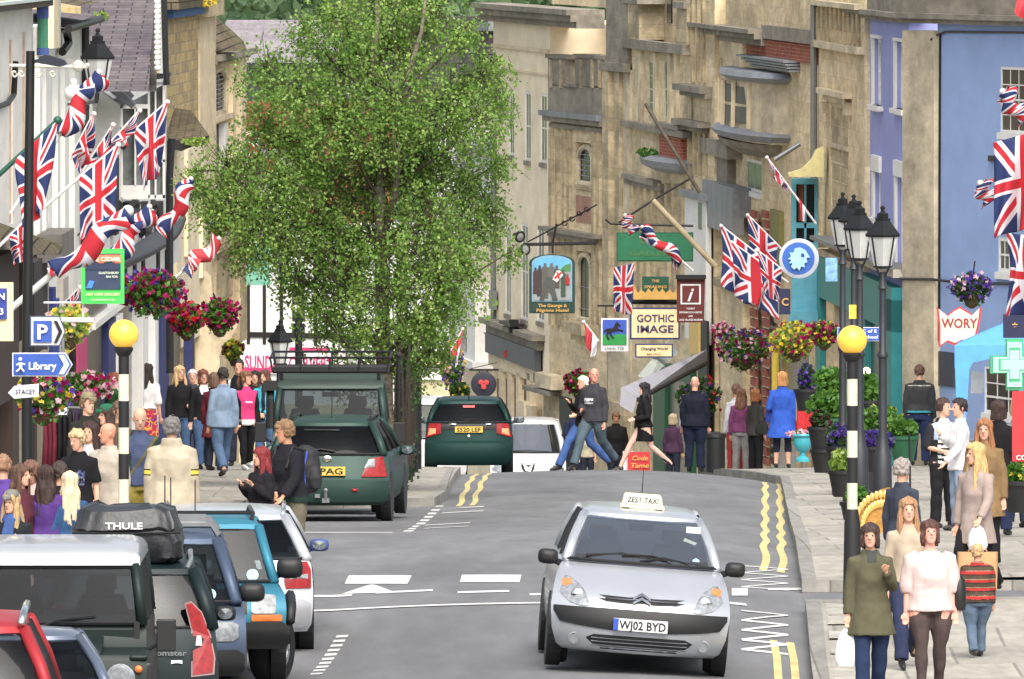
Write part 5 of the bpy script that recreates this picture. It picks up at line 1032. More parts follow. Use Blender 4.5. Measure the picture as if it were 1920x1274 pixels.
# ---- Defender-type (front), used twice
def offroader(label, px, Y, pm, roofm, rack=False, H=1.9):
    W = .85; k = H/1.95; b = [(.45, .1, 3.9, W*.98), (.6, .08, 3.9, W), (.95, .1, 3.9, W), (1.0, .14, 3.9, W*.98), (1.03, .9, 3.9, W*.97), (1.18*k, 1.0, 3.9, W*.97), (1.25*k, 1.02, 3.88, W*.96)]
    c = Car('off_roader', label, px, Y, b, dict(front=True, p=[(1.25*k, 1.0, 3.85, .8), (1.5*k, 1.05, 3.84, .775), (1.8*k, 1.12, 3.8, .74)], pr=.05), pm, cv=.03, cat='off-roader')
    c.loft('roof_shell', [(1.79*k, 1.08, 3.84, .765), (1.86*k, 1.1, 3.82, .76), (1.92*k, 1.16, 3.76, .72), (1.955*k, 1.3, 3.6, .62), (1.965*k, 1.5, 3.4, .45)], roofm, True, cv=.03)
    prof = b
    for sx in (-1, 1):
        mb = MB(); mb.prism([(sx*.1+0, .985, 1.1*k), (sx*.72, .985, 1.1*k), (sx*.72, .985, 1.21*k), (sx*.1, .985, 1.21*k)], (0, .05, 0)); mb.build('bulkhead_vent', pm, c.root, local=True)
        mb = MB(); mb.box((sx*.74, 1.0, 1.2*k), (.05, .04, .16)); mb.build('hinge', BLACKP, c.root, local=True)
        mb = MB(); mb.lathe((sx*.62, .08, .8), [(.13, -.05), (.13, .0), (.1, .03), (.001, .035)], 18, axis=(0, -1, 0)); mb.build('headlight', CLEARL, c.root, local=True, smooth=40)
        mb = MB(); mb.ball((sx*.78, .1, .88), (.035, .03, .035)); mb.build('indicator', AMBER, c.root, local=True)
        mb = MB(); mb.box((sx*.78, .55, .98), (.16, .9, .05)); mb.build('wing_top', pm, c.root, local=True, bevel=.02)
        # tall mirror on arm
        mb = MB(); cx = sx*1.0; mb.box((cx, 1.0, 1.16*k), (.17, .09, .28)); mb.tube([(cx, 1.02, 1.1), (sx*.84, 1.06, 1.0)], .02, 6); q = mb.build('wing_mirror', BLACKP, c.root, local=True, bevel=.03)
    c.face('grille', c.R_(-.45, .45, .66, .92), BLACKP, th=.01); mb = MB(); mb.box((0, .0, .55), (1.7, .14, .14)); mb.build('bumper', BLACKM, c.root, local=True)
    mb = MB(); mb.prism([(-.45, .2, 1.0), (.45, .2, 1.0), (.45, 1.0, 1.1), (-.45, 1.0, 1.1)], (0, 0, .03)); mb.build('bonnet', pm, c.root, local=True, bevel=.01)
    c.wiper([(-.1, 1.24*k), (.05, 1.3*k), (.38, 1.34*k)], .05); c.wiper([(-.62, 1.24*k), (-.45, 1.28*k), (-.15, 1.33*k)], .05); c.wheels((.85, 3.1), .38, .24)
    return c
GR = paint((24, 38, 36), .1)
offroader('dark green boxy off-roader with silver roof parked at the bottom left', 92, 121.2, GR, paint((178, 182, 188), .4))
c = offroader('dark green boxy off-roader with a black roof rack behind the parked estate', 617, 198.5, paint((50, 70, 66), .25), paint((66, 82, 76), .25), H=1.93)
# roof rack
mb = MB(); z0, z1 = 2.02, 2.22
for y in (.95, 3.7): mb.tube([(-.82, y, z0), (.82, y, z0)], .018, 5); mb.tube([(-.86, y, z1), (.86, y, z1)], .018, 5)
for sx in (-1, 1): mb.tube([(sx*.82, .95, z0), (sx*.82, 3.7, z0)], .018, 5); mb.tube([(sx*.86, .95, z1), (sx*.86, 3.7, z1)], .018, 5)
for x in np.linspace(-.82, .82, 5):
    mb.tube([(x, .95, z0), (x*1.05, .95, z1)], .015, 5); mb.tube([(x, 3.7, z0), (x*1.05, 3.7, z1)], .015, 5)
for y in np.linspace(.95, 3.7, 9): mb.tube([(-.82, y, z0), (.82, y, z0)], .014, 4)
mb.box((0, .97, z0+.02), (1.64, .02, .09)); 
for x in (-.7, .7): mb.box((x, 1.2, 1.95), (.05, .05, .12))
mb.build('roof_rack', BLACKM, c.root, local=True); c.sticker(.66, 1.33, .05, MM((200, 220, 232)))
mb = MB(); mb.tube([(-.86, .98, 1.2), (-.86, 1.0, 1.62), (-.86, 1.1, 1.75)], .06, 8); mb.box((-.86, 1.0, 1.82), (.2, .16, .14)); mb.build('snorkel', BLACKP, c.root, local=True)
# ---- red SUV (rear) at bottom-left and blue car ahead of it
RD = paint((168, 34, 44), .3)
c = Car('parked_car', 'red car with silver roof rail cut off by the bottom left corner', -94, 111.6, suvbody(.88, 4.1, .3, 1.1), dict(front=False, p=[(1.08, .16, 3.2, .84), (1.4, .3, 3.0, .74), (1.7, .55, 2.8, .6)], pr=.055), RD, cv=.15, yaw=1)
for sx in (-1, 1): mb = MB(); mb.tube([(sx*.56, .6, 1.74), (sx*.58, .72, 1.82), (sx*.58, 2.5, 1.82), (sx*.55, 2.7, 1.74)], .03, 6); mb.build('roof_rail', CHROME, c.root, local=True, smooth=True)
c.wheels((.8, 3.2), .34); c.mirror(1.1, RD, y=2.4, x=.84); lamp(c, 'tail_lamp', [(.86, .7), (.7, .7), (.7, 1.05), (.84, 1.05)], ROSSO)
BL = paint((92, 104, 124), .4)
c = Car('parked_car', 'low silver-blue car squeezed between the red car and the boxy off-roader', 42, 116.9, suvbody(.85, 3.8, .22, .85, hood=.8, rear=False), dict(front=True, p=[(.84, .85, 3.3, .78), (1.08, 1.3, 3.1, .68), (1.29, 1.7, 2.8, .54)], pr=.05), BL, cv=.2, yaw=3)
c.wheels((.8, 3.0), .3); c.mirror(.9, paint((28, 60, 130), .3), y=1.25, x=.78, h=.14, face_=True)
for sx in (-1, 1): lamp(c, 'headlight', c.R_(min(sx*.5, sx*.8), max(sx*.5, sx*.8), .56, .7, .03), CLEARL)
# ---- green estate (rear)
PG = paint((42, 68, 62), .3)
c = Car('parked_car', 'dark green estate car from behind with a yellow plate and tow bar', 612, 192.5, [(.22, .1, 4.4, .76), (.28, .02, 4.45, .82), (.45, 0, 4.45, .85), (.56, .01, 4.45, .855), (.6, .06, 4.4, .85), (.85, .12, 4.3, .84), (.93, .17, 4.0, .8)], dict(front=False, p=[(.91, .17, 3.4, .79), (1.12, .32, 3.0, .71), (1.33, .58, 2.7, .59)], pr=.06), PG, cv=.2, yaw=-3.5)
c.face('bumper', c.R_(-.83, .83, .27, .56, .06), PG, th=.04, smooth=True)
for sx in (-1, 1): lamp(c, 'tail_lamp', [(sx*x, z) for x, z in ((.83, .62), (.48, .62), (.58, .87), (.8, .9))], ROSSO, .02, [([(sx*x, z) for x, z in ((.66, .76), (.52, .74), (.58, .86), (.66, .87))], CLEARL)])
c.plate('P PAG', .7, PLY, .52, x=-.0, h=.12, th=.02); mb = MB(); mb.lathe((0, c.ny(0, .85)-.02, .87), [(.05, 0), (.03, .008), (.001, .01)], 16, axis=(0, -1, 0))
for i, v in enumerate(mb.v): mb.v[i] = (v[0]*1.3, v[1], .87+(v[2]-.87)*.8)
mb.build('oval_badge', CHROME, c.root, local=True)
mb = MB(); mb.box((0, -.06, .3), (.1, .16, .06)); mb.tube([(0, -.12, .3), (0, -.14, .42)], .025, 8); mb.ball((0, -.14, .44), .035, 8); mb.box((-.12, -.04, .36), (.07, .05, .05)); mb.build('tow_bar', STEEL, c.root, local=True)
for x_ in (-.45, .36): c.face('reflector', c.R_(x_, x_+.08, .42, .46), ROSSO, th=.055)
c.wiper([(.1, .97), (-.1, 1.0), (-.35, .98)]); c.wheels((.8, 3.5), .3); c.mirror(.9, PG, y=2.6, x=.83, h=.14, w_=.22, face_=True); c.face('high_stop_lamp', c.R_(-.35, .15, 1.25, 1.27), BLACKP, prof=c.cab['p'])
for sx in (-1, 1): mb = MB(); mb.tube([(sx*.52, .8, 1.37), (sx*.55, .9, 1.42), (sx*.55, 2.3, 1.42), (sx*.52, 2.4, 1.37)], .02, 6); mb.build('roof_rail', BLACKM, c.root, local=True)
mb = MB(); mb.tube([(0, 1.0, 1.39), (0, 1.05, 1.75)], .006, 4); mb.build('aerial', BLACKM, c.root, local=True)
# ---- green hatchback over the crest (rear, brake lights on)
SG = paint((16, 54, 52), .3)
c = Car('hatchback', 'dark green hatchback driving away over the crest with brake lights glowing', 879, 259, [(.2, .1, 3.6, .74), (.3, .02, 3.7, .8), (.5, 0, 3.7, .82), (.62, .02, 3.7, .82), (.66, .08, 3.6, .81), (.98, .14, 3.5, .8), (1.0, .18, 3.2, .77)], dict(front=False, p=[(.98, .16, 3.0, .76), (1.15, .3, 2.7, .7), (1.36, .5, 2.4, .58)], pr=.05), SG, cv=.14, yaw=0)
c.face('dark_panel', [(-.52, .86), (.52, .86), (.52, .97), (-.52, .97)], BLACKP, th=.012)
for sx in (-1, 1): lamp(c, 'tail_lamp', [(sx*x, z) for x, z in ((.8, .72), (.52, .8), (.52, .98), (.74, .98))], ROSSO, .02, [([(sx*x, z) for x, z in ((.76, .76), (.62, .8), (.62, .89), (.74, .89))], BRAKE)])
c.plate('S520 LEF', .87, PLY, .52, h=.11, th=.02); mb = MB(); mb.lathe((0, c.ny(0, .74)-.02, .74), [(.03, 0), (.001, .01)], 8, axis=(0, -1, 0)); mb.build('badge', CHROME, c.root, local=True)
for x_ in (-.3, .38): c.face('badge', c.R_(x_-.06, x_+.06, .955, .985), CHROME, th=.03)
c.face('bumper', c.R_(-.8, .8, .24, .6, .05), SG, th=.05, smooth=True); c.wiper([(-.1, 1.02), (.05, 1.06), (.35, 1.05)], .04); c.wheels((.7, 3.1), .29); c.mirror(.98, STEEL, y=2.2, x=.82, h=.14, face_=True)
c.face('high_stop_lamp', c.R_(-.11, .11, 1.27, 1.31), MM((220, 90, 90)), prof=c.cab['p']); mb = MB(); mb.tube([(0, .6, 1.42), (0, .62, 1.58)], .01, 4); mb.build('aerial', BLACKM, c.root, local=True)
# ---- white van (front)
WV = paint((222, 224, 226), .0)
c = Car('van', 'white compact van coming up the hill behind the green hatchback', 990, 325, [(.2, .06, 4.0, .8), (.4, 0, 4.1, .88), (.62, .02, 4.1, .89), (.8, .1, 4.1, .89), (.95, .35, 4.1, .88), (1.06, .7, 4.1, .84)], dict(front=True, p=[(1.04, .65, 4.0, .84), (1.35, 1.0, 3.98, .79), (1.72, 1.4, 3.9, .68)], pr=.06), WV, cv=.2, cat='van', glm=glassmat('taxi_glass'))
for sx in (-1, 1): lamp(c, 'headlight', [(sx*x, z) for x, z in ((.84, .9), (.84, .66), (.6, .6), (.58, .76), (.72, .92))], CLEARL, .02, [([(sx*x, z) for x, z in ((.83, .9), (.82, .8), (.74, .84), (.76, .92))], AMBER)])
c.face('badge', [(-.2, .82), (-.1, .6), (.1, .6), (.2, .82)], INK); c.face('badge_emblem', [(-.1, .8), (-.05, .66), (.06, .65), (.1, .78), (.0, .72)], CHROME, th=.03)
c.wiper([(-.6, 1.08), (0, 1.1), (.5, 1.08)]); c.wheels((.8, 3.2), .3); c.mirror(1.1, BLACKP, y=1.0, x=.85)
c = Car('van', 'pale van roof glimpsed between the railings and the green hatchback', 800, 296, [(.2, .06, 4.0, .8), (.4, 0, 4.1, .85), (.9, .1, 4.1, .85), (1.06, .3, 4.1, .82)], dict(front=False, p=[(1.04, .3, 4.0, .8), (1.4, .5, 3.98, .75), (1.8, .8, 3.9, .6)], pr=.08), WV, cv=.2, cat='van')
c.wheels((.8, 3.2), .3)
# ======== people ========
def remesh(mb, vox, smooth=0, disp=None, cut=None):
    me = bpy.data.meshes.new('t'); me.from_pydata(mb.v, [], mb.f); o = bpy.data.objects.new('t', me); C.objects.link(o)
    m = o.modifiers.new('r', 'REMESH'); m.mode = 'VOXEL'; m.voxel_size = vox; m.adaptivity = 0
    if smooth: q = o.modifiers.new('s', 'SMOOTH'); q.factor = .5; q.iterations = smooth
    dg = bpy.context.evaluated_depsgraph_get(); e = o.evaluated_get(dg); m2 = e.to_mesh()
    v = np.empty(len(m2.vertices)*3); m2.vertices.foreach_get('co', v); v = v.reshape(-1, 3); n = np.empty(len(m2.vertices)*3); m2.vertices.foreach_get('normal', n); n = n.reshape(-1, 3)
    f = np.empty(len(m2.loops), int); m2.loops.foreach_get('vertex_index', f); f = f.reshape(-1, 4) if len(f) == 4*len(m2.polygons) else None
    fs = f.tolist() if f is not None else [tuple(p.vertices) for p in m2.polygons]
    e.to_mesh_clear(); bpy.data.objects.remove(o); bpy.data.meshes.remove(me)
    if disp:
        a, sc = disp; nz = np.array([mnoise.noise(Vector((p[0]*sc[0], p[1]*sc[1], p[2]*sc[2]))) for p in v]); v = v+n*(nz*a)[:, None]
    r = MB(); r.v = [tuple(x) for x in v.tolist()]; r.f = [tuple(x) for x in fs]; r.mi = [0]*len(r.f)
    fc = v[np.array(fs)].mean(1) if f is not None else None
    if cut is not None and f is not None:
        k = [i for i in range(len(fs)) if not cut(*fc[i])]; r.f = [r.f[i] for i in k]; r.mi = [0]*len(k); fc = fc[k]
    r.fc = fc; return r
FAB = {}
def cloth(rgb, rough=.9, bump=.25): return mat('cloth_%d_%d_%d' % rgb, rgb, rough, var=.14, scale=9, bump=bump, bscale=60, spec=.2)
def skin(rgb): return mat('skin_%d_%d_%d' % rgb, rgb, .55, var=.08, scale=14, spec=.35)
def hairm(rgb): return mat('hair_%d_%d_%d' % rgb, rgb, .55, var=.35, scale=30, stretch=(3, 3, .4), bump=.5, bscale=60)
EYE = mat('eye_dark', (36, 30, 28), .3); LIP = mat('lip', (176, 96, 88), .5); SHOE = mat('shoe_black', (30, 29, 30), .5)
ARM = dict(down=((.05, .02, -.29), (.07, -.03, -.55)), bent=((.08, .03, -.28), (-.06, -.2, -.33)), chest=((.06, -.03, -.27), (-.04, -.22, -.1)), fwd=((.05, -.1, -.27), (.04, -.28, -.46)),
           back=((.06, .15, -.25), (.07, .14, -.52)), pocket=((.12, .06, -.27), (.04, -.04, -.5)), face=((.05, -.1, -.25), (-.05, -.2, .02)), clasp=((.06, -.04, -.28), (-.13, -.18, -.42)), out=((.1, -.08, -.26), (.14, -.3, -.32)))
def solveY(px, top, h, g, zf):
    best = (1e9, g)
    for Y in np.linspace(g*.9, g*1.1, 81):
        e = abs((CZ-zf(X_(px, Y), Y)-h)*F/Y-150-top)
        if e+abs(Y-g)*.02 < best[0]: best = (e+abs(Y-g)*.02, Y, e)
    return best[1], best[2]
PEOPLE = {}
def person(key, label, px, top, h, g, yaw=0, hy=0, arms=('down', 'down'), legs='stand', bw=1.0, sk=(214, 160, 132), hair=('short', (70, 50, 36)), top_=((40, 40, 44), .86, 1.0), low=('trousers', (44, 50, 66)), shoes=None,
           pat=None, open_=None, road=False, vox=.010, group=None, hat=None, lean=0, tilt=0, scarf=None, Yfix=None, dz=0, neck=None):
    zf = gz if road else pz
    Y, e = (Yfix, 0) if Yfix else solveY(px, top, h, g, zf)
    if e > 8: print('RESID', key, round(e, 1), round(Y, 1))
    X = X_(px, Y); z = zf(X, Y)+dz; k = h/1.75
    RZ = Matrix.Rotation(R(yaw), 3, 'Z'); LX = Matrix.Rotation(R(lean), 3, 'X'); HR = Matrix.Rotation(R(hy), 3, 'Z') @ Matrix.Rotation(R(tilt), 3, 'X'); pv = Vector((0, .01, 1.52))
    def T(p): return HR @ (Vector(p)-pv)+pv
    def LN(p):   # lean the upper body about the hips
        p = Vector(p); return LX @ (p-Vector((0, 0, .93)))+Vector((0, 0, .93)) if p.z > .93 and lean else p
    hipz = .93
    if legs == 'stand': LG = [((-.1, -.01, .5), (-.11, .01, .08), 0), ((.1, -.01, .5), (.12, .0, .08), 0)]
    elif legs == 'walk': LG = [((-.1, -.17, .52), (-.1, -.28, .1), 6), ((.1, .04, .5), (.1, .34, .17), -35)]
    elif legs == 'walk2': LG = [((-.1, .04, .5), (-.1, .3, .16), -35), ((.1, -.17, .52), (.1, -.26, .1), 6)]
    elif legs == 'step': LG = [((-.1, -.1, .51), (-.1, -.13, .09), 0), ((.1, .0, .5), (.1, .16, .11), -12)]
    elif legs == 'stride': LG = [((-.09, -.26, .55), (-.09, -.46, .12), 8), ((.09, .12, .52), (.09, .5, .2), -50)]
    S_ = [Vector((s*.158*bw**.5, 0, 1.375)) for s in (-1, 1)]; A = []
    for i, s in enumerate((-1, 1)):
        e_, w_ = ARM[arms[i]] if isinstance(arms[i], str) else arms[i]; A.append((S_[i], S_[i]+Vector((e_[0]*s, e_[1], e_[2])), S_[i]+Vector((w_[0]*s, w_[1], w_[2]))))
    # --- body: one surface
    mb = MB()
    def torso(m, rs): m.rings([(LN((0, y, zz)), rx, ry) for zz, rx, ry, y in rs], 20)
    b = bw
    torso(mb, [(.8, .12*b, .09*b, .01), (.93, .155*b, .105*b, .01), (1.05, .135*b, .095*b, 0), (1.2, .15*b, .105*b, 0), (1.33, .155*b, .1*b, .01), (1.39, .125, .075, .01), (1.43, .08, .06, .012), (1.475, .056, .052, .012)])
    mb.tube([LN((0, .015, 1.43)), LN(T((0, .012, 1.56)))], [.058, .052], 12)
    hd = [(1.513, .026, .03, -.052), (1.53, .043, .052, -.035), (1.555, .056, .072, -.018), (1.59, .065, .084, -.006), (1.635, .073, .092, 0), (1.68, .074, .094, .003), (1.715, .062, .082, .006), (1.738, .038, .052, .008), (1.749, .012, .018, .008)]
    n = 20; o = len(mb.v)
    for zz, rx, ry, y in hd:
        for j in range(n): t = 2*math.pi*j/n; mb.v.append(tuple(LN(T((math.cos(t)*rx, y+math.sin(t)*ry, zz)))))
    for i in range(len(hd)-1):
        for j in range(n): mb.f.append((o+i*n+j, o+i*n+(j+1) % n, o+(i+1)*n+(j+1) % n, o+(i+1)*n+j)); mb.mi.append(0)
    mb.f.append(tuple(o+j for j in range(n))[::-1]); mb.f.append(tuple(o+(len(hd)-1)*n+j for j in range(n))); mb.mi += [0, 0]
    mb.tube([LN(T((0, -.078, 1.65))), LN(T((0, -.1, 1.615))), LN(T((0, -.112, 1.6)))], [.009, .013, .014], 8)
    mb.tube([LN(T((-.024, -.082, 1.655))), LN(T((.024, -.082, 1.655)))], .012, 6)     # brow
    mb.tube([LN(T((-.018, -.078, 1.567))), LN(T((.018, -.078, 1.567)))], .012, 6)      # mouth
    for s in (-1, 1): mb.tube([LN(T((s*.076, .012, 1.59))), LN(T((s*.08, .014, 1.635)))], [.011, .015], 6)
    for i, s in enumerate((-1, 1)):
        a, e_, w_ = [LN(p) for p in A[i]]; mb.tube([a+Vector((-s*.03, 0, .0)), a, a.lerp(e_, .5), e_, e_.lerp(w_, .4), w_], [.036, .04, .04, .036, .036, .025], 12)
        d = (w_-e_).normalized(); sd = d.cross(Vector((0, 1, 0))); sd = (sd if sd.length > .3 else d.cross(Vector((1, 0, 0)))).normalized(); nn = d.cross(sd).normalized()
        mb.tube([w_-d*.01, w_+d*.03, w_+d*.075, w_+d*.085], [.024, .032, .034, .026], 10, sc=(1, .55))
        for q in range(4):
            f0 = w_+d*.075+sd*(q-1.5)*.0165; L_ = (.06, .07, .066, .052)[q]; mb.tube([f0, f0+d*L_*.5+nn*.006, f0+d*L_*.85+nn*.02], [.0095, .0085, .007], 6)
        mb.tube([w_+d*.02-sd*.02, w_+d*.05-sd*.042+nn*.006, w_+d*.075-sd*.048+nn*.012], [.012, .0105, .009], 6)
        kn, an, ft = LG[i]; hp = Vector((s*.09*b, 0, .9)); kn = Vector(kn); an = Vector(an)
        mb.tube([hp, hp.lerp(kn, .45), kn, kn.lerp(an, .35), kn.lerp(an, .75), an], [.095*b, .082*b, .056, .056, .042, .036], 12)
        fr = Matrix.Rotation(R(ft), 3, 'X'); mb.tube([an+Vector((0, .03, -.03)), an+fr @ Vector((0, -.06, -.045)), an+fr @ Vector((0, -.15, -.055))], [.036, .036, .028], 8)
    EP = [LN(T((s*.031, -.088, 1.636))) for s in (-1, 1)]; LP_ = LN(T((0, -.09, 1.566)))
    r = remesh(mb, vox if vox < .012 else .012, 1)
    fc = r.fc
    if fc is not None:
        for p, rad, mi in [(EP[0], (.0115, .03, .007), 1), (EP[1], (.0115, .03, .007), 1), (LP_, (.022, .03, .007), 2)]:
            m_ = (np.abs((fc-np.array(p))/np.array(rad))**2).sum(1) < 1
            for i in np.where(m_)[0]: r.mi[i] = mi
    M3 = RZ
    def fin(rr): rr.v = [tuple((M3 @ Vector(v))*k) for v in rr.v]; return rr
    X0 = (X, Y, z); body = fin(r); bo = body.build('person', [skin(sk), EYE, LIP], None, smooth=True, local=True); bo.location = X0; ORG[bo.name] = X0; tag(bo, label, 'person', group)
    def child(name, m, ms): m2 = fin(m); return m2.build(name, ms, bo, smooth=True, local=True)
    # --- top
    tc, hem, sl = top_[:3]; th = top_[3] if len(top_) > 3 else .014
    mb = MB(); rs = [(hem, (.186+max(0, .86-hem)*.2)*b+th, (.13+max(0, .86-hem)*.34)*b+th, .01)]
    if hem < .8: rs.append((.8, .19*b+th, .158*b+th, .0))
    rs += [(.95, .166*b+th, .12*b+th, .01), (1.06, .145*b+th, .104*b+th, 0), (1.18, .152*b+th, .118*b+th, -.005), (1.32, .165*b+th, .108*b+th, .005), (1.395, .135+th, .08+th, .01), (1.44, .085+th, .06+th, .012), (1.49 if neck is None else neck, .062+th, .056+th, .014)]
    torso(mb, rs)
    for i, s in enumerate((-1, 1)):
        a, e_, w_ = [LN(p) for p in A[i]]
        if sl >= .9: pts = [a+Vector((-s*.04, 0, 0)), a, a.lerp(e_, .5), e_, e_.lerp(w_, .5), e_.lerp(w_, sl*.97)]; rr = [.05*b, .058*b, .053*b, .048, .045, .04]
        elif sl > 0: pts = [a+Vector((-s*.04, 0, 0)), a, a.lerp(e_, min(1, sl*1.8))]; rr = [.06*b, .064*b, .062*b]; 
        if sl > .55 and sl < .9: pts.append(e_.lerp(w_, (sl-.5)*1.4)); rr.append(.052)
        if sl > 0: mb.tube(pts, [q+th*.6 for q in rr], 12)
    r = remesh(mb, .014, 3, (.014, (10, 10, 7)))
    ms = [cloth(tc)]
    if open_: ms.append(cloth(open_[0]))
    if pat: base = len(ms); ms += [cloth(c) if len(c) == 3 else c for c in pat[0]]
    if r.fc is not None:
        for i, c in enumerate(r.fc):
            if open_ and c[1] < -.03 and abs(c[0]) < open_[1]*(1+.8*max(0, (c[2]-1.2)/.3)) and c[2] > (open_[2] if len(open_) > 2 else 0): r.mi[i] = 1
            if pat: q = pat[1](c[0], c[1], c[2], i); r.mi[i] = base+q-1 if q else r.mi[i]
    child('top' if hem > .7 else 'coat', r, ms)
    # --- lower
    kind = low[0]
    if kind in ('trousers', 'shorts', 'leggings', 'cropped'):
        mb = MB(); fat = {'trousers': .016, 'shorts': .022, 'leggings': .006, 'cropped': .006}[kind]; mb.rings([((0, .01, .8), .15*b+fat, .11*b+fat), ((0, .01, .93), .158*b+fat, .108*b+fat), ((0, .0, 1.0), .14*b+fat, .1*b+fat)], 18)
        for i, s in enumerate((-1, 1)):
            kn, an, ft = LG[i]; hp = Vector((s*.09*b, 0, .88)); kn = Vector(kn); an = Vector(an); end = {'trousers': 1.0, 'shorts': .12, 'leggings': .95, 'cropped': .5}[kind]; e1 = kn.lerp(an, end)
            mb.tube([hp, hp.lerp(kn, .45), kn, kn.lerp(e1, .5), e1], [.088*b+fat, .084*b+fat*1.2, .06+fat*1.5, (.057 if kind in ('leggings', 'cropped') else .055)+fat*1.4, (.042 if kind == 'leggings' else .05)+fat*(1.6 if kind != 'leggings' else 1)], 12)
        r = remesh(mb, .014, 2, (.013, (9, 9, 7))); child(kind if kind != 'cropped' else 'leggings', r, [cloth(low[1])])
    elif kind == 'skirt':
        mb = MB(); zl = low[2]; mb.rings([((0, .01, zl), .2*b+low[3], .15*b+low[3]*.8), ((0, .01, .8), .18*b, .13*b), ((0, .01, .93), .168*b, .12*b), ((0, 0, 1.0), .15*b, .105*b)], 20); r = remesh(mb, .014, 1, (.012, (14, 14, 1)))
        mm_ = [cloth(low[1])]
        if len(low) > 4:
            mm_ += [cloth(c) for c in low[4]]
            for i in range(len(r.mi)): r.mi[i] = int((mnoise.noise(Vector(r.fc[i])*16)+1)*.5*len(mm_)*1.6) % len(mm_)
        child('skirt', r, mm_)
    # --- shoes
    mb = MB()
    for i, s in enumerate((-1, 1)):
        kn, an, ft = LG[i]; an = Vector(an); fr = Matrix.Rotation(R(ft), 3, 'X'); q = lambda x, y, zz: an+fr @ Vector((x, y, zz))
        mb.tube([q(0, .06, -.03), q(0, .0, -.028), q(0, -.1, -.043), q(0, -.17, -.052), q(0, -.2, -.055)], [.035, .048, .043, .035, .018], 12, sc=(1, .8))
        if low[0] == 'boots' or (shoes and len(shoes) > 1): mb.tube([an, an.lerp(Vector(kn), .55)], [.045, .058], 10)
    r = remesh(mb, .010, 1); child('shoes', r, [mat('shoe_%d_%d_%d' % tuple(shoes[0]), shoes[0], .5) if shoes else SHOE])
    # --- hair
    st, hc = hair[0], hair[1]
    if st != 'bald':
        mb = MB(); g_ = .012 if st == 'short' else .02
        def rg(m, rs, n=18):
            o = len(m.v)
            for (x, y, zz), rx, ry in rs:
                for j in range(n): t = 2*math.pi*j/n; m.v.append(tuple(LN(T((x+math.cos(t)*rx, y+math.sin(t)*ry, zz)))))
            for i in range(len(rs)-1):
                for j in range(n): m.f.append((o+i*n+j, o+i*n+(j+1) % n, o+(i+1)*n+(j+1) % n, o+(i+1)*n+j)); m.mi.append(0)
            m.f.append(tuple(o+j for j in range(n))[::-1]); m.f.append(tuple(o+(len(rs)-1)*n+j for j in range(n))); m.mi += [0, 0]
        z0 = 1.585 if st == 'short' else 1.57
        rg(mb, [((0, .03, z0), .07+g_*.6, .07+g_*.6), ((0, .012, 1.63), .075+g_, .09+g_), ((0, .008, 1.68), .077+g_, .096+g_), ((0, .006, 1.72), .066+g_, .086+g_), ((0, .006, 1.748), .04+g_, .056+g_), ((0, .008, 1.76+g_*.5), .012, .018)])
        if st in ('long', 'verylong'):
            zl = 1.3 if st == 'long' else 1.12; rg(mb, [((0, .085, zl), .07, .025), ((0, .09, zl+.08), .11, .045), ((0, .07, 1.48), .115, .06), ((0, .04, 1.58), .1, .08), ((0, .02, 1.66), .09, .09)])
            for s in (-1, 1): rg(mb, [((s*.085, -.035-.03*(st == 'verylong'), zl+.05), .025, .02), ((s*.088, -.03, 1.45), .035, .035), ((s*.082, -.01, 1.6), .026, .05), ((s*.06, 0, 1.68), .03, .05)], 10)
        if st == 'bob':
            rg(mb, [((0, .05, 1.5), .088, .055), ((0, .035, 1.58), .098, .08), ((0, .02, 1.66), .09, .09)])
            for s in (-1, 1): rg(mb, [((s*.08, -.02, 1.52), .022, .04), ((s*.082, -.02, 1.6), .022, .05), ((s*.06, -.01, 1.68), .03, .05)], 10)
        if st == 'pony': rg(mb, [((.0, .14, 1.45), .015, .015), ((0, .15, 1.55), .035, .03), ((0, .115, 1.66), .03, .03)], 10)
        if st == 'bun': mb.ball(LN(T((0, .12, 1.68))), .05, 12)
        hi = HR.inverted(); LI = LX.inverted() if lean else None
        def cutf(x, y, zz):
            p = Vector((x, y, zz)); 
            if lean and zz > .9: p = LI @ (p-Vector((0, 0, .93)))+Vector((0, 0, .93))
            p = hi @ (p-pv)+pv; w_ = .058 if st in ('long', 'verylong', 'bob') else .09
            return p.y < -.03 and 1.44 < p.z < (1.675 if st in ('bob', 'pony') else 1.695) and abs(p.x) < w_*(1.0 if p.z < 1.67 else .8)
        curly = st == 'curly'
        r = remesh(mb, .009, 1, ((.022, (26, 26, 26)) if curly else (.018, (36, 36, 6 if st != 'short' else 20))), cut=cutf); child('hair', r, [hairm(hc)])
    if hat:
        mb = MB(); o_ = [((0, .005, 1.7), .088, .108), ((0, .005, 1.74), .084, .1), ((0, .005, 1.775), .06, .075), ((0, .005, 1.785), .02, .02)]
        mb.rings([(LN(T(c)), a_, b_) for c, a_, b_ in o_], 18); mb.tube([LN(T((-.06, -.1, 1.7))), LN(T((0, -.15, 1.69))), LN(T((.06, -.1, 1.7)))], [.02, .035, .02], 8, sc=(1, .4)); r = remesh(mb, .008, 1); child('hat', r, [cloth(hat)])
    if scarf:
        mb = MB(); mb.lathe(LN((0, .01, 1.46)), [(.1, -.05), (.115, -.02), (.1, .03), (.07, .05)], 16); mb.tube([LN((.03, -.11, 1.46)), LN((.02, -.15, 1.3)), LN((.03, -.15, 1.1))], [.03, .035, .04], 8, sc=(1, .4)); mb.tube([LN((-.03, -.11, 1.46)), LN((-.05, -.15, 1.3)), LN((-.04, -.14, 1.15))], [.03, .035, .04], 8, sc=(1, .4)); r = remesh(mb, .01, 1, (.008, (20, 20, 10))); child('scarf', r, [cloth(scarf)])
    W = lambda p: Vector(X0)+(M3 @ LN(p))*k
    PEOPLE[key] = (bo, W, A, k, yaw)
    return bo
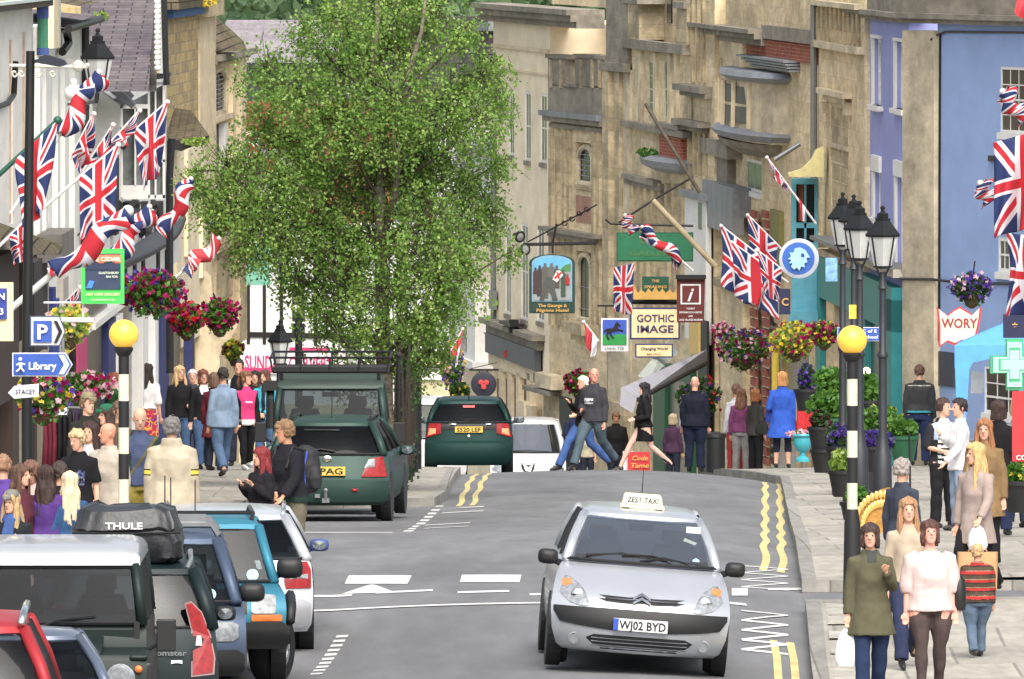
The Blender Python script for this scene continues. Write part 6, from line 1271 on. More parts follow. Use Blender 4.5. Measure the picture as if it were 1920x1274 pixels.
def hand(key, i): bo, W, A, k, yaw = PEOPLE[key]; a, e_, w_ = A[i]; return W(w_+(w_-e_).normalized()*.07)
def bagthing(name, label, key, i, m, w_, h_, d_, strap=.2, shape='tote', cat='bag'):
    p = hand(key, i) if i is not None else PEOPLE[key][1](shape[1]); r = empty(name, (p.x, p.y, p.z-strap-h_), label, cat)
    mb = MB(); c = Vector((p.x, p.y, p.z-strap)); n = 20
    if name == 'carrier_bag':
        rows = [(c.z, .25, .2), (c.z-h_*.12, .55, .5), (c.z-h_*.4, .85, .9), (c.z-h_*.8, 1, 1), (c.z-h_, .8, .7)]
    else: rows = [(c.z, 1, .7), (c.z-h_*.5, 1.02, 1), (c.z-h_*.97, .98, 1), (c.z-h_, .9, .8)]
    for zz, a, b in rows:
        for j in range(n): t = 2*math.pi*j/n; e = lambda v: math.copysign(abs(v)**(.4 if name == 'paper_bag' else .8), v); mb.v.append((c.x+e(math.cos(t))*w_/2*a*(1+.08*mnoise.noise(Vector((t, zz*9, 3)))), c.y+e(math.sin(t))*d_/2*b, zz))
    for i_ in range(len(rows)-1):
        for j in range(n): mb.f.append((i_*n+j, i_*n+(j+1) % n, (i_+1)*n+(j+1) % n, (i_+1)*n+j)); mb.mi.append(0)
    mb.f.append(tuple(range(n))[::-1]); mb.f.append(tuple((len(rows)-1)*n+j for j in range(n))); mb.mi += [0, 0]
    mb.build('pouch', m, r, smooth=50)
    mb = MB()
    for s in (-1, 1): mb.tube([c+Vector((s*w_*.25*(1 if name != 'carrier_bag' else .3), 0, -.02)), p, ], .008, 5)
    mb.build('handle', m, r); return r
def strapbag(label, key, pos, m, sz=(.26, .12, .2), over=None):
    W = PEOPLE[key][1]; c = W(pos); r = empty('shoulder_bag', (c.x, c.y, c.z-sz[2]/2), label, 'bag')
    mb = MB(); mb.rings([((c.x, c.y, c.z-sz[2]/2), sz[0]*.42, sz[1]*.4), ((c.x, c.y, c.z-sz[2]*.3), sz[0]/2, sz[1]/2), ((c.x, c.y, c.z+sz[2]*.3), sz[0]*.46, sz[1]*.45), ((c.x, c.y, c.z+sz[2]/2), sz[0]*.38, sz[1]*.3)], 14); mb.build('pouch', m, r, smooth=50)
    a = W(over or (pos[0]*.75, pos[1]*.2, 1.42)); mb = MB(); mb.tube([c+Vector((-sz[0]*.3, 0, sz[2]*.4)), a, c+Vector((sz[0]*.3, 0, sz[2]*.4))], .012, 5); mb.build('strap', m, r)
G1 = 'people gathered on the left pavement'; G2 = 'people outside the shops beyond the crest on the right'; G3 = 'pedestrians on the near right pavement'
JE = ('trousers', (70, 100, 142)); BK = ('trousers', (34, 34, 38))
person('cardigan', 'woman with long dark hair in a white cardigan over a bright floral dress', 276, 670, 1.70, 232, yaw=165, hy=-40, arms=('down', 'bent'), hair=('long', (46, 32, 26)), top_=((232, 230, 232), 1.0, .6), low=('skirt', (170, 40, 80), .4, .03, [(90, 40, 130), (236, 170, 60), (210, 50, 60)]), group=G1)
strapbag('dark shoulder bag of the woman in the white cardigan', 'cardigan', (.27, .03, .98), BLACKP)
person('green', 'person in a dark green hooded jacket half hidden by the striped beacon pole', 214, 700, 1.66, 236, yaw=120, hair=('short', (150, 70, 50)), top_=((50, 92, 52), .8, 1), group=G1)
person('blonde', 'blonde woman in a black zip jacket and jeans', 337, 684, 1.68, 222, yaw=20, hy=10, arms=('down', 'bent'), hair=('long', (206, 168, 110)), top_=((32, 31, 35), .84, 1), low=JE, group=G1)
person('grey', 'grey haired person peering between two women in black jackets', 361, 694, 1.62, 228, hair=('short', (196, 196, 196)), top_=((60, 60, 66), .86, 1), group=G1)
person('glasses', 'smiling woman with red-brown hair in a black jacket and white top with blue jeans', 381, 694, 1.64, 221, yaw=15, hair=('bob', (120, 62, 40)), bw=1.1, top_=((34, 34, 38), .86, 1), open_=((222, 222, 226), .05, 1.32), low=JE, legs='step', arms=('down', 'down'), group=G1)
person('denim', 'man from behind in a pale blue denim shirt and jeans', 418, 690, 1.74, 225, yaw=200, hair=('short', (50, 42, 38)), top_=((134, 158, 186), .8, 1), low=('trousers', (86, 114, 150)), legs='walk', shoes=[(84, 66, 54)], group=G1)
person('tallman', 'tall dark haired man in a black and white sports top', 447, 670, 1.82, 227, yaw=-10, hair=('short', (38, 32, 28)), top_=((30, 32, 38), .84, 1), pat=([(200, 205, 210), (60, 150, 190)], lambda x, y, z, i: 1 if (-.16 < x < -.12 and z > 1.05) else (2 if y < -.05 and .02 < x < .12 and 1.16 < z < 1.24 else 0)), group=G1)
person('pink', 'young woman in a bright pink hooded top and open black coat with black trousers', 461, 697, 1.63, 217, yaw=25, hy=45, hair=('pony', (120, 78, 48)), top_=((30, 30, 34), .8, 1), open_=((224, 40, 120), .13, .9), low=('leggings', (28, 28, 32)), shoes=[(196, 202, 208)], legs='step', arms=('pocket', 'down'), group=G1, bw=1.08,
       pat=([(236, 200, 214), (214, 210, 212)], lambda x, y, z, i: (1 if y < -.08 and abs(x) < .07 and 1.2 < z < 1.225 else (2 if y < -.05 and abs(x) < .13 and z < .9 else 0))))
person('turq', 'young woman with long brown hair in a turquoise jacket hugging herself', 497, 690, 1.64, 222, yaw=-15, hy=-20, hair=('long', (92, 56, 40)), top_=((40, 176, 204), .84, 1), open_=((40, 40, 50), .03), low=JE, arms=('clasp', 'clasp'), group=G1)
person('behind', 'dark haired person mostly hidden behind the girl in pink', 478, 690, 1.62, 231, hair=('long', (36, 28, 26)), top_=((54, 40, 40), .84, 1), group=G1)
person('cap', 'man in a khaki cap and dark jacket behind the clothes rail', 164, 740, 1.7, 172, hy=20, yaw=20, hair=('short', (120, 90, 60)), hat=(140, 130, 100), top_=((44, 44, 40), .8, 1), group=G1)
person('headscarf', 'woman with dark hair and a green headscarf facing left beside the beacon', 200, 762, 1.62, 168, yaw=-60, hair=('verylong', (60, 40, 32)), hat=(40, 110, 80), top_=((44, 60, 50), .8, 1), group=G1)
person('darkhair', 'dark haired woman with a pale scarf behind the curly haired woman', 168, 792, 1.6, 158, yaw=-20, hair=('long', (58, 34, 28)), top_=((190, 190, 196), .8, 1), group=G1)
person('curly', 'older woman with short curly fair hair in a black printed T-shirt', 148, 806, 1.6, 153, yaw=-10, hy=-30, tilt=15, hair=('curly', (196, 168, 120)), top_=((28, 28, 32), .84, .5), pat=([(70, 80, 130), (150, 150, 160)], lambda x, y, z, i: (1+(i % 7 == 0) if y < -.07 and abs(x) < .09 and 1.08 < z < 1.26 and mnoise.noise(Vector((x*30, 0, z*30))) > -.1 else 0)), group=G1)
person('baldwhite', 'bald man in a loose off-white jumper looking left', 203, 794, 1.66, 152, yaw=-35, hy=-40, hair=('bald', 0), sk=(206, 140, 112), bw=1.22, top_=((184, 174, 158), .8, 1, .03), arms=('bent', 'down'), group=G1)
person('baldbag', 'bald man in a dark green jacket and blue shirt with a strap across his chest', 262, 764, 1.74, 154, yaw=5, tilt=18, hair=('bald', 0), bw=1.12, top_=((46, 62, 56), .86, 1), open_=((66, 78, 110), .1), low=('trousers', (140, 124, 50)), arms=('down', 'bent'), pat=([(96, 92, 60)], lambda x, y, z, i: 1 if abs((z-1.15)-(x*1.4)) < .028 and y < 0 else 0), group=G1)
person('creamman', 'grey curly haired man from behind in a cream jumper with yellow and black sleeve bands', 322, 783, 1.76, 148, yaw=175, hair=('curly', (110, 106, 104)), bw=1.3, top_=((186, 174, 150), .62, 1, .04), low=('trousers', (150, 140, 110)), group=G1, neck=1.53,
       pat=([(236, 210, 50), (26, 24, 26)], lambda x, y, z, i: (1 if abs(x) > .22 and 1.145 < z < 1.18 else (2 if abs(x) > .22 and 1.125 < z < 1.2 else 0))))
person('purpleedge', 'person in a purple hooded top at the left edge of the photo', 6, 855, 1.66, 138, yaw=170, hair=('short', (150, 110, 80)), top_=((92, 60, 150), .8, 1), bw=1.15, group=G1)
person('pale', 'woman with brown hair looking down beside the long haired woman', 62, 862, 1.6, 140, yaw=-20, tilt=25, hair=('bob', (110, 74, 56)), top_=((214, 180, 170), .86, 1), group=G1)
person('longback', 'woman from behind with very long dark brown hair and purple top with a rucksack', 86, 873, 1.58, 136, yaw=175, hair=('verylong', (54, 34, 28)), top_=((84, 50, 130), .8, 1), bw=1.1, group=G1)
person('paleblonde', 'woman from behind with pale blonde wavy hair and blue coat', 130, 886, 1.52, 137, yaw=200, hair=('verylong', (222, 200, 160)), top_=((44, 84, 130), .8, 1), group=G1)
person('greycap', 'fair haired woman in a grey cap and blue scarf at the bottom left', 22, 923, 1.56, 129, yaw=-10, hy=-20, hair=('verylong', (180, 150, 100)), hat=(128, 128, 122), top_=((40, 44, 50), .8, 1), scarf=(60, 90, 150), group=G1)
person('redhair', 'woman with long dyed red hair in a black coat beside the man with the rucksack', 490, 850, 1.5, 170, yaw=-55, hy=-10, hair=('verylong', (124, 22, 26)), top_=((34, 32, 38), .7, 1, .03), arms=('chest', 'chest'), bw=1.1, road=True, vox=.008)
person('rucksackman', 'man in a dark jacket and khaki shorts stepping off the kerb with a black rucksack', 545, 798, 1.76, 172, yaw=-50, hy=-25, tilt=6, lean=6, hair=('curly', (132, 100, 66)), sk=(206, 146, 112), top_=((34, 34, 42), .84, 1, .03), low=('shorts', (112, 106, 88)), arms=('clasp', 'fwd'), legs='step', bw=1.12, road=True, vox=.008, pat=([(30, 54, 46), (200, 204, 210)], lambda x, y, z, i: 1 if z < .9 else (2 if x < -.1 and y < -.02 and 1.3 < z < 1.335 and abs(y+.05) < .03 else 0)))
W = PEOPLE['rucksackman'][1]; bp = W((0, .24, 1.18)); rk = empty('rucksack', bp-Vector((0, 0, .28)), 'black rucksack with blue piping on the back of the man in shorts', 'rucksack')
mb = MB(); mb.rings([((bp.x, bp.y, bp.z-.27), .12, .1), ((bp.x, bp.y, bp.z-.2), .17, .13), ((bp.x, bp.y, bp.z+.05), .17, .14), ((bp.x, bp.y, bp.z+.2), .14, .11), ((bp.x, bp.y, bp.z+.26), .06, .05)], 18); mb.rings([((bp.x+.1, bp.y-.08, bp.z-.22), .07, .06), ((bp.x+.1, bp.y-.09, bp.z-.1), .09, .08), ((bp.x+.1, bp.y-.08, bp.z+.02), .06, .05)], 12); remesh(mb, .012, 2, (.01, (14, 14, 10))).build('pack', mat('bag_black', (30, 31, 36), .7, var=.2), rk, smooth=True)
mb = MB(); mb.tube([bp+Vector((.02, -.15, .2)), bp+Vector((-.02, -.165, 0)), bp+Vector((.0, -.15, -.2))], .011, 6); mb.build('piping', MM((50, 80, 210)), rk)
mb = MB(); mb.tube([W((-.13, .14, 1.4)), W((-.14, -.03, 1.46)), W((-.13, -.13, 1.25)), W((-.14, .05, 1.02))], .022, 6); mb.tube([W((.13, .14, 1.4)), W((.14, -.03, 1.46)), W((.13, -.13, 1.25)), W((.14, .05, 1.02))], .022, 6); mb.build('strap', BLACKP, rk)
person('brownhead', 'brown haired woman in a maroon top packed in beside the clothes rail', 40, 872, 1.6, 146, yaw=60, hair=('long', (88, 60, 44)), top_=((96, 44, 58), .8, 1), group=G1)
person('darkback', 'person from behind in a black fleece between the long haired and pale blonde women', 112, 868, 1.62, 147, yaw=190, hair=('short', (60, 46, 40)), top_=((36, 38, 44), .8, 1), group=G1)
person('railman', 'short haired man in a brown jacket standing behind the bald man in the off-white jumper', 226, 752, 1.72, 176, yaw=40, hair=('short', (96, 76, 58)), top_=((92, 74, 58), .8, 1), group=G1)
person('farcouple', 'woman in a dark red coat seen behind the man in the denim shirt', 402, 700, 1.6, 234, yaw=150, hair=('bob', (110, 84, 66)), top_=((110, 34, 46), .6, 1), group=G1)
person('edgewoman', 'woman with fair hair in a grey coat at the right edge below the pharmacy cross', 1908, 846, 1.64, 196, yaw=200, hair=('bob', (170, 140, 104)), top_=((110, 112, 118), .62, 1), group=G3)
# crest
person('hoodie', 'bald man in a charcoal hooded top and faded jeans striding left across the road', 1113, 700, 1.8, 240, Yfix=243, yaw=-35, hy=45, hair=('bald', 0), sk=(214, 146, 122), top_=((62, 62, 68), .84, 1, .025), low=('trousers', (78, 96, 106)), arms=('bent', 'down'), legs='stride', bw=1.15, road=True, vox=.008, pat=([(214, 216, 220)], lambda x, y, z, i: 1 if y < -.06 and abs(x) < .09 and (1.19 < z < 1.235 or 1.145 < z < 1.165) and mnoise.noise(Vector((x*60, 0, z*60))) > -.25 else 0))
person('whitehair', 'white haired person in a black leather jacket walking just behind the bald man', 1093, 698, 1.76, 262, Yfix=256, yaw=-60, hair=('short', (226, 222, 210)), top_=((30, 30, 34), .84, 1), low=('trousers', (60, 96, 160)), arms=('chest', 'bent'), legs='stride', road=True)
person('skirtgirl', 'woman with long black hair in a black jacket and short black skirt striding left', 1208, 719, 1.66, 243, yaw=-80, hy=0, hair=('long', (24, 20, 24)), sk=(222, 176, 156), top_=((30, 30, 34), .9, 1, .02), low=('skirt', (24, 24, 28), .62, .01), legs='stride', arms=('bent', 'bent'), bw=1.12, road=True, vox=.008)
strapbag('brown leather bag on the hip of the woman in the black skirt', 'skirtgirl', (-.2, -.06, .93), cloth((74, 58, 42)), (.2, .12, .16))
person('bowed', 'man in a black shirt looking down behind the striding couple', 1155, 795, 1.72, 300, yaw=0, tilt=20, lean=0, hair=('short', (120, 84, 56)), bw=1.15, sk=(200, 140, 110), top_=((32, 30, 32), .84, 1), road=True, Yfix=295)
person('whitesleeve', 'dark haired man in navy holding something pale behind the striding man', 1078, 797, 1.74, 300, yaw=30, tilt=15, hair=('short', (40, 30, 26)), top_=((36, 46, 76), .84, .6), arms=('bent', 'bent'), road=True, Yfix=293)
person('child2', 'small child in a beige top seen between the walking legs', 1101, 848, 1.3, 292, yaw=0, hair=('short', (60, 44, 36)), top_=((196, 188, 160), .84, .6), road=True, Yfix=290)
person('seatedblonde', 'fair haired woman in purple sitting low beside the green shopfront', 1262, 806, 1.45, 285, yaw=150, hair=('bob', (180, 160, 130)), top_=((76, 50, 76), .84, 1), road=True, Yfix=274)
person('navy', 'bald man from behind in a navy tracksuit top with white sleeve stripe', 1303, 758, 1.76, 262, yaw=170, hair=('bald', 0), sk=(220, 160, 138), bw=1.22, top_=((28, 32, 48), .84, 1, .02), low=('trousers', (30, 38, 62)), pat=([(216, 220, 228)], lambda x, y, z, i: 1 if x > .2 and abs(y-.01) < .03 else 0), road=False, Yfix=256)
person('sunglasses', 'man with sunglasses on his head in a pale long sleeved shirt', 1380, 722, 1.74, 252, yaw=-150, hair=('short', (110, 80, 60)), top_=((206, 206, 214), .84, 1), low=('trousers', (170, 60, 60)), group=G2)
person('purplewoman', 'woman from behind with long brown hair in a plum cardigan and grey trousers', 1390, 730, 1.64, 249, yaw=165, hair=('long', (120, 80, 58)), top_=((132, 64, 112), .88, 1), low=('trousers', (150, 148, 146)), group=G2)
person('brownjacket', 'red haired woman in a grey-brown jacket and black trousers looking right', 1417, 730, 1.62, 247, yaw=130, hy=20, hair=('bob', (190, 120, 66)), top_=((74, 72, 68), .8, 1), low=BK, group=G2); strapbag('dark grey handbag of the woman in the grey-brown jacket', 'brownjacket', (-.22, .02, .95), cloth((58, 62, 58)))
person('bluecoat', 'auburn haired woman from behind in a bright royal blue coat and cropped black leggings', 1467, 688, 1.72, 246, yaw=172, hair=('bob', (186, 130, 70)), bw=1.12, sk=(216, 160, 136), top_=((28, 84, 190), .56, 1, .02), low=('cropped', (40, 44, 60)), arms=('down', 'bent'), group=G2, vox=.008); strapbag('small blue bag at the left side of the woman in the blue coat', 'bluecoat', (.24, -.06, .93), cloth((40, 60, 150)), (.18, .1, .2))
person('redperson', 'person in beige trousers hidden behind the red cloth screen', 1508, 735, 1.66, 252, yaw=180, hair=('short', (150, 120, 90)), top_=((180, 40, 44), .7, 1), low=('trousers', (176, 156, 120)), group=G2)
person('leather', 'man from behind in a dark grey leather jacket with a turquoise shirt hem', 1724, 668, 1.8, 240, yaw=176, hair=('short', (92, 64, 50)), bw=1.25, top_=((58, 60, 62), .92, 1, .03), low=('trousers', (36, 50, 86)), arms=('down', 'down'), group=G2, vox=.008, pat=([(40, 150, 160), (170, 168, 160)], lambda x, y, z, i: 1 if z < .955 and abs(x) < .2 else (2 if abs(z-1.395) < .007 and abs(x) < .2 else 0)))
# near right
person('stripes', 'dark haired woman in a striped top and black jacket at the side road mouth', 1768, 812, 1.66, 198, yaw=25, hy=40, hair=('short', (64, 44, 40)), top_=((44, 46, 52), .84, .6), open_=((236, 234, 234), .12, .85), low=BK, arms=('bent', 'bent'), group=G3, pat=([(40, 40, 46), (170, 190, 214)], lambda x, y, z, i: (1 if y < -.04 and abs(x) < .12 and z < 1.25 and (z*100) % 7 < 3 else (2 if y < -.02 and .1 < abs(x) < .16 and z > 1.2 else 0)), ))
person('whitecape', 'dark haired woman in a white top kissing the cheek of the woman in stripes', 1799, 815, 1.66, 194, yaw=-70, hy=0, hair=('short', (38, 28, 28)), top_=((232, 230, 232), .8, 1), low=('trousers', (140, 160, 186)), arms=('chest', 'fwd'), group=G3)
person('blackcoat', 'brown haired woman from behind in a long black coat near the pharmacy cross', 1872, 838, 1.64, 188, yaw=160, hair=('bob', (58, 38, 32)), top_=((30, 28, 32), .62, 1, .03), low=('trousers', (40, 50, 84)), group=G3)
person('longhair', 'young woman with very long golden hair in a pale mauve coat looking left', 1830, 905, 1.64, 163, yaw=-30, hy=-35, hair=('verylong', (206, 164, 100)), top_=((166, 148, 140), .62, 1, .02), low=BK, arms=('down', 'fwd'), legs='walk', group=G3, vox=.008)
person('auburn', 'auburn haired woman in a tan coat directly behind the golden haired woman', 1846, 880, 1.68, 172, yaw=-10, hair=('verylong', (160, 104, 60)), top_=((140, 112, 74), .62, 1, .02), low=BK, arms=('down', 'down'), group=G3)
person('wingperson', 'grey haired person beside the golden fan-shaped ornament', 1692, 925, 1.6, 160, yaw=140, hair=('curly', (150, 140, 134)), top_=((60, 66, 80), .84, 1), group=G3)
person('beige', 'woman with wavy light brown hair in a beige top between the two nearest women', 1703, 934, 1.67, 149, yaw=5, hair=('verylong', (168, 124, 84)), sk=(222, 166, 140), top_=((186, 168, 146), .84, 1), low=('trousers', (46, 54, 84)), legs='walk', group=G3, vox=.008)
person('parka', 'smiling dark haired woman in an olive green parka carrying a white carrier bag', 1632, 984, 1.63, 138, yaw=8, hy=-12, hair=('bob', (64, 44, 38)), top_=((92, 90, 68), .62, 1, .02), open_=((70, 74, 70), .035, 1.36), low=('trousers', (38, 56, 92)), arms=('down', 'chest'), legs='step', bw=1.08, group=G3, vox=.007)
person('pinktop', 'woman with a brown bob in a pale pink top and dark brown trousers', 1744, 978, 1.64, 137.5, yaw=4, hy=5, tilt=-8, hair=('bob', (84, 50, 42)), sk=(224, 160, 140), top_=((226, 200, 196), .84, .7, .018), low=('leggings', (84, 70, 68)), arms=('down', 'down'), legs='step', bw=1.3, shoes=[(150, 110, 90)], group=G3, vox=.007, neck=1.44, pat=([(232, 186, 186)], lambda x, y, z, i: 1 if y < -.08 and abs(x+.02) < .07 and .96 < z < 1.3 and mnoise.noise(Vector((x*70, 0, z*50))) > 0 else 0))
person('boy', 'small fair haired child in a red and brown striped jumper, jeans and wellies', 1832, 1022, 1.12, 142.5, yaw=-165, hy=-30, hair=('curly', (196, 156, 104)), bw=1.35, top_=((84, 72, 58), .86, 1, .03), low=('trousers', (92, 112, 136)), shoes=[(44, 40, 40), 1], legs='step', group=G3, vox=.008, pat=([(186, 44, 44), (150, 140, 110), (60, 48, 42)], lambda x, y, z, i: (1 if (z*100) % 13 < 4.5 else (2 if (z*100) % 13 < 5.5 else (3 if (z*100) % 13 > 11 else 0)))))
bagthing('carrier_bag', 'white plastic carrier bag hanging from the hand of the woman in the parka', 'parka', 0, mat('plastic_white', (226, 228, 226), .4, var=.06), .26, .36, .12, .06)
bagthing('carrier_bag', 'crumpled pale carrier bag held by the woman in the mauve coat', 'longhair', 1, mat('plastic_pale', (200, 208, 210), .35, var=.12), .22, .26, .14, .02)
q = bagthing('paper_bag', 'brown paper shopping bag with a small white label', 'longhair', 1, mat('kraft_paper', (186, 142, 94), .8), .42, .4, .16, .3); c = Vector(q.location)
mb = MB(); mb.box((c.x+.01, c.y-.085, c.z+.19), (.09, .01, .06)); mb.build('paper_label', MM((206, 206, 210)), q)
strapbag('black shoulder bag of the woman in the pink top', 'pinktop', (.3, .04, 1.0), BLACKP, (.14, .22, .3), over=(.17, 0, 1.44))
bagthing('shopping_bag', 'red bag resting by the bin among the people beyond the crest', 'sunglasses', 0, cloth((196, 40, 48)), .42, .62, .2, .0)
# ======== flags ========
FR = mat('flag_red', (196, 42, 54), .8, var=.06); FB = mat('flag_blue', (38, 52, 100), .8, var=.08); FW = mat('flag_white', (226, 226, 232), .8, var=.05)
POLEW = mat('white_pole', (206, 204, 200), .5, var=.1)
def ujack(u, v):
    x, y = u*60-30, v*30-15
    if abs(x) < 3 or abs(y) < 3: return 1
    if abs(x) < 5 or abs(y) < 5: return 0
    d = min(abs(y-x/2), abs(y+x/2))/1.118
    return 1 if d < 1.25 else (0 if d < 3.2 else 2)
def ujmat():
    m = bpy.data.materials.new('union_flag'); m.use_nodes = True; n = m.node_tree.nodes; L = m.node_tree.links; b = n['Principled BSDF']; b.inputs['Roughness'].default_value = .8
    uv = n.new('ShaderNodeUVMap'); sp = n.new('ShaderNodeSeparateXYZ'); L.new(uv.outputs[0], sp.inputs[0])
    def M(op, a, c=None):
        q = n.new('ShaderNodeMath'); q.operation = op
        for i, x in enumerate((a, c)):
            if x is None: continue
            if isinstance(x, (int, float)): q.inputs[i].default_value = x
            else: L.new(x, q.inputs[i])
        return q.outputs[0]
    X = M('ABSOLUTE', M('SUBTRACT', M('MULTIPLY', sp.outputs[0], 60), 30)); Y = M('ABSOLUTE', M('SUBTRACT', M('MULTIPLY', sp.outputs[1], 30), 15))
    c = M('MINIMUM', X, Y); d = M('DIVIDE', M('ABSOLUTE', M('SUBTRACT', Y, M('MULTIPLY', X, .5))), 1.118)
    red = M('MAXIMUM', M('LESS_THAN', c, 3), M('MULTIPLY', M('LESS_THAN', d, 1.2), M('GREATER_THAN', c, 5))); wh = M('MAXIMUM', M('LESS_THAN', c, 5), M('LESS_THAN', d, 3.2))
    m1 = n.new('ShaderNodeMix'); m1.data_type = 'RGBA'; L.new(wh, m1.inputs[0]); m1.inputs[6].default_value = (*lin((40, 54, 104)), 1); m1.inputs[7].default_value = (*lin((222, 222, 228)), 1)
    m2 = n.new('ShaderNodeMix'); m2.data_type = 'RGBA'; L.new(red, m2.inputs[0]); L.new(m1.outputs[2], m2.inputs[6]); m2.inputs[7].default_value = (*lin((194, 44, 56)), 1); L.new(m2.outputs[2], b.inputs['Base Color'])
    tl = n.new('ShaderNodeBsdfTranslucent'); L.new(m2.outputs[2], tl.inputs[0]); mx = n.new('ShaderNodeMixShader'); mx.inputs[0].default_value = .25; L.new(b.outputs[0], mx.inputs[1]); L.new(tl.outputs[0], mx.inputs[2]); L.new(mx.outputs[0], n['Material Output'].inputs[0]); return m
UJ = ujmat()
GF = 'union flags flying from the shopfronts'
def flag(label, tip, base, Y, th=.5, L=120, mode='hang', conv=.5, xc=0, pm=None, pr=.022, amp=.07, ph=0, dY=0, cols=None, dark=False, nopole=False):
    tip_, base_ = P3(*tip, Y), P3(*base, Y+dY); r = empty('flag', base_, label, 'flag', GF); pm = pm or POLEW
    if not nopole:
        mb = MB(); mb.tube([base_, tip_], pr, 8); mb.ball(tip_, pr*1.8, 8); mb.build('pole', pm, r, smooth=50)
    mb = MB(); nu, nv = 48, 28; s = F/Y; Lm = L/s; d = base_-tip_
    for j in range(nv+1):
        for i in range(nu+1):
            u, v = i/nu, j/nv; h = tip_+d*(v*th)
            if mode == 'hang':
                c = tip_+d*(th*.5); x = h.x*(1-u*conv)+(c.x+xc/s)*u*conv; z = h.z+(c.z-h.z)*u*conv*.5-u*Lm*(1-.12*v)
                f = amp*(u**.7)*math.sin(v*11+u*3+ph)+.5*amp*u*math.sin(v*23+ph*2+u*5); q = Vector((x+.6*f*math.cos(ph), h.y+f-.03, z+.03*math.sin(v*7+ph)*u))
            elif mode == 'fly':      # streams sideways: xc px right
                q = h+Vector((u*xc/s, amp*math.sin(u*7+v*3+ph)*u, -u*Lm+.05*math.sin(u*6+ph)*u))
            else:
                a = u*9+v*6+ph; rr = .05+.055*abs(math.sin(v*5+ph))+u*.03; side = d.normalized().cross(Vector((0, 1, 0))); q = h+side*(math.cos(a)*rr+(.05*math.sin(v*9+ph)))+Vector((0, math.sin(a)*rr-.02, -.03*u-(u**2)*Lm*(.5+.5*math.sin(v*6+ph))*.5))
            mb.v.append(tuple(q))
    for j in range(nv):
        for i in range(nu):
            a = j*(nu+1)+i; mb.f.append((a, a+1, a+nu+2, a+nu+1)); c = cols((i+.5)/nu, (j+.5)/nv) if cols else ujack((i+.5)/nu, (j+.5)/nv); mb.mi.append(c)
    o = mb.build('flag_cloth', [FW, FR, FB] if cols else UJ, r, smooth=True)
    if not cols:
        kk = np.empty(len(o.data.loops), dtype=np.int32); o.data.loops.foreach_get('vertex_index', kk); o.data.uv_layers[0].data.foreach_set('uv', np.stack([(kk % (nu+1))/nu, (kk//(nu+1))/nv], 1).astype(np.float32).ravel()); md = o.modifiers.new('t', 'SOLIDIFY'); md.thickness = .004
    return r
GP = MM((26, 84, 66), rough=.4)
flag('large union flag hanging from the dark green pole at far left', (108, 226), (-20, 345), 168, .62, 160, xc=-14, conv=.45, pm=GP, pr=.03, ph=.3)
flag('union flag rolled around a white pole crossing in front of the black lantern', (186, 136), (20, 400), 172, .42, 20, 'furl', ph=1)
flag('wide union flag hanging in the middle of the left house fronts', (222, 272), (60, 408), 176, .45, 140, conv=.12, xc=-20, amp=.05, ph=2)
flag('union flag hanging straight down in front of the white bay window', (314, 192), (200, 290), 200, .55, 130, conv=.45, xc=0, ph=4)
flag('bunched union flag beside the black and white timber house', (212, 235), (150, 330), 190, .75, 60, conv=.5, xc=10, amp=.14, ph=5)
flag('union flag wound along the long white pole above the green sign', (240, 396), (22, 578), 160, .62, 30, 'furl', ph=2.2, pr=.04)
flag('short rolled union flag just above the green gallery sign', (280, 388), (205, 490), 176, .85, 22, 'furl', ph=.6)
flag('rolled union flag slanting beside the cream wall by the tree', (358, 336), (305, 436), 205, .95, 30, 'furl', ph=3.1)
flag('mostly red rolled flag over the magenta hanging baskets', (410, 448), (330, 520), 210, .8, 30, 'furl', ph=5.1, cols=lambda u, v: 1 if ujack(u, v) != 0 and v < .8 else ujack(u, v))
flag('small draped union flag high on the left between the globe lamp and bay window', (176, 214), (130, 300), 188, .9, 62, conv=.5, xc=14, amp=.1, ph=3.6)
flag('half furled union flag crossing behind the middle left flag', (262, 208), (160, 320), 196, .6, 34, conv=.6, ph=2.9, amp=.12)
flag('drooping union flag tip at the very left below the shop eaves', (60, 404), (-10, 470), 172, .6, 70, conv=.4, ph=1.9, amp=.1)
flag('small flag partly hidden by the lower left birch leaves', (452, 402), (390, 430), 215, .9, 20, 'furl', ph=1.6)
flag('little flag on a white stick in front of the brick house', (486, 262), (452, 310), 230, .6, 20, 'furl', ph=2)
flag('red pennant hanging left of the birch crown', (522, 280), (494, 302), 230, .9, 45, conv=.6, cols=lambda u, v: 1 if u < .6 else 0, ph=1)
flag('blue and green flag folded behind the gallery sign', (150, 540), (118, 572), 186, .9, 50, conv=.4, ph=2.6)
flag('red white and blue flag hanging by the white bay house', (868, 618), (845, 660), 250, .95, 52, conv=.5, xc=-6, ph=1.2, cols=lambda u, v: 1 if u < .55 else (0 if v < .5 else 2))
flag('red and white flag hanging by the gothic window', (1094, 604), (1122, 640), 262, .95, 45, conv=.5, ph=.9, cols=lambda u, v: 1 if v < .6 else 0)
flag('union flag hanging below the green gallery board at the left end', (1190, 494), (1150, 502), 282, .98, 96, conv=.2, xc=-18, ph=2.3, nopole=True)
flag('rolled union flag crossing the big green board', (1204, 426), (1300, 508), 278, .75, 26, 'furl', ph=1.1)
flag('striped flag tip above the left end of the green board', (1172, 404), (1188, 438), 284, .9, 10, 'furl', ph=.2)
flag('leftmost union flag of the cluster above the brown information sign', (1352, 424), (1450, 500), 262, .75, 112, conv=.15, xc=-30, ph=.4)
flag('central union flag of the cluster above the pink baskets', (1372, 455), (1478, 530), 260, .85, 92, conv=.1, xc=-14, ph=3.3)
flag('uppermost union flag of the cluster tied to a thin white pole', (1402, 404), (1482, 484), 263, .7, 78, conv=.15, xc=0, ph=5)
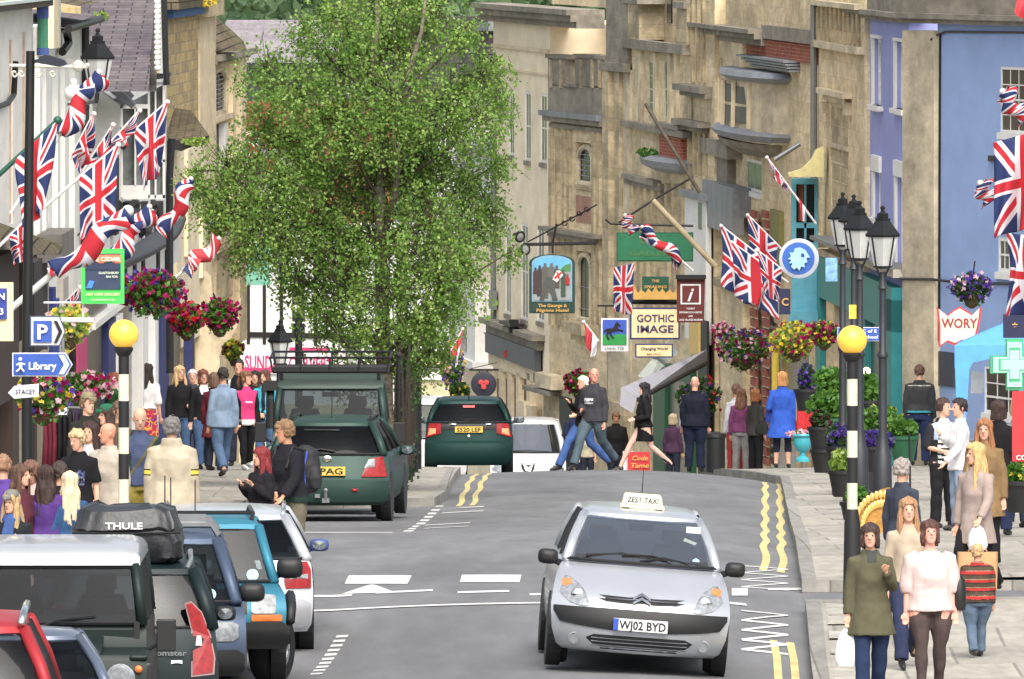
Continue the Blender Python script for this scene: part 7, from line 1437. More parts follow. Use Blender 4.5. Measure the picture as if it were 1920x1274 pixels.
flag('rightmost drooping union flag beside the teal bay window', (1420, 470), (1478, 515), 258, .8, 75, conv=.4, xc=8, ph=1.5)
flag('small union flag on a white pole above the blue round sign', (1438, 296), (1530, 420), 262, .42, 22, conv=.2, xc=14, ph=2)
flag('tiny red and white flag in front of the teal bay window', (1498, 372), (1512, 392), 258, .95, 34, conv=.5, ph=2, nopole=True, cols=lambda u, v: 1 if v < .5 else 0)
flag('big union flag at the right edge of the photo', (1862, 268), (2010, 226), 150, .85, 185, conv=.1, xc=-30, amp=.16, ph=1.3, nopole=True)
flag('second big union flag hanging lower on the right edge', (1886, 436), (1985, 450), 152, .85, 160, conv=.15, xc=-6, amp=.12, ph=.5, nopole=True)
flag('red flag tip poking in at the top right corner', (1900, -20), (1960, 40), 152, .8, 45, conv=.2, ph=.5, nopole=True, cols=lambda u, v: 1)
flag('rolled flag on a pole in front of the blue house window', (1880, 172), (1925, 222), 156, .95, 12, 'furl', ph=.5)
flag('short rolled flag end against the blue wall', (1838, 344), (1858, 376), 160, .95, 10, 'furl', ph=.9)
# bare poles and brackets
def pole(name, label, pts, Y, r, m, cat='pole'):
    mb = MB(); mb.tube([P3(*p, Y) for p in pts], r, 8); return tag(mb.build(name, m, None, smooth=50), label, cat)
pole('wooden_pole', 'dark weathered pole leaning in front of the carved stone house', [(1210, 194), (1262, 280), (1312, 362)], 300, .04, mat('old_wood', (92, 84, 74), .9, var=.2))
pole('flagpole', 'thick pale empty flagpole slanting down towards the flag cluster', [(1224, 376), (1342, 500)], 285, .06, mat('pale_wood', (158, 146, 116), .8, var=.2))
pole('sign_bar', 'thin black iron bar above the green gallery board', [(1135, 412), (1145, 420), (1300, 424)], 305, .025, BLACKM, 'iron bar')
pole('guy_wire', 'thin diagonal iron stay from the pole to the stone house', [(1160, 418), (1230, 372), (1300, 332)], 305, .025, BLACKM, 'iron stay')
pole('bracket_pole', 'short grey pole on the wall above the small union flag', [(1452, 300), (1500, 270)], 286, .05, STEEL)
# ======== hanging baskets and plants ========
GB = 'hanging flower baskets'
def basket(label, px, py, Y, r, cols, n=420, bowl=True, hang=None, green=GRN, ysq=.8, fn=130, name='hanging_basket', wide=1.0):
    c = P3(px, py, Y); rm = r*Y/F; o = empty(name, c-Vector((0, 0, rm)), label, 'flower basket', GB)
    mb = MB(); leaves(mb, c, (rm*wide, rm*.9, rm*ysq), n, .07, shell=.2); leaves(mb, c-Vector((0, 0, rm*.6)), (rm*.7*wide, rm*.7, rm*.6), n//4, .055); mb.build('foliage', green, o)
    mb = MB(); 
    for i in range(fn):
        d = RNG.normal(size=3); d /= np.linalg.norm(d); q = np.array(c)+d*np.array([rm*wide, rm*.95, rm*ysq])*RNG.uniform(.8, 1.12); quads(mb, q+RNG.normal(size=(3, 3))*.012, .075, mi=int(RNG.integers(0, len(cols))), asp=1)
    mb.build('flowers', [FL[k] for k in cols], o)
    if bowl: mb = MB(); mb.lathe(c-Vector((0, 0, rm*.75)), [(.03, -.14), (rm*.3, -.1), (rm*.45, .0), (rm*.5, rm*.3)], 14); mb.build('bowl', SOIL, o)
    if hang: mb = MB(); a = P3(*hang, Y); mb.tube([a, c+Vector((0, 0, rm*.2))], .012, 4); mb.build('chain', BLACKM, o)
    return o
basket('big basket of magenta and purple flowers under the jettied beam', 283, 545, 186, 46, ('pink', 'wine', 'pink', 'purple'), wide=1.35, n=700, fn=240, bowl=False)
basket('left of the two lower baskets of pink trailing flowers by the shop', 350, 596, 200, 34, ('wine', 'pink', 'red'), hang=(348, 560))
basket('basket full of bright magenta petunias left of the birch', 412, 588, 205, 36, ('pink', 'pink', 'wine'), hang=(400, 550))
basket('green and wine coloured basket above the crowd beside the banner', 437, 655, 215, 20, ('yellow', 'wine'), fn=50, green=GRN2, n=300)
basket('basket with yellow flowers behind the blue parking sign', 130, 606, 176, 40, ('yellow', 'yellow', 'white'), green=GRN2, hang=(125, 570), fn=70)
basket('basket of pansies and pink geraniums below the library sign', 82, 742, 160, 46, ('yellow', 'white', 'purple', 'pink'), wide=1.2, hang=(70, 690))
basket('window trough of pale pink geraniums behind the left crowd', 160, 725, 190, 34, ('white', 'pink'), wide=1.6, bowl=False)
basket('large basket of magenta and pink flowers on the stone doorway', 1395, 650, 262, 42, ('pink', 'wine', 'white', 'purple'), wide=1.25, hang=(1400, 618), n=600, fn=220)
basket('trailing pale pink flowers beside the brown information sign', 1355, 620, 268, 18, ('white', 'pink'), bowl=False, fn=80, n=120)
basket('wide basket of yellow and pink flowers beside the beige house', 1488, 636, 250, 40, ('yellow', 'yellow', 'pink'), wide=1.15, green=GRN2, n=600, fn=170)
basket('yellow and magenta basket just left of the right beacon globe', 1545, 624, 246, 26, ('yellow', 'pink', 'wine'), wide=1.1, fn=110)
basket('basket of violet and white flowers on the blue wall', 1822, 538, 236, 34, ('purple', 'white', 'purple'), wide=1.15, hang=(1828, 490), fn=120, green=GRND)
basket('wine red flower basket above the striding man', 1085, 716, 262, 26, ('wine', 'wine', 'pink'), fn=120)
basket('mixed flower basket left of the white bay house', 848, 684, 272, 26, ('white', 'purple', 'yellow'), wide=.9, ysq=1.7, bowl=False, n=520)
basket('leafy basket behind the round navy bank sign', 862, 732, 270, 20, ('yellow',), fn=14, hang=(866, 700), green=GRND)
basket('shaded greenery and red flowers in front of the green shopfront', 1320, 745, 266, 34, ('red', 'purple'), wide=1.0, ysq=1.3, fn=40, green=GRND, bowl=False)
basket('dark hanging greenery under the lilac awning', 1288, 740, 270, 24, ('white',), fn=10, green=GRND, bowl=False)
GPL = 'potted plants massed beside the right pavement'
def pot(label, px, py, Y, r, cols=(), fn=0, wide=1.0, ysq=1.0, green=GRN, potc=None, n=500, size=.09, potw=.22, poth=.35):
    c = P3(px, py, Y); rm = r*Y/F; o = empty('potted_plant', c-Vector((0, 0, rm+poth)), label, 'plant', GPL)
    mb = MB(); leaves(mb, c, (rm*wide, rm*.9, rm*ysq), n, size, shell=.15); mb.build('foliage', green, o)
    mb = MB(); 
    for i in range(9): d = RNG.normal(size=3); mb.tube([c-Vector((0, 0, rm*ysq)), c+Vector((d[0], d[1]*.6, abs(d[2])))*rm*.45], .012, 4)
    mb.build('stems', mat('plant_stem', (80, 104, 50), .8), o)
    if fn:
        mb = MB(); d = RNG.normal(size=(fn, 3)); d /= np.linalg.norm(d, axis=1)[:, None]; q = np.array(c)+d*np.array([rm*wide, rm*.9, rm*ysq])
        for k in range(fn): quads(mb, q[k]+RNG.normal(size=(2, 3))*.015, .06, mi=k % len(cols), asp=1)
        mb.build('flowers', [FL[k] for k in cols], o)
    mb = MB(); b = c-Vector((0, 0, rm*ysq*.7)); mb.lathe(b, [(potw*.7, -poth), (potw, -.02), (potw*1.08, -.02), (potw*1.08, .03), (potw*.9, .03)], 16); mb.build('pot', potc or BLACKP, o, smooth=40)
    return o
GPOT = MM((30, 90, 60), rough=.5)
pot('tall leafy plant at the back of the display above the red screen', 1558, 716, 236, 30, wide=1.2, green=GRN, n=620, size=.075)
pot('pale green bush beside the black lamp post at the display', 1630, 730, 228, 25, green=GRN, ysq=1.4, n=480, size=.075)
pot('purple flowering plant standing on the red screen', 1513, 712, 240, 20, ('purple', 'purple'), 160, wide=.7, ysq=1.5, green=GRND)
pot('bushy green plant with trailing leaves left of the beacon pole', 1556, 764, 232, 34, ('yellow',), 12, wide=1.3, potc=GPOT, n=700)
pot('bright green plant with yellow buds right of the beacon pole', 1648, 795, 216, 36, ('yellow',), 20, wide=1.4, green=GRN, n=700)
pot('round green plant spilling over a hanging green tub', 1694, 806, 210, 22, wide=1.2, potc=GPOT, n=480)
pot('mound of deep violet lobelia at the front of the display', 1640, 828, 206, 26, ('purple', 'purple'), 300, wide=1.4, ysq=.7, green=GRND)
pot('grassy dark planter with violet flowers behind the beacon', 1575, 822, 214, 26, ('purple',), 100, green=GRND)
pot('spiky pale spider plant low beside the striped pole', 1582, 868, 200, 26, wide=.9, green=GRN2, n=260)
pot('dusky wine leaved plant between the red screen and beacon', 1540, 790, 226, 20, ('wine',), 40, green=GRND)
pot('spiky dark leaved plant on the pavement by the urn', 1545, 835, 226, 16, green=GRN2, n=160)
pot('low green planter at the foot of the black lamp post', 1606, 930, 190, 22, green=GRN, n=240)
pot('orange flecked green plant at the right edge behind the black coat', 1912, 890, 168, 24, ('yellow',), 20, green=GRN, n=360)
# ======== street lamps and beacons ========
def lantern(mb, gl, c, s=1.0, n=4):
    c = Vector(c); h = .42*s
    mb.lathe(c, [(.05*s, -.02), (.13*s, .0), (.13*s, .02)], n)
    for k in range(n):
        t = 2*math.pi*(k+.5)/n; d = Vector((math.cos(t), math.sin(t), 0)); mb.tube([c+d*.125*s, c+d*.21*s+Vector((0, 0, h))], .012*s, 4)
    mb.lathe(c+Vector((0, 0, h)), [(.225*s, -.01), (.235*s, .02), (.1*s, .2*s), (.1*s, .235*s), (.075*s, .24*s), (.075*s, .3*s), (.035*s, .32*s), (.02*s, .35*s), (.038*s, .38*s), (.01*s, .41*s)], n*4 if False else n)
    gl.lathe(c, [(.118*s, .02), (.2*s, h-.01)], n)
def streetlamp(label, px, top, Y, base=None, s=1.0, collar=True):
    X = X_(px, Y); zb = pz(X, Y) if base is None else base; o = empty('street_lamp', (X, Y, zb), label, 'street lamp', 'black lantern street lamps'); zl = Z_(top, Y)-.85*s
    mb = MB(); mb.lathe((X, Y, zb), [(.17, 0), (.17, .3), (.13, .34), (.12, .9), (.09, .96), (.075, 1.1), (.06, 1.15), (.055, 2.2), (.075, 2.22), (.075, 2.26), (.05, 2.3), (.045, zl-zb-.3), (.07, zl-zb-.28), (.045, zl-zb-.2), (.04, zl-zb-.06)], 14)
    for k in range(4): t = math.pi/2*(k+.5); d = Vector((math.cos(t), math.sin(t), 0)); mb.tube([Vector((X, Y, zl-.22)), Vector((X, Y, zl-.1))+d*.06, Vector((X, Y, zl))+d*.12*s], .012, 4)
    mb.build('post', mat('lamp_black', (38, 42, 50), .45, var=.15), o, smooth=35)
    mb = MB(); g = MB(); lantern(mb, g, (X, Y, zl), s); ob = mb.build('lantern', BLACKM, o); g.build('lantern_glass', LAMPW, ob); mb = MB(); mb.ball((X, Y, zl+.25), (.05, .05, .09)); mb.build('bulb', MM((230, 228, 210)), ob)
streetlamp('largest and nearest of the black lanterns beside the blue building', 1655, 383, 186, s=1.0)
streetlamp('second black lantern just left of the nearest one', 1612, 374, 196, s=1.0)
streetlamp('black lantern half hidden behind the second one', 1601, 362, 206, s=1.0)
streetlamp('leftmost black lantern of the right-hand group', 1580, 358, 214, s=1.0)
streetlamp('black lantern partly behind the birch leaves over the off-roader', 525, 598, 232, s=.9)
streetlamp('small lantern glimpsed through the foot of the birch', 662, 612, 240, s=.85)
pole('iron_post', 'black iron post with a spiked top rising behind the off-roader', [(560, 760), (560, 640), (560, 602), (560, 588)], 225, .06, BLACKM, 'post')
# beacons
def beacon(label, px, gy, Y, bands, basey=None, lean=0):
    X = X_(px, Y); zb = pz(X, Y); o = empty('belisha_beacon', (X, Y, zb), label, 'crossing beacon', 'yellow globe crossing beacons')
    zc = Z_(gy, Y); mb = MB(); mb.ball((X+lean, Y, zc), .155, 28); mb.build('globe', mat('amber_globe', (250, 190, 20), .35, emis=.25, var=.0, spec=.6), o, smooth=True)
    mb = MB(); mb.lathe((X+lean, Y, zc-.2), [(.06, -.03), (.08, .0), (.1, .03), (.1, .06), (.07, .07)], 16); mb.build('globe_collar', BLACKP, o, smooth=40)
    prev = zc-.2; k = 0
    for y in bands:
        z = Z_(y, Y); mb = MB(); mb.lathe((X, Y, z), [(.056, 0), (.056, prev-z)], 18); mb.build('black_band' if k % 2 == 0 else 'white_band', BLACKP if k % 2 == 0 else mat('band_white', (214, 212, 186), .5, stain=.1), o, smooth=40); prev = z; k += 1
    mb = MB(); mb.lathe((X, Y, zb), [(.1, 0), (.085, max(.1, prev-zb-.15)), (.06, prev-zb)], 18); mb.build('pole_base', BLACKP, o, smooth=40)
beacon('yellow globe beacon on a black and white striped pole at the left kerb', 232, 627, 146, [702, 752, 802, 851, 899, 948])
beacon('yellow globe beacon on a striped pole at the right kerb', 1598, 638, 146, [711, 761, 808, 858, 906, 955])
# left wall lantern and lamp head
o = empty('wall_lantern', P3(183, 200, 188), 'black wall lantern on a scrolled bracket in front of the slate roof', 'wall lamp')
mb = MB(); g = MB(); c = P3(183, 168, 188); lantern(mb, g, c, 1.0); mb.tube([P3(181, 190, 188), c], .03, 6); mb.tube([P3(128, 196, 192), P3(181, 192, 188)], .022, 6)
for k in range(2):
    cx, cy = (137, 208) if k == 0 else (160, 200); mb.tube([P3(cx+7*math.cos(t)*(1-t/9), cy+7*math.sin(t)*(1-t/9), 190) for t in np.linspace(0, 6, 12)], .014, 4)
mb.build('lantern', BLACKM, o); g.build('lantern_glass', LAMPW, o)
o = empty('globe_lamp', P3(140, 185, 190), 'white globe lamp with finial behind the rolled flag', 'wall lamp'); mb = MB(); mb.ball(P3(139, 175, 190), (.14, .14, .12), 16); mb.ball(P3(138, 154, 190), .05); mb.build('globe', WHITE, o, smooth=True)
o = empty('lamp_post', (X_(52, 158), 158, pz(X_(52, 158), 158)), 'tall black lamp post at far left with a dark flat lamp head carrying the signs', 'lamp post')
mb = MB(); b = Vector(o.location); mb.tube([b, P3(50, 700, 158), P3(57, 96, 158)], [.07, .06, .05], 10); mb.build('post', BLACKM, o, smooth=40)
mb = MB(); mb.prism([P3(68, 118, 157.8), P3(74, 106, 157.8), P3(88, 103, 157.8), P3(120, 113, 157.8), P3(126, 122, 157.8), P3(112, 126, 157.8)], (0, .3, 0)); mb.tube([P3(57, 118, 158), P3(72, 114, 158)], .02, 6); mb.build('lamp_head', mat('lamp_dark', (34, 40, 52), .4), o)
mb = MB(); mb.tube([P3(18, 123, 160), P3(165, 126, 160)], .02, 6); mb.ball(P3(147, 124, 160), .07, 8); mb.ball(P3(164, 123, 160), .03, 8)
for cx in (27, 40, 72, 98): mb.tube([P3(cx+6*math.cos(t)*(1-t/9), 138+8*math.sin(t)*(1-t/9), 160) for t in np.linspace(0, 6, 10)], .012, 4)
mb.build('scrolled_bracket', mat('cream_iron', (196, 194, 182), .6), o)
# ======== signs ========
def sign(label, poly, Y, m, frame=None, texts=(), th=.06, name='sign', fw=.035, cat='sign', inner=None):
    """poly in photo px; texts: (string, px, py, cap height px, width px, material)"""
    o_ = [P3(x, y, Y) for x, y in poly]; cx = sum(p[0] for p in poly)/len(poly); cy = sum(p[1] for p in poly)/len(poly)
    root = empty(name, P3(cx, max(p[1] for p in poly), Y), label, cat); mb = MB(); mb.prism(o_, (0, th, 0)); bd = mb.build('board', frame or m, root)
    if frame:
        k = inner or .9; kk = [P3(cx+(x-cx)*(1-(1-k)*1.0), cy+(y-cy)*(1-(1-k)*((max(p[0] for p in poly)-min(p[0] for p in poly))/(max(p[1] for p in poly)-min(p[1] for p in poly)))), Y-.012) for x, y in poly]
        mb = MB(); mb.prism(kk, (0, .02, 0)); mb.build('face', m, root)
    for t in texts:
        s_, px, py, h, w_, mm = t[:6]; mb = MB(); text(mb, s_, P3(px, py, Y-.018), (1, 0, 0), (0, 0, 1), h*Y/F, w_*Y/F if w_ else None, depth=.004, shear=t[6] if len(t) > 6 else 0); mb.build('lettering', mm, root)
    return root
def rect(x0, y0, x1, y1): return [(x0, y1), (x1, y1), (x1, y0), (x0, y0)]
def addpoly(root, name, poly, Y, m, off=.02, th=.01):
    mb = MB(); mb.prism([P3(x, y, Y-off) for x, y in poly], (0, th, 0)); return mb.build(name, m, root)
SB = MM((34, 82, 176), rough=.4); SW = MM((224, 228, 230), rough=.4); NAVY = MM((30, 36, 74), rough=.5); GOLD = MM((206, 160, 72), rough=.45)
s = sign('blue parking direction sign with a black chevron on the left lamp post', [(56, 650), (112, 650), (123, 622), (112, 593), (56, 593)], 157, MM((196, 200, 204), rough=.4), frame=MM((70, 84, 110)), inner=.93)
addpoly(s, 'blue_panel', rect(63, 602, 97, 642), 157, SB, .03); mb = MB(); text(mb, 'P', P3(80, 622, 156.95), (1, 0, 0), (0, 0, 1), 28*157/F, 20*157/F); mb.build('lettering', SW, s); addpoly(s, 'chevron', [(101, 643), (107, 643), (117, 622), (107, 602), (101, 602), (110, 622)], 157, INK, .03)
s = sign('blue arrow sign reading Library with a walking figure', [(23, 706), (123, 706), (136, 684), (123, 662), (23, 662)], 156.5, SB, frame=SW, inner=.965, texts=[('Library', 80, 686, 14, 52, SW)])
addpoly(s, 'arrow_head', [(110, 702), (120, 702), (130, 684), (120, 666), (110, 666), (120, 684)], 156.5, SW, .03)
mb = MB(); 
for a, b, r_ in (((37, 680), (39, 690), .02), ((39, 690), (31, 697), .011), ((39, 690), (45, 697), .011), ((37, 681), (31, 685), .009), ((38, 681), (47, 684), .009)): mb.tube([P3(*a, 156.45), P3(*b, 156.45)], r_, 6)
mb.ball(P3(38, 674, 156.45), .022, 8); mb.build('walking_figure', SW, s)
sign('small white arrow sign reading STACEY pointing left', [(27, 748), (72, 744), (73, 720), (27, 724), (15, 737)], 156, SW, texts=[('STACEY', 48, 735, 9, 38, NAVY)], th=.02)
s = sign('cream and navy sign cut off by the left edge', rect(-30, 530, 25, 640), 154, MM((228, 210, 160)), texts=[], th=.05); addpoly(s, 'blue_panel', rect(-24, 541, 13, 599), 154, MM((36, 60, 150)), .03); mb = MB(); text(mb, 'N', P3(3, 556, 153.94), (1, 0, 0), (0, 0, 1), 12*154/F); text(mb, '3', P3(3, 584, 153.94), (1, 0, 0), (0, 0, 1), 12*154/F); mb.build('lettering', SW, s)
s = sign('bright green hanging gallery sign reading BLUE CEDAR', rect(152, 467, 233, 570), 166, MM((60, 200, 80), rough=.4), texts=[('BLUE CEDAR', 193, 486, 8, 66, MM((210, 240, 190))), ('ART CAFE GALLERY', 193, 552, 5, 64, MM((220, 240, 160))), ('www.bluecedar.co.uk', 193, 562, 3, 44, MM((220, 240, 190)))])
addpoly(s, 'art_panel', rect(160, 476, 226, 543), 166, MM((44, 60, 90)), .015); addpoly(s, 'art_red', [(160, 494), (226, 494), (226, 478), (160, 478)], 166, MM((220, 110, 70)), .02); addpoly(s, 'art_hills', [(160, 498), (176, 489), (190, 496), (204, 488), (226, 499), (226, 506), (160, 506)], 166, MM((36, 50, 80)), .024); addpoly(s, 'art_blue', [(161, 541), (172, 541), (177, 528), (168, 526)], 166, MM((30, 120, 230)), .026)
mb = MB(); text(mb, 'GLASTONBURY', P3(204, 512, 165.96), (1, 0, 0), (0, 0, 1), 4*166/F, 38*166/F); text(mb, 'BA6 9DX', P3(210, 519, 165.96), (1, 0, 0), (0, 0, 1), 4*166/F, 22*166/F); text(mb, 'BLUE CEDAR', P3(193, 486, 165.96), (1, 0, 0), (0, 0, 1), 8*166/F, 62*166/F); mb.build('lettering', MM((206, 220, 190)), s)
mb = MB(); mb.tube([P3(82, 568, 166.1), P3(155, 568, 166.1)], .012, 4); mb.tube([P3(108, 600, 166.1), P3(176, 601, 166.1)], .03, 6); mb.tube([P3(156, 568, 166.1), P3(156, 600, 166.1)], .012, 4); mb.build('bracket', WHITE, s)
sign('faded green banner sign behind the birch leaves', rect(462, 456, 507, 535), 268, mat('sea_green', (110, 184, 160), .6, stain=.2), texts=[('CAFE', 485, 490, 12, 34, MM((70, 150, 130)))])
# right side
def arch(x0, x1, y0, y1, r): return [(x0, y1), (x1, y1)]+[(x1-(x1-x0)*(1-math.cos(t))/2, y0+r-r*math.sin(t)) for t in np.linspace(0, math.pi, 14)]
YS = 292
s = sign('arched dark green inn sign with a painted group of figures on a long bracket', arch(992, 1078, 477, 588, 16), YS, MM((112, 160, 190)), frame=MM((30, 62, 54), rough=.4), inner=.88, texts=[('The George &', 1036, 573, 6, 54, GOLD), ('Pilgrims Hotel', 1036, 582, 6, 60, GOLD)])
addpoly(s, 'name_strip', rect(996, 566, 1074, 585), YS, MM((30, 62, 54), rough=.4), .014); addpoly(s, 'painted_sky', arch(1001, 1069, 483, 520, 9), YS, MM((84, 168, 216)), .02); addpoly(s, 'painted_ground', rect(1000, 508, 1070, 564), YS, MM((140, 150, 152)), .024); addpoly(s, 'painted_hill', [(1046, 510), (1070, 510), (1070, 494), (1058, 498)], YS, MM((70, 130, 70)), .026)
for i, (px, w_, t_, b_, cc) in enumerate(((1004, 9, 502, 552, (70, 44, 50)), (1012, 10, 498, 556, (60, 52, 50)), (1022, 12, 494, 560, (84, 88, 84)), (1034, 12, 494, 548, (92, 96, 92)), (1044, 10, 498, 540, (80, 74, 66)), (1056, 9, 506, 556, (60, 76, 60)), (1064, 8, 514, 534, (160, 30, 30)))):
    pts = [(px-w_/2, b_), (px+w_/2, b_), (px+w_/2, t_+8), (px+w_*.25, t_+6), (px+w_*.2, t_), (px-w_*.2, t_), (px-w_*.25, t_+6), (px-w_/2, t_+8)]; addpoly(s, 'painted_figure', pts, YS, MM(cc), .03+.003*i)
addpoly(s, 'painted_legs', [(1012, 562), (1020, 562), (1028, 535), (1036, 562), (1046, 562), (1034, 520), (1022, 520)], YS, MM((74, 78, 76)), .052); addpoly(s, 'painted_shield', [(1036, 524), (1044, 530), (1056, 516), (1050, 508), (1044, 508)], YS, SW, .056); addpoly(s, 'painted_cross', [(1038, 521), (1041, 524), (1054, 513), (1051, 510)], YS, MM((190, 30, 30)), .06); addpoly(s, 'painted_cross', [(1043, 512), (1046, 510), (1050, 522), (1047, 524)], YS, MM((190, 30, 30)), .062)
mb = MB(); mb.tube([P3(983, 459, YS), P3(1118, 456, YS)], .035, 6); mb.tube([P3(990, 454, YS), P3(1120, 384, YS)], .018, 5); mb.tube([P3(1036, 458, YS), P3(1036, 476, YS)], .02, 5); mb.tube([P3(1036, 458, YS), P3(1044, 420, YS)], .025, 5)
for cx, cy in ((1058, 418), (1072, 410), (1086, 400), (1100, 392)): mb.tube([P3(cx+6*math.cos(t)*(1-t/9), cy+6*math.sin(t)*(1-t/9), YS) for t in np.linspace(0, 6, 10)], .013, 4)
mb.build('bracket', BLACKM, s)
for (px, py, q) in ((974, 444, -.5), (984, 468, .6)):
    fl = empty('floodlight', P3(px, py+8, YS-.2), ('upper' if py < 450 else 'lower')+' black round floodlight at the end of the inn sign bracket', 'floodlight'); d = Vector((.5, -.7, q*.3)); mb = MB(); mb.lathe(P3(px, py, YS-.2), [(.04, -.2), (.07, -.1), (.13, 0), (.13, .03)], 14, axis=d); mb.build('housing', BLACKP, fl, smooth=40); mb = MB(); mb.lathe(P3(px, py, YS-.2)+d.normalized()*.025, [(.11, 0), (.001, .02)], 14, axis=d); mb.build('lens', CLEARL, fl)
s = empty('round_sign', P3(907, 745, 280), 'round navy bank sign with a red three-part emblem on a bracket', 'sign'); mb = MB(); mb.lathe(P3(907, 721, 280), [(.25, -.06), (.26, 0), (.25, .05), (.2, .06), (.001, .06)], 32, axis=(0, -1, 0)); mb.build('disc', MM((34, 34, 52), rough=.5), s, smooth=40)
mb = MB()
for k in range(3): t = 2*math.pi*k/3+.5; c = P3(907, 720, 279.9); d = Vector((math.cos(t), 0, math.sin(t)))*.06; mb.lathe(c+d, [(.045, 0), (.055, .01), (.001, .02)], 10, axis=(0, -1, 0))
mb.build('emblem', MM((200, 50, 50)), s); mb = MB(); mb.tube([P3(880, 694, 280), P3(935, 694, 280)], .02, 5); mb.tube([P3(882, 692, 280), P3(932, 680, 280)], .008, 4); mb.tube([P3(898, 694, 280), P3(900, 702, 280)], .01, 4); mb.tube([P3(914, 694, 280), P3(912, 702, 280)], .01, 4); mb.build('bracket', BLACKM, s)
DG2 = MM((20, 110, 74), rough=.5); FG = MM((66, 120, 66), rough=.6)
sign('large plain green board with faded gallery lettering', rect(1156, 436, 1300, 491), 300, DG2, frame=MM((18, 88, 58), rough=.5), inner=.965, texts=[('Café', 1222, 452, 9, 46, FG), ('GALLERY', 1225, 475, 9, 90, FG)])
s = sign('green and gold carved sign reading THE SPEAKING TREE', rect(1204, 519, 1254, 562), 298, MM((20, 80, 60), rough=.5), texts=[('THE', 1229, 527, 5, 14, GOLD), ('SPEAKING', 1229, 538, 5, 42, GOLD), ('TREE', 1229, 550, 5, 20, GOLD)])
addpoly(s, 'gold_carving', [(1188, 562), (1270, 562), (1272, 540), (1262, 550), (1256, 543), (1248, 550), (1242, 541), (1236, 549), (1229, 538), (1222, 549), (1216, 541), (1210, 550), (1202, 543), (1196, 550), (1188, 532)], 298, GOLD, .05, .04)
pole('sign_bar', 'dark wooden beam carrying the carved speaking tree sign', [(1150, 565), (1290, 567)], 298.2, .06, TIMBER, 'sign beam')
s = sign('brown tourist information sign with a white italic i', [(1269, 605), (1320, 605), (1322, 522), (1269, 522)], 290, MM((104, 36, 34), rough=.5), texts=[('TOURIST', 1295, 579, 3.5, 16, SW), ('INFORMATION CENTRE', 1295, 586, 3.5, 42, SW), ('AND', 1295, 593, 3.5, 8, SW), ('LAKE VILLAGE MUSEUM', 1295, 600, 3.5, 44, SW)])
addpoly(s, 'top_rail', [(1267, 524), (1324, 524), (1324, 516), (1267, 516)], 290, BLACKP, .1, .2); addpoly(s, 'white_frame', rect(1276, 533, 1314, 571), 290, SW, .015); addpoly(s, 'inner_panel', rect(1279, 536, 1311, 568), 290, MM((104, 36, 34), rough=.5), .02)
mb = MB(); text(mb, 'i', P3(1295, 552, 289.97), (1, 0, 0), (0, 0, 1), 25*290/F, 12*290/F, shear=.4); mb.build('lettering', SW, s); 
s = sign('cream sign with navy border reading GOTHIC IMAGE', rect(1181, 577, 1275, 637), 294, MM((236, 212, 160), rough=.6), frame=MM((40, 46, 110), rough=.5), inner=.93, texts=[('GOTHIC', 1229, 597, 14, 70, MM((60, 60, 96))), ('IMAGE', 1229, 617, 14, 68, MM((60, 60, 96)))])
sign('smaller cream sign reading Changing World below the gothic lettering', rect(1191, 645, 1262, 671), 294, MM((236, 212, 160), rough=.6), frame=MM((40, 46, 110), rough=.5), inner=.93, texts=[('Changing World', 1227, 654, 5, 50, MM((70, 66, 80))), ('MUSIC', 1227, 664, 4, 28, MM((190, 160, 110)))])
s = sign('bank sign with a black horse on blue and green', rect(1127, 597, 1178, 659), 286, SW, texts=[('Lloyds TSB', 1152, 653, 5, 36, MM((120, 124, 130)))])
addpoly(s, 'blue_panel', rect(1130, 600, 1175, 630), 286, MM((40, 80, 190)), .015); addpoly(s, 'green_panel', [(1130, 647), (1175, 647), (1175, 628), (1160, 626), (1145, 630), (1130, 627)], 286, MM((30, 150, 70)), .02)
addpoly(s, 'black_horse', [(1131, 625), (1135, 618), (1142, 616), (1150, 616), (1153, 608), (1157, 603), (1158, 605), (1164, 611), (1161, 613), (1158, 611), (1159, 617), (1169, 619), (1168, 622), (1158, 621), (1148, 623), (1143, 624), (1139, 629), (1143, 635), (1142, 639), (1139, 638), (1136, 629), (1138, 621), (1134, 622)], 286, INK, .03)
mb = MB(); mb.tube([P3(1120, 574, 286), P3(1182, 574, 286)], .02, 5); mb.tube([P3(1136, 574, 286), P3(1136, 597, 286)], .01, 4); mb.build('bracket', BLACKM, s)
# round blue sign with pale bird
s = empty('round_sign', P3(1500, 518, 250), 'round blue bank sign with a pale bird emblem and silver rim', 'sign'); mb = MB(); mb.lathe(P3(1498, 485, 250), [(.33, -.1), (.36, -.02), (.36, .05), (.31, .07)], 36, axis=(0, -1, 0)); mb.build('rim', MM((176, 184, 196), rough=.4), s, smooth=40)
mb = MB(); mb.lathe(P3(1497, 485, 249.95), [(.3, 0), (.29, .03), (.001, .04)], 36, axis=(0, -1, 0)); mb.build('face', MM((40, 96, 180), rough=.3), s, smooth=40)
addpoly(s, 'bird_emblem', [(1483, 500), (1486, 494), (1479, 494), (1484, 488), (1477, 486), (1483, 481), (1480, 474), (1488, 474), (1490, 466), (1500, 464), (1510, 469), (1515, 477), (1519, 483), (1512, 484), (1514, 492), (1508, 494), (1509, 502), (1502, 500), (1499, 508), (1494, 502), (1489, 506)], 250, MM((150, 200, 236)), .13, .01); addpoly(s, 'bird_eye', [(1502, 482), (1508, 482), (1508, 476), (1502, 476)], 250, MM((30, 60, 140)), .14, .005)
sign('navy board with a gold emblem behind the teal bay window', rect(1461, 542, 1482, 590), 256, NAVY, texts=[('C', 1472, 566, 14, None, GOLD)])
sign('yellow notice fixed to the second lamp post', rect(1592, 572, 1612, 598), 196, MM((240, 206, 40)), texts=[('—', 1602, 580, 4, 10, INK)], th=.03)
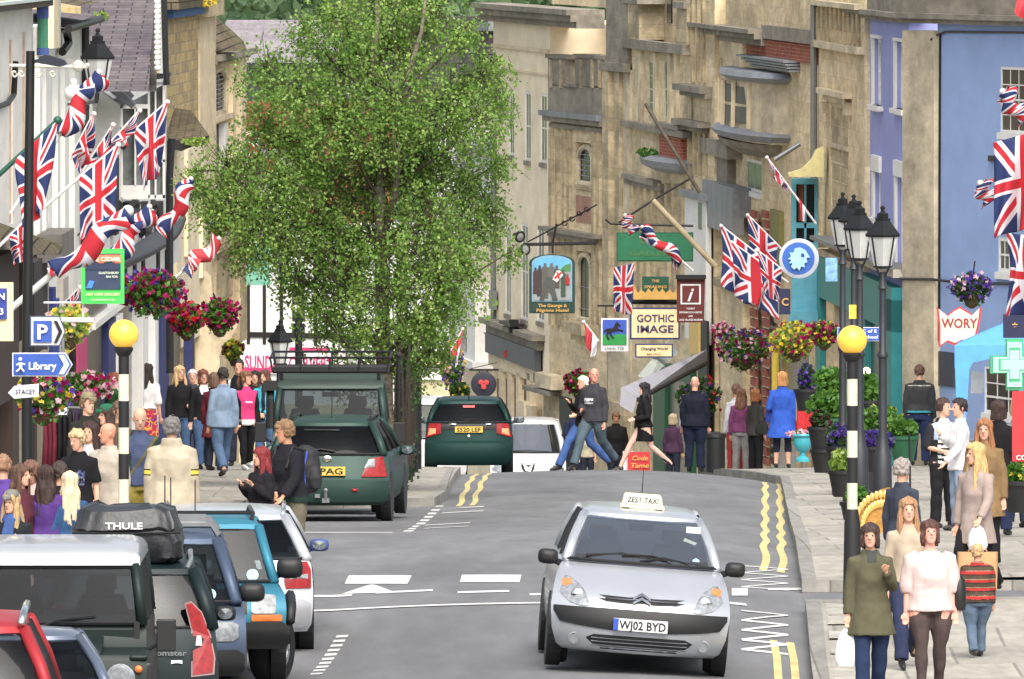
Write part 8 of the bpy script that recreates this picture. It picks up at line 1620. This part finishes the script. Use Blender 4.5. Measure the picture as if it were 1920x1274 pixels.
sign('blue school sign with white lettering behind the right beacon', rect(1570, 614, 1652, 640), 214, SB, frame=SW, inner=.97, texts=[('C of E', 1630, 621, 6, 28, SW), ('School', 1632, 632, 6, 28, SW)], th=.03)
sign('pale blue flag-like sign beside the beige pilaster', rect(1548, 484, 1570, 528), 240, mat('blue_marbled', (110, 160, 210), .5, var=.5, scale=9), th=.03)
s = sign('ornate cream and red shaped sign reading WORY on the blue wall', [(1760, 652), (1775, 642), (1790, 648), (1805, 640), (1828, 646), (1838, 600), (1841, 575), (1825, 590), (1808, 580), (1800, 575), (1790, 580), (1775, 592), (1756, 576), (1760, 610)], 234, MM((230, 216, 190)), frame=MM((196, 36, 50)), inner=.9, texts=[('WORY', 1799, 606, 18, 68, MM((150, 40, 46))), ('CLOTHING · GIFTS', 1799, 626, 4, 52, MM((130, 110, 100))), ('JEWELLERY', 1799, 634, 4, 40, MM((130, 110, 100)))][:1])
# pharmacy cross, edge signs
s = empty('pharmacy_cross', P3(1895, 735, 160), 'pale green pharmacy cross sign above the crowd at the right edge', 'sign'); PC = MM((60, 170, 120), rough=.4); PI = mat('cross_glass', (150, 222, 186), .3, emis=.15, var=.05)
cr = [(1886, 731), (1940, 731), (1940, 700), (1886, 700)]; cross = [(1887, 732), (1918, 732), (1918, 701), (1950, 701), (1950, 668), (1918, 668), (1918, 636), (1887, 636), (1887, 668), (1857, 668), (1857, 701), (1887, 701)]
mb = MB(); mb.prism([P3(x, y, 160) for x, y in cross], (0, .3, 0)); mb.build('casing', PC, s); cx, cy = 1902, 684
addpoly(s, 'lit_face', [(cx+(x-cx)*.88, cy+(y-cy)*.88) for x, y in cross], 160, PI, .02); addpoly(s, 'inner_outline', [(cx+(x-cx)*.66, cy+(y-cy)*.66) for x, y in cross], 160, PC, .026, .004); addpoly(s, 'inner_face', [(cx+(x-cx)*.56, cy+(y-cy)*.56) for x, y in cross], 160, PI, .032, .004)
sign('black hanging sign with a gold star above the pharmacy cross', rect(1881, 590, 1940, 634), 158, NAVY, texts=[('*', 1903, 614, 16, None, GOLD)])
sign('tall red sign with white letters CO at the right edge', rect(1898, 734, 1950, 866), 156, MM((196, 36, 44)), texts=[('CO', 1915, 858, 9, 20, SW)]); 
# blue gazebo
gz_ = empty('gazebo', P3(1800, 870, 205), 'bright blue pop-up gazebo canopy on the right pavement', 'gazebo'); BLUEF = mat('blue_canvas', (66, 154, 236), .7, var=.08)
mb = MB(); Yg = 205; a, b, c_, d = P3(1790, 648, Yg), P3(2040, 648, Yg), P3(2030, 640, Yg+3), P3(1800, 640, Yg+3); apex = P3(1920, 590, Yg+1.5)
mb.add([a, b, c_, d, apex], [(0, 1, 4), (1, 2, 4), (2, 3, 4), (3, 0, 4)]); mb.build('roof', BLUEF, gz_)
mb = MB(); mb.prism([P3(1790, 648, Yg), P3(2040, 648, Yg), P3(2040, 672, Yg), P3(1860, 672, Yg), P3(1825, 680, Yg), P3(1812, 700, Yg), P3(1790, 690, Yg)], (0, .03, 0)); mb.build('valance', BLUEF, gz_)
mb = MB(); mb.prism([P3(1791, 690, Yg-.02), P3(1818, 690, Yg-.02), P3(1806, 868, Yg-.02), P3(1796, 868, Yg-.02)], (0, .15, 0)); mb.build('leg_drape', BLUEF, gz_)
sign('white pennant with red triangle tied to the gazebo leg', [(1820, 738), (1843, 738), (1846, 700), (1822, 695)], 208, SW, texts=[], th=.01); s = C.objects['sign.0%02d' % 0] if False else None
# awning
aw = empty('awning', P3(1245, 760, 285), 'lilac grey canvas awning sloping out over the pavement beyond the crest', 'awning'); AWM = mat('awning_canvas', (166, 167, 180), .8, var=.1, scale=3)
mb = MB(); mb.prism([P3(1165, 727, 280), P3(1196, 748, 280), P3(1326, 678, 296), P3(1326, 655, 296)], (0, .03, 0)); mb.build('canvas', AWM, aw); mb = MB(); mb.prism([P3(1165, 727, 280), P3(1194, 748, 280), P3(1187, 776, 280), P3(1162, 760, 280)], (0, .02, 0)); mb.build('valance', AWM, aw)
mb = MB(); mb.tube([P3(1196, 750, 280), P3(1326, 681, 296)], .05, 6); mb.build('front_bar', BLACKP, aw); mb = MB(); mb.prism([P3(1195, 706, 290), P3(1218, 712, 290), P3(1272, 660, 298), P3(1250, 640, 298)], (0, .1, 0)); mb.build('glass_canopy', mat('pale_glass_roof', (166, 186, 186), .3, var=.1), aw)
# odds and ends
mb = MB(); c = P3(1342, 880, 253); zb = gz(3.7, 253)+.1; mb.lathe((c.x, c.y, zb), [(.16, 0), (.17, .1), (.17, .62), (.19, .64), (.18, .7), (.05, .74)], 18); tag(mb.build('litter_bin', BLACKP, None, smooth=40), 'black domed litter bin on the kerb beyond the crest', 'bin')
s = empty('sandwich_board', P3(1196, 905, 262), 'red pavement board with gold script lettering beyond the crest', 'pavement board'); mb = MB(); mb.prism([P3(1177, 915, 262), P3(1219, 915, 262), P3(1219, 848, 262), P3(1177, 848, 262)], (0, .12, 0)); mb.build('board', MM((206, 34, 38)), s)
mb = MB(); mb.prism([P3(1168, 915, 262.1), P3(1188, 915, 262.1), P3(1188, 848, 262.1), P3(1168, 848, 262.1)], (0, .4, 0)); mb.build('side', SW, s); mb = MB(); text(mb, 'Code', P3(1200, 859, 261.97), (1, 0, 0), (0, 0, 1), .09, .3, shear=.3); text(mb, 'Tame', P3(1200, 873, 261.97), (1, 0, 0), (0, 0, 1), .09, .34, shear=.3); mb.build('lettering', GOLD, s)
s = empty('cloth_screen', P3(1524, 870, 247), 'red cloth screen hiding the middle of a person beside the plants', 'screen'); mb = MB(); rows = []
for j in range(9): rows.append([P3(1493+i*5.6+1.5*math.sin(j*.8+i), 738+j*9, 245+.06*math.sin(i*1.9+j*.5)) for i in range(11)])
for r in rows: mb.v += [tuple(x) for x in r]
for j in range(8):
    for i in range(10): a = j*11+i; mb.f.append((a, a+1, a+12, a+11)); mb.mi.append(0)
q = mb.build('cloth', cloth((200, 36, 42)), s, smooth=True); md = q.modifiers.new('t', 'SOLIDIFY'); md.thickness = .01
mb = MB(); mb.tube([P3(1493, 736, 245), P3(1549, 736, 245)], .02, 6); mb.tube([P3(1493, 736, 245), P3(1493, 868, 245)], .015, 6); mb.build('frame', STEEL, s)
mb = MB(); c = P3(1505, 866, 244); mb.lathe((c.x, c.y, c.z), [(.13, 0), (.13, .05), (.06, .1), (.05, .16), (.13, .22), (.17, .34), (.16, .42), (.2, .46), (.19, .49), (.14, .48)], 20); tag(mb.build('urn', mat('turquoise_glaze', (40, 160, 176), .35, var=.1), None, smooth=40), 'turquoise pedestal urn with pale flowers on the right pavement', 'urn')
basket('pale pink flowers standing in the turquoise urn', 1498, 814, 244, 13, ('white',), n=60, fn=70, bowl=False, name='urn_flowers', wide=1.5, ysq=.5)
s = empty('planter', P3(1640, 925, 208), 'black planter boxes holding up the violet lobelia', 'planter'); mb = MB()
for px, Yp in ((1600, 208), (1628, 208)): mb.box((X_(px, Yp), Yp, pz(X_(px, Yp), Yp)+.3), (.2, .3, .6)); mb.box((X_(px, Yp), Yp, pz(X_(px, Yp), Yp)+.62), (.24, .34, .05))
mb.build('box', BLACKP, s, bevel=.01)
pole('plant_stand', 'thin dark metal stand under the hanging green tub', [(1705, 812), (1707, 930)], 205, .015, BLACKM, 'stand')
# clothes rail
s = empty('clothes_rail', P3(120, 900, 166), 'market clothes rail hung with maroon and black garments', 'clothes rail'); mb = MB(); mb.tube([P3(78, 762, 166), P3(168, 766, 166)], .015, 6); mb.tube([P3(118, 620, 166), P3(121, 900, 166)], .02, 6); mb.build('rail', STEEL, s)
for i, (px, cc) in enumerate(((86, (112, 34, 52)), (94, (104, 30, 48)), (102, (120, 40, 56)), (112, (34, 32, 38)), (122, (30, 30, 36)), (132, (38, 34, 40)), (144, (60, 44, 70)), (154, (40, 40, 46)))):
    mb = MB(); a = P3(px, 768, 166); mb.rings([((a.x, a.y, a.z-.75), .06, .2), ((a.x+.01, a.y, a.z-.4), .045, .2), ((a.x, a.y, a.z-.06), .03, .2), ((a.x, a.y, a.z), .02, .03)], 12); mb.build('garment', cloth(cc), s, smooth=True)
mb = MB(); mb.box(P3(115, 771, 165.6), (.13, .01, .09)); mb.build('price_card', SW, s)
# golden fan
s = empty('golden_fan', P3(1650, 1010, 158), 'big golden leaf-shaped fan with cut-out pattern behind the two nearest women', 'ornament'); GM = mat('beaten_gold', (206, 150, 62), .35, .6, var=.25, scale=8, bump=.5, bscale=12); c = P3(1660, 985, 158)
mb = MB(); o_ = []; pts = [(1608, 1018), (1606, 985), (1614, 955), (1632, 930), (1652, 918), (1668, 914), (1676, 924), (1672, 950), (1664, 985), (1640, 1015)]
mb.prism([P3(x, y, 158) for x, y in pts], (0, .03, 0)); mb.build('leaf_plate', GM, s); mb = MB()
for i in range(14):
    t = 1.75+i*.12; 
    for rr in (38, 52): px, py = 1668-rr*math.sin(t)*1.05, 985-rr*1.15*abs(math.cos(t*.55)); mb.ball(P3(1655-rr*math.cos(i*.16-.1), 990-rr*math.sin(i*.16-.1)*1.2, 157.97), (.03, .012, .05), 8)
mb.build('bright_boss', mat('bright_gold', (246, 200, 100), .3, .5, var=.05), s, smooth=True)
addpoly(s0_ := C.objects[[o.name for o in C.objects if o.get('label') == 'bank sign with a black horse on blue and green'][0]], 'horse_leg', [(1141, 622), (1146, 622), (1147, 629), (1152, 634), (1150, 636), (1144, 630)], 286, INK, .034)
